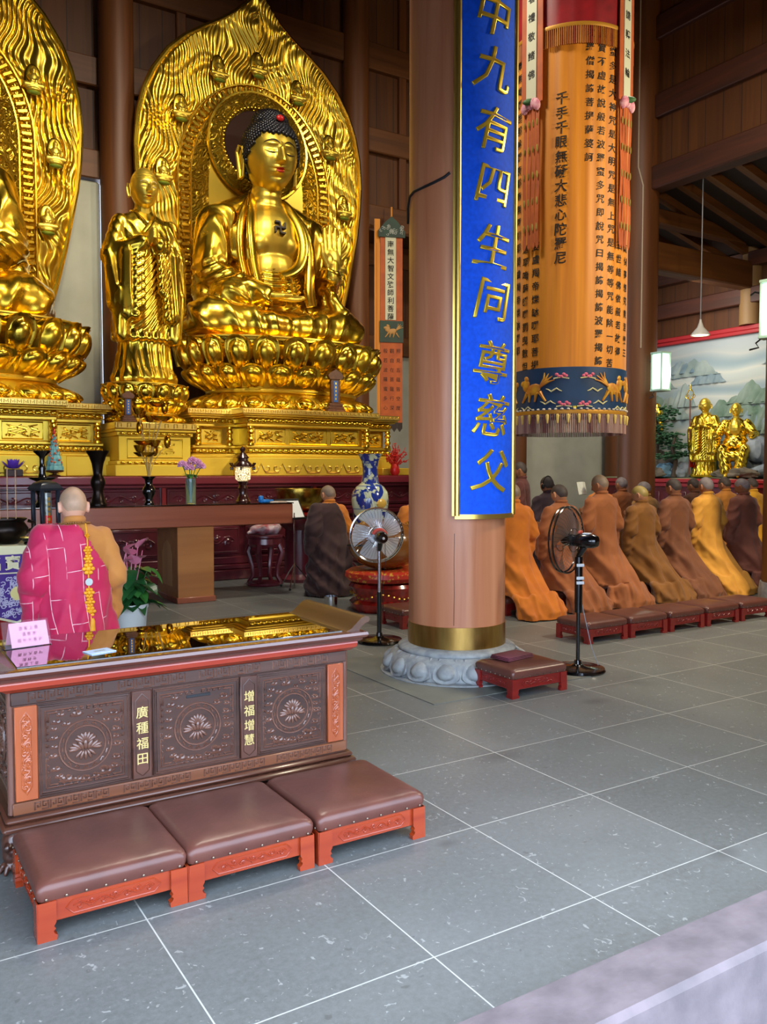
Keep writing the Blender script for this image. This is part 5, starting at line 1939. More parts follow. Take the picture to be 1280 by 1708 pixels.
for k in range(13):
    a = rn.uniform(0, 2 * PI)
    r_ = rn.uniform(0.05, 0.27)
    h = rn.uniform(0.3, 0.98)
    tip = (r_ * math.cos(a), r_ * 0.7 * math.sin(a), h)
    sm = MB().tube([(0, 0, 0), (tip[0] * .25, tip[1] * .25, h * .45), (tip[0] * .8, tip[1] * .8, h * .85), tip], 0.0055, 6).build('stem', STRAW, fl)
    kind = k % 3
    hd = MB()
    if kind == 0:
        hd.lathe([(0.0, -0.03), (0.045, -0.015), (0.075, 0.045), (0.078, 0.065), (0.0, 0.068)], 14, tip)
    elif kind == 1:
        hd.ell(tip, (0.045, 0.045, 0.085), 12, 8)
    else:
        hd.lathe([(0.0, 0.02), (0.08, 0.0), (0.135, 0.04), (0.145, 0.055), (0.0, 0.03)], 18, tip, sx=1.0, sy=0.7)
    hd.build('bud' if kind == 1 else 'seed_head' if kind == 0 else 'leaf', GILT, sm)
gv = NT('smoky_glass')
gv.inp('Base Color', (0.45, 0.62, 0.62, 1))
gv.inp('Transmission Weight', 0.85)
gv.inp('Roughness', 0.03)
v3 = lathe_thing('glass_vase', 'clear cylinder glass vase holding pink chrysanthemums on the altar table', 'vase', (3.70, 10.68, TZ), [(0.062, 0), (0.066, 0.008), (0.066, 0.33), (0.06, 0.33), (0.06, 0.02)], gv.m)
ch = thing('chrysanthemum_bunch', 'bunch of pink chrysanthemums standing in the glass vase', 'flowers', (3.70, 10.68, TZ + 0.03))
PINK = mat('pink_petals', '#cf86b4', 0.6, 0, '#e7b5d4', 30)
LEAF = mat('leaf_green', '#3f8a35', 0.45, 0, '#2d6b29', 8)
for k, (x, z) in enumerate(((-0.11, 0.47), (0.02, 0.52), (0.13, 0.45), (-0.02, 0.43), (0.08, 0.50))):
    MB().tube([(0, 0, 0), (x * .3, 0, z * .6), (x, -0.02, z)], 0.006, 6).build('stem', LEAF, ch)
    f_ = MB()
    for q in range(46):
        zz = 1 - q / 46 * 1.25
        az = q * 2.39996
        r_ = math.sqrt(max(0, 1 - zz * zz))
        d = V((r_ * math.cos(az), r_ * math.sin(az), zz))
        f_.ell(V((x, -0.02, z)) + d * 0.045, (0.012, 0.012, 0.03), 6, 4, d.to_track_quat('Z', 'Y').to_matrix())
    f_.build('flower_head', PINK, ch)
rn = random.Random(8)


def leaf_mb(m, p, d, L, w_, droop=0.3):
    d = V(d).normalized()
    side = d.cross(V((0, 0, 1)))
    side = side.normalized() if side.length > 1e-4 else V((1, 0, 0))
    up = side.cross(d)

    def fn(u, v):
        s_ = (u - 0.5) * 2
        wd = w_ * math.sin(PI * min(1, 0.08 + 0.92 * v)) ** 0.75 * (1.15 - 0.5 * v)
        q = V(p) + d * L * v + side * s_ * wd + up * (-droop * L * v * v + 0.25 * wd * abs(s_))
        return tuple(q)
    m.grid(fn, 7, 9)
    return m


for k in range(9):
    a = rn.uniform(0, 2 * PI)
    leaf_mb(MB(), (0, 0, 0.34), (math.cos(a), math.sin(a), rn.uniform(-0.1, 0.5)), rn.uniform(0.09, 0.15), 0.035).build('leaf', LEAF, ch, 0, fix=False)
lp = thing('altar_lamp', 'dark pagoda topped altar lamp with a glowing honeycomb shade on the altar table', 'lamp', (4.43, 10.68, TZ))
DKWOOD = mat('dark_red_wood', '#3a1712', 0.25, coat=0.5)
MB().lathe([(0.10, 0), (0.105, 0.025), (0.085, 0.04), (0.06, 0.10), (0.05, 0.16), (0.065, 0.20), (0.05, 0.24), (0.075, 0.29), (0.05, 0.30)], 20).build('base', DKWOOD, lp)
hc = NT('glowing_honeycomb')
vo = hc.n('ShaderNodeTexVoronoi', feature='DISTANCE_TO_EDGE')
vo.inputs['Scale'].default_value = 34
hc.l(hc.co.outputs['Object'], vo.inputs['Vector'])
f = hc.math('GREATER_THAN', vo.outputs['Distance'], 0.09)
hc.l(hc.mix(f, S('#6a4a1a'), S('#fff0c0')), hc.b.inputs['Base Color'])
hc.l(hc.mix(f, (0.1, 0.06, 0.01, 1), (1.0, 0.82, 0.45, 1)), hc.b.inputs['Emission Color'])
hc.inp('Emission Strength', 1.1)
MB().lathe([(0.07, 0.30), (0.10, 0.32), (0.105, 0.40), (0.10, 0.47), (0.07, 0.48)], 24).build('lamp_shade', hc.m, lp)
MB().lathe([(0.10, 0.48), (0.14, 0.49), (0.12, 0.53), (0.075, 0.57), (0.07, 0.60), (0.09, 0.61), (0.05, 0.66), (0.02, 0.69), (0.035, 0.71), (0.04, 0.735), (0.02, 0.755), (0.0, 0.77)], 20).build('roof', DKWOOD, lp)
for k in range(6):
    a = PI / 3 * k
    MB().tube([(0.11 * math.cos(a), 0.11 * math.sin(a), 0.50), (0.16 * math.cos(a), 0.16 * math.sin(a), 0.50), (0.185 * math.cos(a), 0.185 * math.sin(a), 0.54)], 0.012, 6).ell((0.17 * math.cos(a), 0.17 * math.sin(a), 0.465), (0.014, 0.014, 0.025), 8, 6).build('eave_bell', DKWOOD, lp)
bt = MB().box(-0.07, 0.07, -0.03, 0.03, 0, 0.045, 0.012).box(-0.09, -0.03, -0.035, 0.035, 0.0, 0.095, 0.015).box(0.05, 0.14, -0.02, 0.02, 0.015, 0.04, 0.008).build('blue_clamp', mat('blue_plastic', '#2178c8', 0.35), None, 38, (4.72, 10.62, TZ), (0, 0, R(10)))
tag(bt, 'small blue plastic clamp lying at the right end of the altar table', 'tool')
pp = MB().box(-0.13, 0.13, -0.08, 0.08, 0, 0.012, 0.002).build('paper_stack', mat('paper_white', '#e8e2d6', 0.8, 0, '#c9a58a', 9), None, 38, (4.93, 10.70, TZ))
tag(pp, 'low stack of papers at the right end of the altar table beside the blue clamp', 'paper')
cs = lathe_thing('candlestick', 'tall black candlestick with two drip pans on the altar table', 'candlestick', (1.88, 10.7, TZ), [(0.10, 0), (0.11, 0.02), (0.07, 0.06), (0.06, 0.14), (0.09, 0.2), (0.05, 0.25), (0.06, 0.30), (0.15, 0.34), (0.155, 0.355), (0.05, 0.36), (0.035, 0.42), (0.045, 0.46), (0.03, 0.5), (0.03, 0.58), (0.035, 0.6), (0.095, 0.655), (0.1, 0.67), (0.0, 0.66)], BLACKG)

# ---------------------------------------------------------------- draped incense table before the abbot
PURP = mat('purple_satin', '#4b2389', 0.4, 0, '#3f1b78', 4, sheen=0.3)
CREAM = mat('cream_cloth', '#e8dfb0', 0.7)
it = thing('incense_table', 'red incense table draped with an embroidered purple cloth at the left edge', 'table', (1.05, 7.45, 0))
b = MB().box(-0.78, 0.72, 0, 0.7, 1.03, 1.085, 0.01).box(-0.76, 0.70, 0.02, 0.68, 0.1, 0.55, 0.01)
b.build('body', REDLAC, it)
for sx in (-0.70, 0.64):
    for y in (0.08, 0.62):
        MB().box(sx - 0.05, sx + 0.05, y - 0.05, y + 0.05, 0, 1.03, 0.01).build('leg', REDLAC, it)
dr = MB()
pl = [(-0.70, 1.03), (0.24, 1.03), (0.24, 0.60), (0.18, 0.56), (0.16, 0.52), (0.04, 0.46), (-0.08, 0.50), (-0.16, 0.52), (-0.23, 0.47), (-0.30, 0.52), (-0.38, 0.50), (-0.5, 0.46), (-0.62, 0.52), (-0.64, 0.56), (-0.70, 0.60)]
dr.prism(pl, -0.018, -0.008)
dr.build('drape', PURP, it)
MB().tube([(x, -0.013, z) for x, z in pl], 0.012, 6, closed=True).build('drape_border', CREAM, it)
MB().box(-0.74, 0.70, -0.02, 0.68, 1.085, 1.092).box(-0.72, 0.68, -0.022, -0.008, 1.03, 1.09, 0.003).build('cream_band', CREAM, it)
em = MB()
text_col(em, '名寶四', -0.13, 0.955, 0.145, 0.125, -0.019, 0.01, 0, 0.02, horiz=True)
em.build('lettering', CREAM, it)
MB().box(-0.70, 0.24, -0.020, -0.016, 0.865, 0.875).build('piping', CREAM, it)
em = MB()
rn = random.Random(3)
for k in range(70):
    a = rn.uniform(0, 2 * PI)
    r_ = 0.15 * math.sqrt(rn.uniform(0.15, 1))
    em.tube(spiral((0.05 + r_ * math.cos(a), 0.70 + r_ * math.sin(a)), 0.022, 0.9, rn.uniform(0, 6), 8, -0.019, rn.choice((-1, 1))), 0.0045, 4)
for k in range(22):
    em.tube(spiral((rn.uniform(-0.1, 0.2), 0.54 + rn.uniform(-.03, .03)), 0.02, 0.9, rn.uniform(0, 6), 8, -0.019), 0.004, 4)
em.build('embroidery', mat('pale_embroidery', '#c9c4d8', 0.6), it)
MB().ell((0.05, -0.019, 0.70), (0.06, 0.006, 0.06), 16, 8).build('embroidered_flower', mat('cream_yellow', '#e6d68a', 0.6), it)
ib = lathe_thing('incense_burner', 'round dark bronze incense burner at the left edge of the view', 'incense burner', (1.06, 7.72, 1.092), [(0.09, 0), (0.11, 0.02), (0.13, 0.04), (0.17, 0.09), (0.175, 0.13), (0.15, 0.17), (0.14, 0.185), (0.165, 0.205), (0.165, 0.215), (0.14, 0.21), (0.13, 0.17)], BRONZE)
for s in (-1, 1):
    MB().tube([(s * 0.165, 0, 0.10), (s * 0.22, 0, 0.12), (s * 0.225, 0, 0.17), (s * 0.17, 0, 0.19)], 0.014, 8).build('handle', BRONZE, ib)
MB().lathe([(0.0, 0.195), (0.14, 0.195)], 24, cap=False).build('ash', mat('ash', '#8a837a', 0.95), ib)
for k, (x, h, lab) in enumerate(((-0.05, 0.42, 'left'), (0.01, 0.44, 'middle'), (0.075, 0.43, 'right'))):
    o = MB().tube([(0, 0, 0), (0.003, 0, h)], 0.005, 6).build('incense_stick', mat('incense', '#b08a6a', 0.8), None, 38, (1.06 + x, 7.70, 1.285))
    tag(o, 'pale incense stick standing in the bronze burner, %s one of the three' % lab, 'incense', 'incense sticks in the burner')
for k, x in enumerate((0.92, 1.20)):
    t = lathe_thing('offering_cup', ('small gold rimmed black cup below the incense burner at the very left edge', 'small gold rimmed black cup below the incense burner beside the black lantern')[k], 'cup', (x, 7.52, 1.092), [(0.03, 0), (0.035, 0.01), (0.03, 0.02), (0.055, 0.04), (0.06, 0.06), (0.052, 0.058), (0.03, 0.03)], BLACKG, 20, 'offering cups')
    MB().tube(ringv(0.058, 0.058, 0.06, 24), 0.005, 6, closed=True).build('gold_rim', GOLDT, t)
ln = thing('glass_lantern', 'black framed table lantern with a red and clear glass tube beside the incense burner', 'lantern', (1.42, 7.95, 1.092), R(20))
b = MB()
for sx in (-1, 1):
    for sy in (-1, 1):
        b.box(sx * 0.075 - 0.016, sx * 0.075 + 0.016, sy * 0.075 - 0.016, sy * 0.075 + 0.016, 0.04, 0.44, 0.004)
SLATE = mat('slate_black', '#1a222c', 0.35)
b.build('posts', SLATE, ln)
MB().box(-0.11, 0.11, -0.11, 0.11, 0, 0.045, 0.01).build('base', SLATE, ln)
MB().lathe([(0.14, 0.44), (0.155, 0.46), (0.13, 0.485), (0.10, 0.51), (0.04, 0.53)], 4, M=Matrix.Rotation(PI / 4, 4, 'Z')).build('roof', SLATE, ln)
MB().lathe([(0.05, 0.05), (0.05, 0.22)], 24).build('red_tube', mat('red_glass', '#d8301c', 0.15, coat=0.5), ln)
MB().lathe([(0.05, 0.22), (0.05, 0.42)], 24).build('clear_tube', mat('silver_glass', '#9aa4a8', 0.15, 0.3, '#5d5a3a', 22), ln)
b = MB()
for k in range(7):
    b.box(-0.012, 0.012, -0.055, -0.049, 0.08 + k * 0.045, 0.11 + k * 0.045, 0.003)
b.build('gold_markings', GOLDT, ln)

# ---------------------------------------------------------------- things on the dais and the pedestals
tp = thing('teal_pagoda', 'small tiered teal pagoda ornament standing on the dais', 'ornament', (2.36, 12.50, 1.631))
MB().lathe([(0.075, 0), (0.08, 0.015), (0.03, 0.03), (0.025, 0.05), (0.12, 0.065), (0.125, 0.085), (0.1, 0.09)], 20).build('stand', mat('brown_stand', '#5a3418', 0.4, 0.3), tp)
pr = []
for k in range(7):
    r_ = 0.122 - 0.015 * k
    pr += [(r_, 0.09 + 0.072 * k), (r_ - 0.004, 0.135 + 0.072 * k), (r_ - 0.022, 0.155 + 0.072 * k), (r_ - 0.024, 0.162 + 0.072 * k)]
TEAL = mat('teal_ceramic', '#5f9fa3', 0.35, 0, '#7db7b5', 12)
MB().lathe(pr, 28, fl=lambda a, k: 1 + 0.04 * math.cos(14 * a)).build('tiers', TEAL, tp)
MB().ell((0, 0, 0.62), (0.02, 0.02, 0.04), 10, 8).ell((0, 0, 0.67), 0.014, 8, 6).build('finial', RED, tp)
b = MB()
rn = random.Random(9)
for k in range(16):
    a = rn.uniform(-2.6, -0.5)
    z = rn.uniform(0.16, 0.6)
    r_ = 0.125 - 0.2 * (z - 0.09) * 0.9
    b.ell((r_ * math.cos(a), r_ * math.sin(a), z), 0.016, 8, 6)
b.build('gems', mat('coral_gems', '#d8693a', 0.3), tp)
pv = thing('purple_lotus', 'purple lotus flower ornament on a dark block at the far left on the dais', 'ornament', (1.83, 12.54, 1.631))
MB().box(-0.11, 0.11, -0.09, 0.09, 0, 0.10, 0.01).build('block', mat('dark_block', '#3a241c', 0.5), pv)
b = MB()
for ring_, (n, r_, tilt, L) in enumerate(((9, 0.05, 0.5, 0.15), (8, 0.03, 0.9, 0.14), (6, 0.015, 1.2, 0.12))):
    for k in range(n):
        a = 2 * PI * (k + 0.5 * ring_) / n
        leaf_mb(b, (r_ * math.cos(a), r_ * math.sin(a), 0.11), (math.cos(a) * math.cos(tilt), math.sin(a) * math.cos(tilt), math.sin(tilt)), L, 0.035, -0.3)
b.build('petals', mat('purple_petals', '#6a3fc0', 0.5), pv, 0, fix=False)
tb = thing('memorial_tablet', 'brown memorial tablet with a blue inscription panel before the large lotus throne', 'tablet', (7.0, 12.78, 2.717), R(2))


def tablet(t, k=1.0):
    BR = mat('tablet_brown', '#4e2610', 0.5, 0, '#6a3c1a', 14)
    MB().box(-0.17 * k, 0.17 * k, -0.07, 0.07, 0, 0.05 * k, 0.006).box(-0.15 * k, 0.15 * k, -0.06, 0.06, 0.05 * k, 0.10 * k, 0.006).box(-0.13 * k, 0.13 * k, -0.05, 0.05, 0.10 * k, 0.15 * k, 0.006).build('base', BR, t)
    MB().box(-0.09 * k, 0.09 * k, -0.03, 0.03, 0.15 * k, 0.56 * k, 0.008).build('body', BR, t)
    pn = MB().box(-0.045 * k, 0.045 * k, -0.036, -0.028, 0.17 * k, 0.53 * k, 0.003).build('blue_panel', mat('tablet_blue', '#2e5a9c', 0.4), t)
    tt = MB()
    for q in range(5):
        tt.box(-0.012 * k, 0.012 * k, -0.038, -0.035, (0.21 + 0.065 * q) * k, (0.245 + 0.065 * q) * k)
    tt.build('gold_marks', GOLDT, pn)
    MB().prism([(-0.12 * k, 0.56 * k), (0.12 * k, 0.56 * k), (0.15 * k, 0.62 * k), (0.12 * k, 0.66 * k), (0.05 * k, 0.70 * k), (0, 0.73 * k), (-0.05 * k, 0.70 * k), (-0.12 * k, 0.66 * k), (-0.15 * k, 0.62 * k)], -0.045, 0.045).build('crest', BR, t)


tablet(tb)
tb2 = thing('memorial_tablet', 'small brown memorial tablet with a blue panel before the standing gilded monk figure', 'tablet', (3.42, 12.60, 2.432), R(2))
tablet(tb2, 0.62)
cr = thing('red_branch', 'bright red branch ornament in a small pot at the right end of the dais', 'ornament', (8.15, 12.66, 1.631))
MB().lathe([(0.06, 0), (0.09, 0.06), (0.075, 0.16), (0.06, 0.2)], 18).build('pot', RED, cr)
b = MB()
rn = random.Random(6)
for k in range(34):
    a = rn.uniform(0, 2 * PI)
    e = rn.uniform(0.35, 1.5)
    L = rn.uniform(0.2, 0.42)
    p = [V((0, 0, 0.17)) + V((math.cos(a) * math.cos(e), 0.6 * math.sin(a) * math.cos(e), math.sin(e))) * L * q / 3 for q in range(4)]
    b.tube(p, 0.006, 5)
    for q in range(7):
        b.ell(p[0].lerp(p[3], rn.uniform(0.4, 1)) + V((rn.gauss(0, .012), rn.gauss(0, .012), rn.gauss(0, .012))), 0.014, 6, 4)
b.build('twigs', RED, cr)
MB().box(-0.3, 0.42, -0.02, 0.22, 0, 0.13, 0.01).build('plinth_block', GOLDF, thing('gilded_block', 'low gilded block behind the red branch at the right end of the dais', 'block', (8.3, 12.85, 1.631)))

# ---------------------------------------------------------------- music stand, bowl gong, wooden fish drum, vase, plant, bucket
ms = thing('music_stand', 'black folding music stand beside the monk in the dark brown robe', 'music stand', (5.38, 11.06, 0), R(20))
MB().tube([(0, 0, 0.03), (0, 0, 1.05)], 0.011, 8).tube([(0, 0, 0.6), (0, 0, 1.1)], 0.008, 8).build('pole', CHROME, ms)
for k in range(3):
    a = R(90 + 120 * k)
    lg = MB().tube([(0, 0, 0.36), (0.12 * math.cos(a), 0.12 * math.sin(a), 0.22), (0.27 * math.cos(a), 0.27 * math.sin(a), 0.015)], 0.009, 6).build('leg', CHROME, ms)
    MB().ell((0.272 * math.cos(a), 0.272 * math.sin(a), 0.018), (0.02, 0.02, 0.018), 8, 6).build('rubber_foot', BLACKM, lg)
A = Matrix.Translation((0, 0, 1.0)) @ Matrix.Rotation(R(-28), 4, 'X')
b = MB().box(-0.25, 0.25, -0.004, 0.004, 0, 0.34, 0.002, A).box(-0.25, 0.25, -0.05, 0.0, 0, 0.008, 0.002, A)
b.build('desk', BLACKM, ms)
b = MB()
for i in range(7):
    for j in range(5):
        b.box(-0.21 + i * 0.07 - 0.012, -0.21 + i * 0.07 + 0.012, -0.006, 0.006, 0.05 + j * 0.06, 0.065 + j * 0.06, 0, A)
b.build('perforations', mat('perforation_light', '#8c9092', 0.5), ms)
MB().box(-0.2, 0.22, -0.012, -0.006, 0.03, 0.30, 0.002, A).build('score', mat('score_paper', '#dfe3e2', 0.8), ms)
rs = thing('carved_stool', 'dark red carved stool with curved legs carrying a red bag', 'stool', (5.17, 11.64, 0))
MB().lathe([(0.24, 0.70), (0.27, 0.72), (0.27, 0.75), (0.25, 0.76)], 28).lathe([(0.22, 0.58), (0.25, 0.62), (0.24, 0.70)], 28).build('seat', MAROON, rs)
for k in range(4):
    a = PI / 4 + PI / 2 * k
    c_, s_ = math.cos(a), math.sin(a)
    MB().tube([(0.22 * c_, 0.22 * s_, 0.62), (0.27 * c_, 0.27 * s_, 0.5), (0.2 * c_, 0.2 * s_, 0.28), (0.19 * c_, 0.19 * s_, 0.14), (0.26 * c_, 0.26 * s_, 0.03)], [0.045, 0.05, 0.035, 0.03, 0.035], 8).build('leg', MAROON, rs)
MB().lathe([(0.27, 0), (0.28, 0.02), (0.27, 0.045), (0.22, 0.05)], 28).build('base_ring', MAROON, rs)
bg_ = MB()
bg_.ell((0, 0, 0.07), (0.24, 0.18, 0.08), 18, 10).ell((0.12, 0, 0.08), (0.14, 0.16, 0.09), 14, 8).cap((-0.2, 0, 0.05), (-0.28, -0.02, 0.03), 0.05, 0.02)
o = link('red_bag', bg_.remesh('red_bag', mat('red_plastic', '#b5485a', 0.25, 0, '#d8c8cc', 9), 0.012, 2, 0.5, lambda x, y, z, no: 0.012 * np.sin(31 * x + 11 * z) * np.sin(23 * y + 17 * z)), None, (5.17, 11.64, 0.765))
tag(o, 'crumpled red and clear plastic bag lying on the carved red stool', 'bag')
gs = thing('gong_stand', 'dark round stand under the bronze bowl gong', 'stand', (5.85, 11.80, 0))
MB().lathe([(0.34, 0), (0.35, 0.05), (0.26, 0.12), (0.24, 0.8), (0.34, 0.9), (0.35, 0.98), (0.3, 1.0)], 28).build('body', MAROON, gs)
MB().lathe([(0.2, 1.0), (0.26, 1.02), (0.27, 1.05), (0.22, 1.075)], 28).build('cushion', RED, gs)
bo = MB().lathe([(0.0, 0.0), (0.16, 0.004), (0.28, 0.06), (0.36, 0.18), (0.385, 0.30), (0.385, 0.345), (0.40, 0.35), (0.40, 0.36), (0.36, 0.36), (0.35, 0.28), (0.28, 0.1), (0.0, 0.03)], 48, cap=False).build('bowl_gong', mat('old_bronze', '#c9a648', 0.25, 1.0, '#a08434', 8), None, 50, (5.85, 11.80, 1.076))
tag(bo, 'wide polished bronze bowl gong on its stand behind the monk in dark brown', 'gong')
pv_ = thing('porcelain_vase', 'tall blue and white porcelain floor vase behind the drum stand', 'vase', (6.36, 10.55, 0))


def porcelain():
    t = NT('blue_white_porcelain')
    n1 = t.noise(3.2, (1, 1, 1.0), 4, 1.2)
    sx = t.n('ShaderNodeSeparateXYZ')
    t.l(t.co.outputs['Object'], sx.inputs[0])
    f = t.ramp(n1, (0.50, 0.0), (0.53, 1.0))
    f2 = t.ramp(t.noise(9, detail=3), (0.38, 0.0), (0.44, 1.0))
    f = t.math('MULTIPLY', f, f2)
    c = t.mix(f, S('#c3cfae'), S('#1f358a'))
    band = t.math('LESS_THAN', t.math('ABSOLUTE', t.math('SUBTRACT', t.math('FRACT', t.math('MULTIPLY', sx.outputs[2], 3.02)), 0.5)), 0.03)
    c = t.mix(t.math('MULTIPLY', band, 0.6), c, S('#2c4a98'))
    t.l(c, t.b.inputs['Base Color'])
    t.inp('Roughness', 0.12)
    t.inp('Coat Weight', 0.6)
    return t.m


MB().lathe([(0.16, 0.42), (0.17, 0.45), (0.16, 0.5), (0.19, 0.7), (0.25, 1.05), (0.275, 1.28), (0.26, 1.40), (0.20, 1.48), (0.135, 1.53), (0.115, 1.62), (0.11, 1.75), (0.125, 1.85), (0.165, 1.93), (0.185, 1.955), (0.17, 1.955), (0.10, 1.8)], 44).build('body', porcelain(), pv_)
MB().ell((0.03, -0.262, 1.24), (0.085, 0.03, 0.07), 18, 10).build('painted_sun', mat('ochre_glaze', '#cfa84c', 0.2, coat=0.5), pv_)
vst = thing('vase_stand', 'low dark red stand under the tall porcelain vase', 'stand', (6.36, 10.55, 0))
MB().lathe([(0.26, 0), (0.27, 0.05), (0.2, 0.1), (0.2, 0.32), (0.25, 0.38), (0.25, 0.415)], 28).build('body', MAROON, vst)
for c in kids(pv_):
    c.location.z -= 0.415
pv_.location.z = 0.416

ds = thing('drum_stand', 'round red lacquered stand with a gilded rim under the wooden fish drum', 'stand', (5.52, 8.80, 0))
LAC = mat('chipped_red_lacquer', '#a01f1a', 0.2, 0, '#5e100f', 9, coat=0.6)
MB().lathe([(0.40, 0), (0.43, 0.03), (0.44, 0.10), (0.39, 0.14), (0.42, 0.26), (0.45, 0.30), (0.43, 0.34), (0.36, 0.36)], 48, fl=lambda a, k: 1 + (0.03 * math.cos(8 * a) if 1 < k < 5 else 0)).build('base', LAC, ds)
MB().lathe([(0.36, 0.35), (0.46, 0.37), (0.50, 0.42), (0.49, 0.47), (0.44, 0.50), (0.2, 0.50)], 48).build('cushion', mat('red_gold_brocade', '#b02a1c', 0.35, 0, '#c79a34', 22, lo=0.56, hi=0.6), ds)
b = MB()
rn = random.Random(7)
for k in range(40):
    a = 2 * PI * k / 40
    b.tube(spiral((0, 0), 0.028, 1, rn.uniform(0, 6), 8, 0), 0.004, 4) if False else b.ell((0.425 * math.cos(a), 0.425 * math.sin(a), 0.20 + 0.03 * math.sin(5 * a)), (0.02, 0.02, 0.014), 6, 4)
b.build('gilt_studs', mat('worn_gilt', '#b98f3a', 0.35, 0.7), ds)
wf = thing('wooden_fish', 'large brown wooden fish drum resting on the red round stand', 'drum', (5.52, 8.80, 0.50), R(-20))
m = MB()
m.ell((0, 0, 0.30), (0.46, 0.38, 0.31), 28, 18).ell((-0.12, 0, 0.38), (0.3, 0.3, 0.25), 20, 12)
m.cap((0.30, 0, 0.42), (0.42, 0, 0.52), 0.16, 0.11)
link('body', m.remesh('body', woodmat('fish_wood', '#70431a', '#93602a', 0.22, 'x', 6, coat=0.5), 0.014, 4), wf)
MB().tube([(-0.47, -0.02, 0.30), (-0.40, -0.22, 0.31), (-0.2, -0.355, 0.32), (0.05, -0.39, 0.30)], 0.012, 6).build('slit', BLACKM, wf)
MB().tube([(0.30, -0.05, 0.55), (0.38, -0.02, 0.62), (0.46, 0.0, 0.58)], 0.03, 8).build('handle', BRONZE, wf)
bk = thing('steel_bucket', 'small stainless steel bucket on the floor beside the red drum stand', 'bucket', (4.90, 9.06, 0))
MB().lathe([(0.075, 0), (0.078, 0.005), (0.082, 0.17), (0.087, 0.175), (0.08, 0.175), (0.074, 0.01)], 32).build('body', CHROME, bk)
pt = thing('potted_anthurium', 'white plastic pot of pink anthurium with dark green leaves beside the abbot', 'potted plant', (2.07, 7.62, 0))
MB().lathe([(0.10, 0), (0.105, 0.01), (0.145, 0.46), (0.155, 0.48), (0.155, 0.51), (0.14, 0.51), (0.135, 0.47)], 36).build('pot', mat('white_plastic', '#d8dcd6', 0.45), pt)
MB().lathe([(0.0, 0.47), (0.137, 0.47)], 24, cap=False).build('soil', mat('soil', '#3a2c20', 0.95), pt)
rn = random.Random(23)
DLEAF = mat('glossy_dark_leaf', '#2f6a34', 0.3, 0, '#1f4d26', 5)
for k in range(60):
    a = rn.uniform(0, 2 * PI)
    h = rn.uniform(0.50, 0.84)
    r_ = rn.uniform(0.02, 0.17)
    p = (r_ * math.cos(a), r_ * math.sin(a), h)
    lf = leaf_mb(MB(), p, (math.cos(a), math.sin(a), rn.uniform(-0.5, 0.4)), rn.uniform(0.14, 0.20), rn.uniform(0.065, 0.09), 0.45)
    lf.tube([(0, 0, 0.47), (p[0] * .5, p[1] * .5, 0.3 + h * .4), p], 0.005, 5)
    lf.build('leaf', LEAF if k % 4 == 0 else DLEAF, pt, 0, fix=False)
for k, (x, y, z) in enumerate(((0.04, -0.10, 1.02), (-0.02, -0.12, 0.96), (-0.08, -0.10, 0.90), (0.0, -0.16, 0.88), (-0.06, -0.08, 1.0), (0.06, -0.14, 0.93))):
    f_ = MB().tube([(0, 0, 0.47), (x * .5, y * .5, 0.7), (x, y, z)], 0.005, 5)
    leaf_mb(f_, (x, y, z), (0.4 if k % 2 == 0 else -0.35, -0.5, 0.7 - 0.25 * (k % 3)), 0.14, 0.065, 0.1)
    f_.tube([(x, y, z), (x + 0.005, y - 0.02, z + 0.07)], [0.008, 0.004], 6)
    f_.build('flower', mat('pink_spathe', '#d66a8c', 0.35, 0, '#e594a8', 6), pt, 0, fix=False)


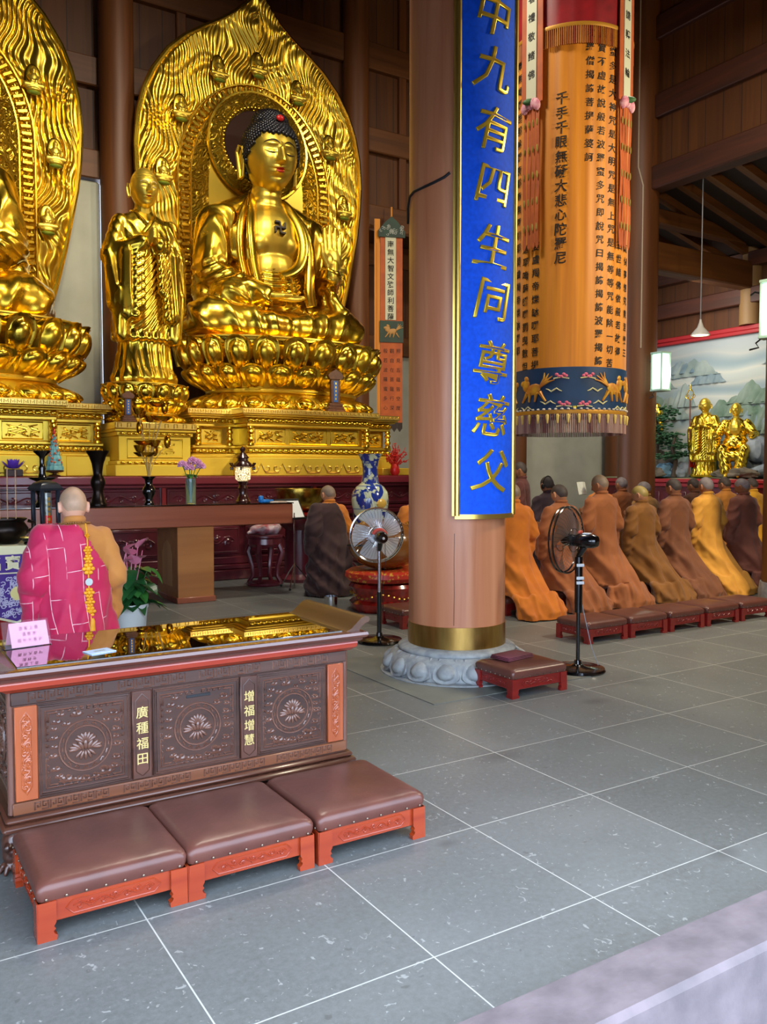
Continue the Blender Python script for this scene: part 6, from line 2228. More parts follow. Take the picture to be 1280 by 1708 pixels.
# ---------------------------------------------------------------- pedestal fans
def fan(label, loc, axis, hub, rad, blade_m, fat=False):
    t = thing('pedestal_fan', label, 'fan', loc, 0, 'pedestal fans')
    ax = V(axis).normalized()
    MB().lathe([(0.23, 0), (0.235, 0.012), (0.225, 0.03), (0.06, 0.045), (0.035, 0.06), (0.03, 0.09)], 40).build('base', BLACKG, t)
    pl_ = MB().tube([(0, 0, 0.05), (0, 0, hub - 0.12)], 0.017, 12)
    pl_.build('pole', BLACKG if fat else CHROME, t)
    if fat:
        MB().tube([(0, 0, 0.50), (0, 0, hub - 0.14)], 0.034, 12).build('sleeve', BLACKG, t)
        b = MB()
        for z in (hub - 0.22, hub - 0.33, hub - 0.37):
            b.box(-0.032, 0.032, -0.042, -0.030, z, z + 0.025, 0.002, Matrix.Rotation(R(-25), 4, 'Z'))
        b.build('stickers', mat('white_sticker', '#d3d8dc', 0.4), t)
    else:
        MB().tube([(0, 0, 0.05), (0, 0, 0.50)], 0.024, 12).build('sleeve', BLACKG, t)
    M = Matrix.Translation((0, 0, hub)) @ ax.to_track_quat('Y', 'Z').to_matrix().to_4x4()
    MY = M @ Matrix.Rotation(-PI / 2, 4, 'X')      # lathe axis along +axis
    mt = MB().lathe([(0.0, -0.17), (0.045, -0.165), (0.06, -0.13), (0.065, -0.02), (0.05, 0.03)], 24, M=MY).cap(M @ V((0, -0.06, -0.03)), (0, 0, hub - 0.13), 0.03, 0.024)
    mo = mt.build('motor', BLACKG, t)
    if fat:
        MB().box(-0.03, 0.03, -0.10, -0.04, 0.056, 0.068, 0.004, M).build('sticker', mat('white_sticker', '#d3d8dc', 0.4), mo)
        MB().box(-0.035, 0.035, -0.02, 0.0, 0.06, 0.085, 0.006, M).build('red_tag', mat('red_tag', '#c4503c', 0.5), mo)
    else:
        MB().tube([M @ V((0.07 * math.cos(R(a)), -0.01, 0.07 * math.sin(R(a)))) for a in range(10, 175, 15)], 0.016, 8).build('red_collar', mat('red_collar', '#c4483c', 0.45), mo)
        MB().ell(M @ V((0, -0.17, 0)), 0.014, 10, 6).build('knob', mat('pale_knob', '#d0c8c8', 0.4), mo)
    g_ = MB()
    yc = 0.10
    for r_, y in ((rad, 0.10), (rad * 0.98, 0.14), (rad * 0.35, 0.05), (rad * 0.35, 0.17)):
        g_.tube([M @ V((r_ * math.cos(2 * PI * k / 48), y, r_ * math.sin(2 * PI * k / 48))) for k in range(48)], 0.0085 if r_ > 0.9 * rad else 0.003, 6, closed=True)
    g_.build('guard_rim', BLACKG if fat else CHROME, t)
    g_ = MB()
    for k in range(44):
        a = 2 * PI * k / 44
        c_, s_ = math.cos(a), math.sin(a)
        for sg in (-1, 1):
            g_.tube([M @ V((r_ * c_, yc + 0.02 + sg * y, r_ * s_)) for r_, y in ((0.05, 0.075), (rad * .35, 0.075), (rad * .8, 0.06), (rad * 0.985, 0.01))], 0.0013, 4)
    g_.build('guard_grille', mat('grille_wire', '#23262a', 0.4) if fat else CHROME, t)
    for k in range(5):
        a0 = 2 * PI * k / 5 + 0.3

        def fn(u, v):
            r_ = rad * (0.18 + 0.74 * v)
            a = a0 + (u - 0.5) * (1.12 - 0.12 * v) + 0.35 * v
            y = yc + 0.02 + (u - 0.5) * 0.075
            return tuple(M @ V((r_ * math.cos(a), y, r_ * math.sin(a))))
        MB().grid(fn, 8, 9).build('blade', blade_m, t, 0, fix=False)
    MB().lathe([(0.0, 0.02), (0.05, 0.03), (0.055, 0.12), (0.03, 0.16), (0, 0.165)], 24, cap=False, M=MY).build('hub', BLACKG, t)
    return t


BL1 = NT('clear_grey_blades')
BL1.inp('Base Color', (0.62, 0.64, 0.64, 1))
BL1.inp('Roughness', 0.25)
BL1.inp('Alpha', 0.62)
BL2 = NT('smoky_brown_blades')
BL2.inp('Base Color', (0.16, 0.085, 0.05, 1))
BL2.inp('Roughness', 0.3)
BL2.inp('Alpha', 0.8)
f1 = fan('pedestal fan with pale blades and silver pole left of the thick column', (4.397, 7.116, 0), (0.30, 0.95, 0.05), 1.055, 0.275, BL1.m)
MB().tube([(0.05, -0.03, 1.0), (0.06, -0.02, 0.8), (0.04, 0.0, 0.6), (0.06, 0.02, 0.3)], 0.003, 5).build('cord', BLACKM, f1)
f2 = fan('black pedestal fan with smoky brown blades standing before the row of monks', (5.19, 5.17, 0), (-0.32, 0.95, 0.0), 1.115, 0.285, BL2.m, True)
MB().tube([(0.02, -0.02, 0.58), (0.05, -0.03, 0.45), (0.10, -0.06, 0.2), (0.14, -0.1, 0.05)], 0.004, 5).build('cord', mat('grey_cord', '#8a8d90', 0.5), f2)

# ---------------------------------------------------------------- lanterns and pendant lamp
LIT = mat('lit_lantern_panel', '#cfe8d4', 0.4, es=1.05, emit='#c4ecd2')


def wall_lantern(label, loc, w_, h, rz):
    t = thing('wall_lantern', label, 'lantern', loc, rz, 'lit wall lanterns')
    MB().box(-w_ / 2, w_ / 2, -w_ / 2, w_ / 2, 0.02, h - 0.02, 0.02).build('glass_box', LIT, t)
    b = MB()
    for sx in (-1, 1):
        for sy in (-1, 1):
            b.box(sx * w_ / 2 - 0.012, sx * w_ / 2 + 0.012, sy * w_ / 2 - 0.012, sy * w_ / 2 + 0.012, 0, h, 0.003)
    b.box(-w_ / 2 - 0.02, w_ / 2 + 0.02, -w_ / 2 - 0.02, w_ / 2 + 0.02, -0.02, 0.02, 0.006).box(-w_ / 2 - 0.02, w_ / 2 + 0.02, -w_ / 2 - 0.02, w_ / 2 + 0.02, h - 0.02, h + 0.02, 0.006)
    b.build('frame', mat('pale_green_metal', '#a9c8b4', 0.4), t)
    MB().tube([(0.0, w_ / 2, h * 0.8), (0.0, w_ / 2 + 0.1, h * 0.85), (0.0, w_ / 2 + 0.16, h * 0.8)], 0.014, 6).tube([(0, w_ / 2, 0.0), (0, w_ / 2 + 0.08, -0.06), (0, w_ / 2 + 0.04, -0.12), (0, w_ / 2 + 0.16, -0.14)], 0.012, 6).build('bracket', BLACKM, t)
    return t


wall_lantern('glowing pale green lantern on the far dark column beside the mural', (14.78, 12.36, 3.45), 0.27, 0.80, R(0))
wall_lantern('glowing pale green lantern cut off by the right edge of the view', (10.15, 6.75, 3.45), 0.16, 0.72, R(15))
lamp('lantern_light', 'POINT', (10.0, 6.5, 3.8), 12, (0.85, 1.0, 0.85), size=0.1)
lamp('lantern_light', 'POINT', (14.9, 12.2, 3.8), 18, (0.85, 1.0, 0.85), size=0.1)
pd = thing('pendant_lamp', 'white conical pendant lamp hanging before the mountain relief', 'lamp', (15.35, 11.8, 4.60))
MB().tube([(0, 0, 0.3), (0, 0, 3.36)], 0.012, 6).build('cord', mat('grey_cord', '#8a8d90', 0.5), pd)
MB().lathe([(0.02, 0.34), (0.03, 0.28), (0.07, 0.17), (0.15, 0.08), (0.195, 0.02), (0.195, 0.0), (0.18, 0.0), (0.14, 0.06), (0.03, 0.2)], 32).build('shade', mat('white_enamel', '#dcdad2', 0.35), pd)
MB().lathe([(0.0, -0.01), (0.15, 0.0), (0.165, 0.02), (0.1, 0.04)], 24, cap=False).build('bulb', mat('lit_bulb', '#fff1cf', 0.4, es=3.0, emit='#ffe6b0'), pd)
lamp('pendant_light', 'SPOT', (15.35, 11.8, 4.62), 120, (1, 0.9, 0.7), (15.35, 11.8, 0), 0.12, 140)

# ---------------------------------------------------------------- hanging banners
ORG = mat('orange_silk', '#de8c06', 0.55, 0, '#cb7a06', 3, (6, 6, 0.2), sheen=0.3)
ORGD = mat('deep_orange_silk', '#c05a12', 0.6, 0, '#a84a10', 4, sheen=0.3)
INK = mat('black_embroidery', '#17100c', 0.7)
NAVY = mat('navy_silk', '#123a63', 0.5, 0, '#0e3052', 4)
bn = thing('cylinder_banner', 'huge orange cylinder banner covered in black sutra characters hanging above the monks', 'banner', (8.30, 8.50, 0), R(-44.3))
RB = 0.755
b = MB()


def pleat(a, z):
    return RB + 0.005 * math.sin(26 * a + 0.6 * math.sin(3 * a)) * min(1, (z - 2.9) / 2)


b.grid(lambda u, v: (pleat(2 * PI * u, 3.0 + 6.6 * v) * math.sin(2 * PI * u), -pleat(2 * PI * u, 3.0 + 6.6 * v) * math.cos(2 * PI * u), 3.0 + 6.6 * v), 208, 8, wrap=True)
b.build('orange_cloth', ORG, bn, 80)
MB().lathe([(RB + 0.005, 2.45), (RB + 0.008, 2.7), (RB + 0.005, 3.04), (RB - 0.02, 3.05)], 72, cap=False).build('blue_band', NAVY, bn)
MB().lathe([(RB + 0.03, 7.28), (RB + 0.04, 8.2), (RB + 0.03, 9.6)], 72, cap=False, fl=lambda a, k: 1 + 0.01 * math.sin(20 * a)).build('red_valance', mat('red_silk', '#9c1420', 0.5, 0, '#7a0f18', 4), bn)
tx = MB()
dg = lambda a: R(a) * (RB + 0.016)
for a, z, s, d, sz in ((-9, 6.42, '千手千眼無礙大悲心陀羅尼', 0.1815, 0.165), (17, 7.20, '波羅僧揭諦菩提薩婆訶', 0.170, 0.115), (29, 7.20, '真實不虛故說般若波羅蜜多咒即說咒曰揭諦揭諦波羅揭諦', 0.170, 0.115), (42, 7.18, '羅蜜多是大神咒是大明咒是無上咒是無等等咒能除一切苦', 0.170, 0.115),
                       (54, 4.62, '三世諸佛依般若故得', 0.170, 0.115), (69, 4.62, '顛倒夢想究竟涅槃三', 0.170, 0.115), (-34.5, 4.62, '婆盧羯帝爍缽囉耶菩提', 0.170, 0.12), (-48, 4.62, '迦耶唵薩皤囉罰曳數怛', 0.170, 0.12), (-61, 7.05, '南無喝囉怛那哆囉夜耶南無阿唎耶婆盧羯帝爍缽囉耶', 0.170, 0.12)):
    text_col(tx, s, dg(a), z, d, sz, 0, 0.012, 0.0, 0.012, 0.05, 0.04)
tx.v = [(p[0], p[1] * 0.4, p[2]) for p in tx.v]
wrap(tx, RB + 0.007).build('lettering', INK, bn, 30)
for z, L, c1, c2, r_ in ((7.28, 0.22, '#c8862a', '#8f2a1c', RB + 0.035), (2.45, 0.25, '#b89a8c', '#7a4a4c', RB + 0.004)):
    f_ = MB()
    n = 190
    for k in range(n):
        a = 2 * PI * k / n
        f_.tube([(r_ * math.sin(a), -r_ * math.cos(a), z + 0.01), (r_ * math.sin(a), -r_ * math.cos(a), z - L)], 0.0085, 5)
    f_.build('fringe', mat('fringe_' + c1[1:], c1, 0.7, 0, c2, 14, (1, 1, 0.05)), bn)
    MB().lathe([(r_ + 0.008, z - 0.005), (r_ + 0.014, z + 0.02), (r_ + 0.008, z + 0.045)], 72, cap=False).build('braid', mat('gold_braid', '#c08a2a', 0.5, 0.3), bn)
f_ = MB()
for k in range(36):
    a = 2 * PI * k / 36
    f_.cap(((RB + 0.02) * math.sin(a), -(RB + 0.02) * math.cos(a), 2.42), ((RB + 0.02) * math.sin(a), -(RB + 0.02) * math.cos(a), 2.33), 0.022, 0.010, 8)
f_.build('tassel_fringe', mat('yellow_tassel', '#d9bd62', 0.6), bn)
f_ = MB()
for k in range(60):
    a = 2 * PI * k / 60
    f_.ell(((RB + 0.012) * math.sin(a), -(RB + 0.012) * math.cos(a), 2.505), (0.022, 0.022, 0.014), 6, 4)
f_.build('beads', mat('pale_bead', '#d8cfc0', 0.4), bn)


def beast(m, s, x, z, k):
    """prancing embroidered animal: body, head, mane, tail, legs"""
    E_ = lambda dx, dz, rx, rz, an=0: m.ell((x + s * dx * k, 0, z + dz * k), (rx * k, 0.012, rz * k), 12, 6, Matrix.Rotation(s * an, 3, 'Y'))
    E_(0, 0, 0.13, 0.075, -0.25)
    E_(-0.13, 0.06, 0.075, 0.085)
    E_(-0.19, 0.09, 0.055, 0.04)
    E_(-0.12, 0.15, 0.05, 0.035, 0.5)
    for a in (0.3, 0.7, 1.1, 1.5):
        m.tube([(x + s * 0.11 * k, 0, z + 0.03 * k), (x + s * (0.17 + 0.06 * math.cos(a)) * k, 0, z + (0.07 + 0.07 * math.sin(a)) * k), (x + s * (0.17 + 0.16 * math.cos(a)) * k, 0, z + (0.07 + 0.15 * math.sin(a)) * k)], [0.018 * k, 0.016 * k, 0.006 * k], 6)
    for dx, ex in ((-0.10, -0.20), (-0.05, -0.07), (0.06, 0.03), (0.11, 0.20)):
        m.tube([(x + s * dx * k, 0, z - 0.04 * k), (x + s * (dx + ex) / 2 * k, 0, z - 0.11 * k), (x + s * ex * k, 0, z - 0.17 * k)], [0.03 * k, 0.02 * k, 0.014 * k], 6)


eb = MB()
ec = MB()
ep = MB()
for base in (6, 126, 246):
    for s, a in ((1, -43), (-1, 43)):
        beast(eb, s, R(base + a) * RB, 2.77, 0.95)
        for dx, dz in ((0.30, -0.02), (0.22, -0.18), (-0.12, -0.24)):
            xx = R(base + a) * RB + s * dx
            ec.tube([(xx + s * q * 0.035, 0, 2.77 + dz + 0.02 * math.sin(q * 1.7)) for q in range(-3, 4)], [0.004, 0.008, 0.010, 0.011, 0.010, 0.008, 0.004], 5)
        for aa, dz in ((-13, 0.16), (-10, -0.2)):
            xx = R(base + s * aa) * RB
            for q in range(5):
                ep.ell((xx + s * (q - 2) * 0.03, 0, 2.77 + dz + 0.018 * math.cos(q * 2)), (0.025, 0.010, 0.02), 8, 5)
            ec.tube([(xx - 0.1, 0, 2.77 + dz - 0.035), (xx, 0, 2.77 + dz - 0.02), (xx + 0.1, 0, 2.77 + dz - 0.04)], 0.008, 5)
wrap(eb, RB + 0.012).build('embroidery_pattern', mat('gold_thread', '#d9a72e', 0.5, 0.2, '#b9702a', 9), bn)
wrap(ec, RB + 0.012).build('embroidered_clouds', mat('pale_thread', '#d8d29a', 0.6), bn)
wrap(ep, RB + 0.012).build('flower_pattern', mat('pink_thread', '#d0607a', 0.6), bn)
MB().box(-0.02, 0.02, -0.01, 0.0, 2.51, 2.54, 0, Matrix.Rotation(R(6), 4, 'Z') @ Matrix.Translation((0, -RB - 0.012, 0))).build('yellow_label', mat('yellow_label', '#e0cf40', 0.6), bn)


def strip(a, s, z_txt):
    """narrow white scroll with a lotus end and orange ribbons, hung clear of the cylinder"""
    ca, sa = math.cos(R(a)), math.sin(R(a))
    M = Matrix.Rotation(R(a), 4, 'Z') @ Matrix.Translation((0, -(RB + 0.06), 0))
    MB().box(-0.17, 0.17, 0.0, 0.012, 6.42, 9.6, 0, M).build('orange_scroll', ORGD, bn)
    sc_ = MB().box(-0.082, 0.082, -0.012, 0.0, 6.48, 9.6, 0, M).build('white_scroll', mat('white_silk', '#cfd0b4', 0.6), bn)
    t_ = MB()
    text_col(t_, s, 0, z_txt, 0.238, 0.115, -0.014, 0.01, 0, 0.012)
    t_.xf(M).build('lettering', INK, sc_, 30)
    l_ = MB()
    for k in range(7):
        an = R(-90 + 30 * k)
        l_.ell(M @ V((0.105 * math.sin(an), -0.02, 6.38 + 0.06 * math.cos(an) * 0.6)), (0.045, 0.02, 0.075), 10, 6)
    l_.build('lotus_end', mat('pink_lotus_silk', '#d07a92', 0.6, 0, '#e6b0b8', 20), bn)
    MB().ell(M @ V((0, -0.03, 6.44)), (0.10, 0.03, 0.045), 12, 6).build('lotus_pod', mat('green_silk', '#3d6a38', 0.6), bn)
    for k in range(4):
        x = -0.105 + 0.07 * k
        MB().grid(lambda u, v: tuple(M @ V((x + (u - 0.5) * 0.058, 0.01 * math.sin(9 * v + k), 4.62 + 1.74 * v - (0.05 * (1 - abs(2 * u - 1)) if v == 0 else 0)))), 5, 14).build('ribbon', ORGD, bn, 0, fix=False)
        g_ = MB()
        for q in range(5):
            g_.ell(M @ V((x, -0.012, 4.85 + 0.33 * q)), (0.012, 0.01, 0.05), 6, 4)
        g_.build('ribbon_pattern', mat('olive_thread', '#9a8a3a', 0.6), bn)


strip(-38, '者禮敬諸佛', 7.74)
strip(57, '者請轉法輪', 7.74)

hb = thing('prayer_banner', 'narrow orange prayer banner with a white lettered strip hanging right of the large pedestal', 'banner', (9.66, 15.18, 0), R(-20))
GRN = mat('dark_green_silk', '#123c28', 0.5, 0, '#0d2c1e', 5)
for x0, x1, y, z0, z1 in ((-0.34, -0.22, 0.03, 4.1, 7.0), (-0.22, 0.26, 0.0, 2.72, 6.75)):
    MB().box(x0, x1, y, y + 0.015, z0, z1).build('orange_panel', ORG if y else ORGD, hb)
MB().box(-0.29, -0.22, 0.015, 0.028, 2.75, 6.5).build('orange_panel', ORG, hb)
wsx = MB().box(-0.115, 0.115, -0.012, 0.0, 4.9, 6.62).build('white_strip', mat('white_silk_strip', '#cfd0b4', 0.6), hb)
text_col(MB(), '南無大智文殊師利菩薩', 0, 6.48, 0.168, 0.145, -0.013, 0.01, 0, 0.015).build('lettering', INK, wsx, 30)
g_ = MB().box(-0.235, 0.275, -0.02, 0.0, 4.43, 4.88)
g_.prism([(-0.27, 6.62), (0.31, 6.62), (0.31, 6.75), (0.14, 6.95), (0.02, 7.05), (-0.10, 6.95), (-0.27, 6.75)], -0.03, 0.0)
g_.build('green_panel', GRN, hb)
e_ = MB()
beast(e_, 1, 0.03, 4.66, 0.75)
e_.v = [(p[0], p[1] - 0.024, p[2]) for p in e_.v]
e_.build('embroidered_beast', mat('tan_thread', '#b98a4a', 0.6), hb)
e_ = MB()
rn = random.Random(2)
for k in range(26):
    e_.tube(spiral((rn.uniform(-.22, .26), rn.uniform(6.65, 6.85)), 0.035, 0.9, rn.uniform(0, 6), 8, -0.033), 0.008, 4)
e_.build('embroidery', mat('silver_thread', '#b0b4ac', 0.5), hb)
text_col(MB(), '般若波羅蜜多心', -0.11, 4.25, 0.2, 0.10, -0.002, 0.01).build('lettering', INK, hb, 30)
text_col(MB(), '觀自在菩薩行深', 0.03, 4.25, 0.2, 0.10, -0.002, 0.01).build('lettering', INK, hb, 30)
text_col(MB(), '照見五蘊皆空度', 0.17, 4.25, 0.2, 0.10, -0.002, 0.01).build('lettering', INK, hb, 30)
e_ = MB()
for k in range(4):
    x = -0.16 + k * 0.12
    e_.prism([(x - 0.058, 2.74), (x + 0.058, 2.74), (x + 0.058, 2.62), (x, 2.54), (x - 0.058, 2.62)], -0.012, 0.0)
e_.build('scalloped_hem', mat('dark_hem', '#2a1a16', 0.6), hb)
MB().tube([(0.02, 0, 7.03), (0.02, 0, 7.25)], 0.02, 6).build('hanger', ORG, hb)
sr = MB()
sr.grid(lambda u, v: (-0.25 - 0.55 * v * v + (u - 0.5) * 0.02, -0.03 + 0.12 * v + (u - 0.5) * 0.16, 4.1 - 1.05 * v), 4, 16)
sr.build('yellow_streamer', mat('yellow_silk', '#d8a020', 0.5), hb, 0, fix=False)

# ---------------------------------------------------------------- people
SKIN = mat('skin', '#c48d66', 0.5, 0, '#b57c57', 9)
SKIN2 = mat('tan_skin', '#a8714c', 0.5, 0, '#966040', 9)
SCALP = mat('shaven_scalp', '#8f7a66', 0.55, 0, '#7d6a58', 14)
SCALP2 = mat('dark_stubble', '#4a3e38', 0.65, 0, '#3a302c', 14)
SCALP3 = mat('grey_scalp', '#9a9290', 0.55, 0, '#84797a', 14)
HZ_ = 1.405
KN = 0.30      # knee height on the stool


def body_mesh(name, yaw, bow, stand=False):
    """kneeling figure facing -y, one skin from head to toes"""
    m = MB()
    for s in (-1, 1):
        if stand:
            m.cap((s * .09, .01, .74), (s * .095, -.01, .40), .088, .058, 14).cap((s * .095, -.01, .40), (s * .095, .02, .07), .054, .036, 12)
            m.cap((s * .095, .03, .035), (s * .105, -.13, .025), .032, .026, 10)
        else:
            m.cap((s * .10, .02, .74), (s * .13, -.10, KN), .088, .062, 14)
        (MB() if stand else m).cap((s * .13, -.10, KN), (s * .12, .30, .285), .056, .038, 12)
        (MB() if stand else m).cap((s * .12, .30, .285), (s * .12, .42, .20), .036, .028, 10).cap((s * .12, .40, .22), (s * .12, .43, .13), .03, .022, 10)
        m.cap((s * .165, .0, 1.185), (s * .225, .02, .93), .052, .042, 12)
        m.cap((s * .225, .02, .93), (s * .06, -.22, 1.0), .040, .028, 12)
        # hand: palm, four bent fingers and a thumb
        w_ = V((s * .055, -.235, 1.005))
        m.ell(w_ + V((-s * .012, -.045, .012)), (.016, .045, .036), 10, 8)
        for k in range(4):
            p0 = w_ + V((-s * .012, -.075, .034 - .018 * k))
            L = (.030, .036, .034, .026)[k]
            p1 = p0 + V((-s * .004, -L, .004))
            p2 = p1 + V((-s * .012, -L * .6, .002))
            m.cap(p0, p1, .0088, .0084, 8).cap(p1, p2, .0084, .0074, 8)
        m.cap(w_ + V((-s * .01, -.03, .040)), w_ + V((-s * .014, -.055, .064)), .0105, .0085, 8)
    m.ell((0, .01, .78), (.165, .125, .13), 18, 12).ell((0, .0, .97), (.145, .105, .17), 18, 12).ell((0, .0, 1.12), (.175, .115, .14), 18, 12)
    m.cap((-.13, .01, 1.20), (.13, .01, 1.20), .05)
    m.cap((0, .012, 1.20), (0, -.005, 1.34), .058, .054, 14)
    H = Matrix.Translation((0, -.02, HZ_)) @ Matrix.Rotation(yaw, 4, 'Z') @ Matrix.Rotation(bow, 4, 'X') @ Matrix.Scale(.245, 4)
    m.merge(head_mb(56, 44, ears=1.0), H)
    return m.remesh(name, SKIN, .0075, 2, 0.4), H


def scalp_mesh(H, low=-0.42):
    m = MB()

    def fn(u, v):
        az = 2 * PI * u
        aa = min(az, 2 * PI - az)
        line = 0.52 if aa < 0.7 else (0.52 - (aa - 0.7) * 0.75 if aa < 1.25 else (0.12 if aa < 1.75 else max(low, 0.12 - (aa - 1.75) * 0.95)))
        e0 = math.asin(line)
        p = head_pt(az, e0 + (PI / 2 * 0.998 - e0) * v, f=0)
        k = 1.0 + 0.030 * min(1, v * 9)
        return tuple(H @ (V((p.x * k, p.y * k, p.z * k))))
    m.grid(fn, 48, 22, wrap=True)
    return m


LV = [(1.325, .062, .058, .066, 0.0), (1.30, .072, .07, .078, 0), (1.27, .13, .09, .095, 0), (1.235, .205, .11, .115, 0), (1.16, .240, .135, .132, 0), (1.02, .215, .145, .142, 0), (.86, .205, .155, .150, 0), (.72, .215, .165, .180, 0),
      (.58, .232, .175, .245, 0), (.45, .250, .185, .335, 0), (.34, .268, .20, .43, 0), (.27, .282, .20, .50, 0), (.246, .285, .20, .52, 0)]
TAIL = [(.244, .285, -.285, .53), (.18, .295, -.29, .58), (.10, .31, -.30, .635), (.04, .325, -.31, .68), (.012, .335, -.315, .70)]


def robe_mb(seed, grow=0.0, sl=(1, 1), tail=True, stand=False):
    m = MB()
    rn_ = random.Random(seed)
    n = 96
    ph = rn_.uniform(0, 6)
    sk = rn_.uniform(-.05, .09)
    lv = [(z, a, f, b_) for z, a, f, b_, _ in LV]
    if stand:
        lv = [(z if z > .72 else .012 + (z - .246) * .708 / .474, a * (1 if z > .72 else 1.08), f * (1 if z > .72 else 1.1), min(b_, .18 + .25 * (.72 - z)) if z < .72 else b_) for z, a, f, b_ in lv]
    rings = []

    def ring(z, a, f, b_):
        o = []
        d = max(0, min(1, (1.0 - z) / .9))
        for i in range(n):
            an = 2 * PI * i / n
            c_, s_ = math.cos(an), math.sin(an)
            w_ = math.sin(7 * an + ph + 1.2 * math.sin(z * 4 + ph)) + .6 * math.sin(13 * an + 2 * ph - z * 3)
            k = 1 + (.012 + .055 * d) * w_ * .6
            # squarer shoulders and a back hem that sweeps behind
            x = (a + grow) * (abs(c_) ** .85) * (1 if c_ > 0 else -1) * k
            if f < 0:     # lower hem: behind the stool only
                y = -f + (b_ + f) * (0.5 + 0.5 * s_) * 1.0 * (k if s_ > 0 else 1)
            else:
                y = (b_ + grow) * s_ * k if s_ > 0 else (f + grow) * s_ * k
            o.append((x + sk * d * max(0, s_), y, z))
        return o
    for z, a, f, b_ in lv:
        rings.append(ring(z, a, f, b_))
    if tail and not stand:
        for z, a, f, b_ in TAIL:
            rings.append(ring(z, a, f, b_))
    m.loft(rings)
    for s, on in ((1, sl[0]), (-1, sl[1])):
        if not on:
            continue
        g_ = grow
        m.cap((s * .185, 0, 1.185), (s * .262, .025, .93), .080 + g_, .090 + g_, 14)
        m.cap((s * .262, .025, .93), (s * .09, -.19, .99), .088 + g_, .07 + g_, 14)
        m.cap((s * .268, -.0, .90), (s * .255, -.03, .66), .07 + g_, .055 + g_, 12)
        m.cap((s * .15, -.15, .93), (s * .17, -.14, .70), .045 + g_, .06 + g_, 12)
        m.ell((s * .215, -.07, .78), (.055 + g_, .125 + g_, .17 + g_), 14, 10)
    return m


def robe_disp(seed, extra=0.0):
    ph = seed * 1.7

    def f(x, y, z, no):
        back = smin(y, -0.02, 0.08)
        lo = 1 - smin(z, 0.35, 1.05)
        a = ridge((x * 0.9 + 0.22 * z + 0.03 * np.sin(5 * z + ph)) * 2 * PI / 0.115 + ph, 1.7)
        sw = ridge((z * 0.7 + y * 0.55 - 0.35 * np.abs(x) + 0.05 * np.sin(4 * x + ph)) * 2 * PI / 0.17 + ph, 1.9)
        sl = smin(np.abs(x), 0.19, 0.24)
        hz = smin(z, 0.02, 0.07)
        up = smin(z, 0.9, 1.1) * (1 - smin(z, 1.18, 1.28))
        wr = ridge((z + 0.8 * np.abs(x)) * 2 * PI / 0.10 + ph, 2)
        return extra + hz * (0.03 * a * lo * (1 - sl) * back + 0.034 * sw * lo + 0.007 * sl * wr + 0.003 * up * wr)
    return f


bodies = [body_mesh('body', 0.0, R(14)), body_mesh('body', R(14), R(20)), body_mesh('body', R(-8), R(10)), body_mesh('body', 0.0, R(12), True)]
scalps = [scalp_mesh(H).mesh('hair', SCALP, 0) for _, H in bodies]
robes = [robe_mb(k + 1).remesh('robe', ORG, .0125, 3, .5, robe_disp(k + 1)) for k in range(5)]
srobe = robe_mb(9, stand=True).remesh('robe', ORG, .0125, 3, .5, robe_disp(9))
collars = []
for k in range(1):
    cm = MB().tube([(.064 * math.cos(a), .008 + .066 * math.sin(a), 1.322 - .02 * (1 - math.sin(a)) / 2) for a in [R(-60 + 300 * q / 20) for q in range(21)]], .013, 8, flat=1.6)
    collars.append(cm.mesh('collar', ORG, 60))


def setmat(o, m_):
    o.material_slots[0].link = 'OBJECT'
    o.material_slots[0].material = m_


def robe_cloth(name, c, c2=None):
    return mat(name, c, 0.8, 0, c2, 5, bump=0.06, bs=500, bd=0.002, sheen=0.15)


def monk(label, x, y, top, col, bv=0, rv=0, scalp=None, skin=None, turn=0.0, stand=False, group='monks kneeling in rows', base=0.0):
    t = thing('person', label, 'person', (x, y, base), PI + turn, group)
    k = (top - base) / 1.535
    t.scale = (1.06, 1.06, k)
    b_ = link('body', bodies[bv][0], t)
    if skin:
        setmat(b_, skin)
    h = link('hair', scalps[bv], b_)
    setmat(h, scalp or SCALP)
    r_ = link('robe', srobe if stand else robes[rv], t)
    setmat(r_, col)
    c = link('collar', collars[0], r_)
    setmat(c, col)
    return t


RC = {k: robe_cloth('robe_' + k, c, c2) for k, c, c2 in (('orange', '#cf740e', '#bd650c'), ('rust', '#985524', '#8a4c20'), ('ochre', '#9e5a28', '#8f5022'), ('olive', '#875410', '#77490e'), ('brown', '#804a28', '#714022'), ('yellow', '#e0a038', '#cf8f2c'),
                                                          ('cocoa', '#8f5340', '#7f4836'), ('maroon', '#57211a', '#491a14'), ('plum', '#3d2733', '#332029'), ('amber', '#c8741a', '#b66714'), ('sand', '#bd8c46', '#a97a3a'), ('umber', '#5c3219', '#4c2914'), ('tawny', '#b0701f', '#9e6219'), ('gold', '#cf9712', '#bb860f'))}
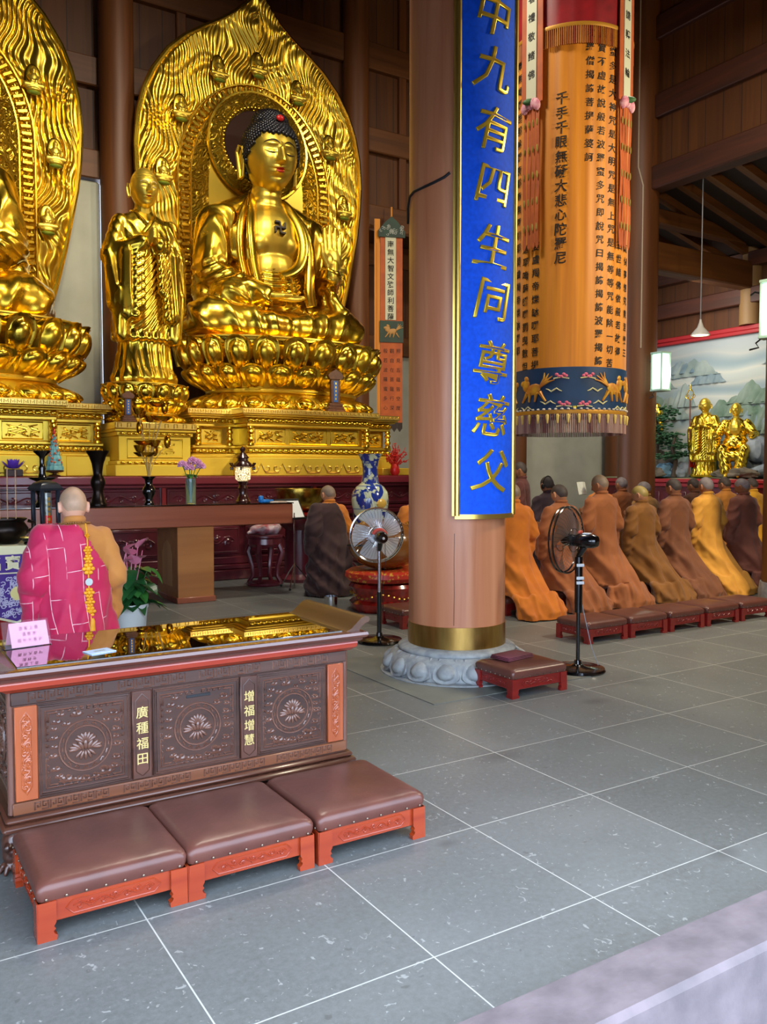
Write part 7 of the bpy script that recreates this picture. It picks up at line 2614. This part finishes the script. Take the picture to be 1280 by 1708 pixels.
# front row, each on a stool of its own
rowB = [(6.72, 7.80, 1.565, 'orange', 0, 0, SCALP, SKIN, 0.0, 'person kneeling in a bright orange robe next to the thick column, back turned'),
        (7.50, 7.80, 1.545, 'rust', 0, 1, SCALP2, SKIN, 0.04, 'person kneeling in a rust robe directly behind the black fan'),
        (8.22, 7.80, 1.665, 'ochre', 1, 2, SCALP, SKIN2, 0.05, 'person kneeling tall in an orange brown robe just right of the black fan'),
        (8.98, 7.80, 1.515, 'olive', 1, 3, mat('olive_scalp', '#a08a4a', 0.5), SKIN, 0.12, 'person kneeling with bowed head in an olive brown robe'),
        (9.66, 7.80, 1.610, 'brown', 0, 4, SCALP2, SKIN2, 0.03, 'person kneeling in a plain brown robe left of the one in yellow'),
        (10.36, 7.80, 1.625, 'yellow', 2, 0, SCALP3, SKIN2, 0.0, 'person kneeling in a bright yellow robe with trailing hem'),
        (11.20, 7.80, 1.605, 'cocoa', 1, 2, SCALP3, SKIN2, 0.0, 'person kneeling in a reddish brown robe at the right edge of the view')]
for i, (x, y, top, c, bv, rv, sc_, sk, tn, lab) in enumerate(rowB):
    monk(lab, x, y, top, RC[c], bv, rv, sc_, sk, tn)
    dup(lone, (x, y, 0), 0, 'dark red kneeling stool under the ' + lab.split(' next')[0].split(' directly')[0].split(' just')[0].split(' left of')[0].split(' with trailing')[0].split(' at the')[0], 'stools under the kneeling monks')
rowC = [(6.35, 9.3, 1.52, 'amber', 0, 1, SCALP, SKIN, 0.0, 'person in an amber robe almost hidden behind the thick column and blue board'),
        (8.69, 9.3, 1.635, 'plum', 2, 3, SCALP2, SKIN2, 0.0, 'person in a dark plum robe with a black headset, before the white wall'),
        (9.78, 9.3, 1.645, 'amber', 1, 4, SCALP2, SKIN, 0.1, 'person in an amber robe reading an open book before the white wall'),
        (11.15, 10.10, 1.608, 'rust', 2, 1, SCALP3, SKIN, 0.0, 'person with a grey scalp half hidden behind the tall orange brown robe'),
        (10.80, 9.3, 1.545, 'sand', 1, 0, SCALP3, SKIN, 0.1, 'old person in a sand coloured robe half hidden behind the olive robe'),
        (12.02, 9.3, 1.59, 'umber', 0, 2, SCALP2, SKIN2, 0.05, 'person in a dark umber robe hidden behind the yellow robe, holding a white sheet'),
        (12.85, 9.3, 1.61, 'tawny', 0, 3, SCALP2, SKIN2, 0.0, 'person in a tawny robe seen between the yellow and the reddish brown robes'),
        (13.62, 9.3, 1.59, 'gold', 0, 4, SCALP2, SKIN2, 0.0, 'person in a golden yellow robe at the far right of the back row')]
for i, (x, y, top, c, bv, rv, sc_, sk, tn, lab) in enumerate(rowC):
    p_ = monk(lab, x, y, top, RC[c], bv, rv, sc_, sk, tn)
    dup(lone, (x, y, 0), 0, 'kneeling stool under the ' + ('person in an amber robe reading a book' if 'reading' in lab else lab.split(' almost')[0].split(' with a black')[0].split(' half')[0].split(' hidden')[0].split(' seen')[0].split(' at the')[0] + ' in the back row'), 'stools under the back row')
    if c == 'plum':
        hs = MB().tube([(.095 * math.sin(R(a)), -.005, 1.42 + .115 * math.cos(R(a))) for a in range(-95, 100, 15)], .006, 6)
        hs.ell((.10, .0, 1.39), (.018, .03, .035), 10, 8).ell((-.10, .0, 1.39), (.018, .03, .035), 10, 8)
        hs.build('headset', BLACKM, p_)
monk('person standing in a dark maroon robe facing left, behind the kneeling rows', 9.40, 10.7, 1.87, RC['maroon'], 3, 0, SCALP2, SKIN2, 0.7, True, 'monks standing')
PAPER = mat('book_paper', '#d6dad0', 0.8, 0, '#c6cbc2', 30)


def book(label, loc, rz, tilt):
    t = thing('sutra_book', label, 'book', loc, rz, 'open sutra books')
    for s in (-1, 1):
        M = Matrix.Rotation(tilt, 4, 'X') @ Matrix.Rotation(s * R(14), 4, 'Z')
        MB().box(min(0, s * .13), max(0, s * .13), -.004, .004, -.10, .10, .001, M).build('page', PAPER, t)
        MB().box(min(0, s * .133), max(0, s * .133), .004, .007, -.103, .103, .001, M).build('cover', mat('book_cover', '#8a6f3a', 0.6), t)


book('open sutra book held up before the white wall by the person in amber', (9.74, 9.62, 1.44), R(15), R(-12))
book('white sheet of scripture held by the person hidden behind the yellow robe', (11.98, 9.66, 1.36), R(20), R(-35))


def kasaya(parent, seed, m_, cond, name='kasaya', stand=False):
    me = robe_mb(seed, .014, (1, 0), stand=stand).remesh(name, m_, .0115, 3, .5, robe_disp(seed, .012))
    import bmesh
    bm = bmesh.new()
    bm.from_mesh(me)
    bmesh.ops.delete(bm, geom=[v for v in bm.verts if not cond(v.co)], context='VERTS')
    bm.to_mesh(me)
    bm.free()
    o = link(name, me, parent)
    s_ = o.modifiers.new('s', 'SOLIDIFY')
    s_.thickness = .006
    s_.offset = 1
    return o


def red_patch():
    t = NT('red_patched_kasaya')
    sx = t.n('ShaderNodeSeparateXYZ')
    t.l(t.co.outputs['Object'], sx.inputs[0])
    cb = t.n('ShaderNodeCombineXYZ')
    wv_ = t.math('MULTIPLY', t.math('SINE', t.math('MULTIPLY', sx.outputs[2], 7.0)), 0.012)
    t.l(t.math('ADD', sx.outputs[2], t.math('MULTIPLY', sx.outputs[0], 0.12)), cb.inputs[0])
    t.l(t.math('ADD', t.math('ADD', sx.outputs[0], wv_), t.math('MULTIPLY', sx.outputs[2], -0.10)), cb.inputs[1])
    br = t.n('ShaderNodeTexBrick')
    br.inputs['Color1'].default_value = S('#c4114a')
    br.inputs['Color2'].default_value = S('#b80f42')
    br.inputs['Mortar'].default_value = S('#e8b0b8')
    br.inputs['Scale'].default_value = 1.0
    br.inputs['Mortar Size'].default_value = 0.0021
    br.inputs['Mortar Smooth'].default_value = 0.1
    br.inputs['Brick Width'].default_value = 0.33
    br.inputs['Row Height'].default_value = 0.105
    t.l(cb.outputs[0], br.inputs['Vector'])
    nz_ = t.ramp(t.noise(7, detail=2), (0.44, 0.0), (0.50, 1.0))
    t.l(t.mix(t.math('MULTIPLY', br.outputs['Fac'], nz_), S('#c0124a'), S('#efc3c6')), t.b.inputs['Base Color'])
    t.inp('Roughness', 0.65)
    t.inp('Sheen Weight', 0.2)
    return t.m


ab = monk('person kneeling in a crimson patched robe over tan with a yellow tasselled cord', 1.27, 6.08, 1.60, robe_cloth('robe_tan', '#c4813a', '#b57432'), 0, 1, mat('pale_scalp', '#c49a7a', 0.5, 0, '#a88a70', 12), mat('fair_skin', '#d8a184', 0.5), 0.0, group='monks leading the service')
ab.scale.x = 0.99
kasaya(ab, 2, red_patch(), lambda c: c.z < 1.285 and (c.x > -.005 - (1.285 - c.z) * .62 or (c.z < .95 and c.x > -.215)) and c.z > .02)
YC = mat('yellow_cord', '#f0a818', 0.5, 0, '#e39812', 20)


def back_y(z):
    for (z0, _, _, b0, _), (z1, _, _, b1, _) in zip(LV, LV[1:]):
        if z1 <= z <= z0:
            return b1 + (b0 - b1) * (z - z1) / (z0 - z1)
    return .3


cordo = MB()
cx0 = -.045
pts = [(cx0 - .10 * (1.28 - z) * .0, back_y(z) + .046, z) for z in (1.29, 1.24, 1.18, 1.1, 1.02, .94, .86, .78, .70, .62)]
cordo.tube(pts, .005, 6)


def rosette(m, z, r_, n=6):
    y = back_y(z) + .052
    for k in range(n):
        a = 2 * PI * k / n
        m.ell((cx0 + r_ * .62 * math.cos(a), y, z + r_ * .62 * math.sin(a)), (r_ * .36, .010, r_ * .30), 8, 6)
    m.ell((cx0, y, z), (r_ * .42, .014, r_ * .42), 12, 8)


for z, r_ in ((1.12, .032), (1.065, .034), (1.0, .045), (.845, .038), (.785, .036), (.725, .04), (1.215, .018)):
    rosette(cordo, z, r_)
cordo.lathe([(.010, .69), (.016, .67), (.018, .6), (.024, .5), (.026, .46), (.0, .455)], 14, (cx0, back_y(.6) + .05, 0), sx=1, sy=.6)
co = cordo.build('yellow_cord', YC, ab)
dsk = MB().lathe([(.0, -.008), (.024, -.008), (.026, 0), (.024, .008), (0, .008)], 20, cap=False, M=Matrix.Translation((cx0, back_y(.92) + .054, .915)) @ Matrix.Rotation(PI / 2, 4, 'X'))
dsk.build('jade_disc', mat('pale_jade', '#b9c4c0', 0.3), co)
nk = MB()
for k in range(40):
    a = 2 * PI * k / 40
    nk.ell((.098 * math.cos(a), .012 + .10 * math.sin(a), 1.285 - .05 * max(0, -math.sin(a)) + .012 * math.sin(a)), .008, 8, 6)
nk.build('bead_string', mat('brown_bead', '#8a5a2a', 0.35), ab)

bm_ = monk('person in a dark brown wrapped robe over orange before the maroon dais', 5.52, 10.25, 1.515, robe_cloth('robe_orange_under', '#c97714', '#b96a10'), 3, 0, SCALP, SKIN, 0.15, True, group='monks leading the service')
kasaya(bm_, 9, robe_cloth('robe_dark_brown', '#3a1d1c', '#301716'), lambda c: c.z < 1.285 and (c.x > -.03 - (1.285 - c.z) * .50 or (c.z < .72)) and c.z > .01, stand=True)
dup(lone, (1.27, 6.08, 0), 0, 'kneeling stool under the person in the crimson patched robe', 'stools under the kneeling monks')
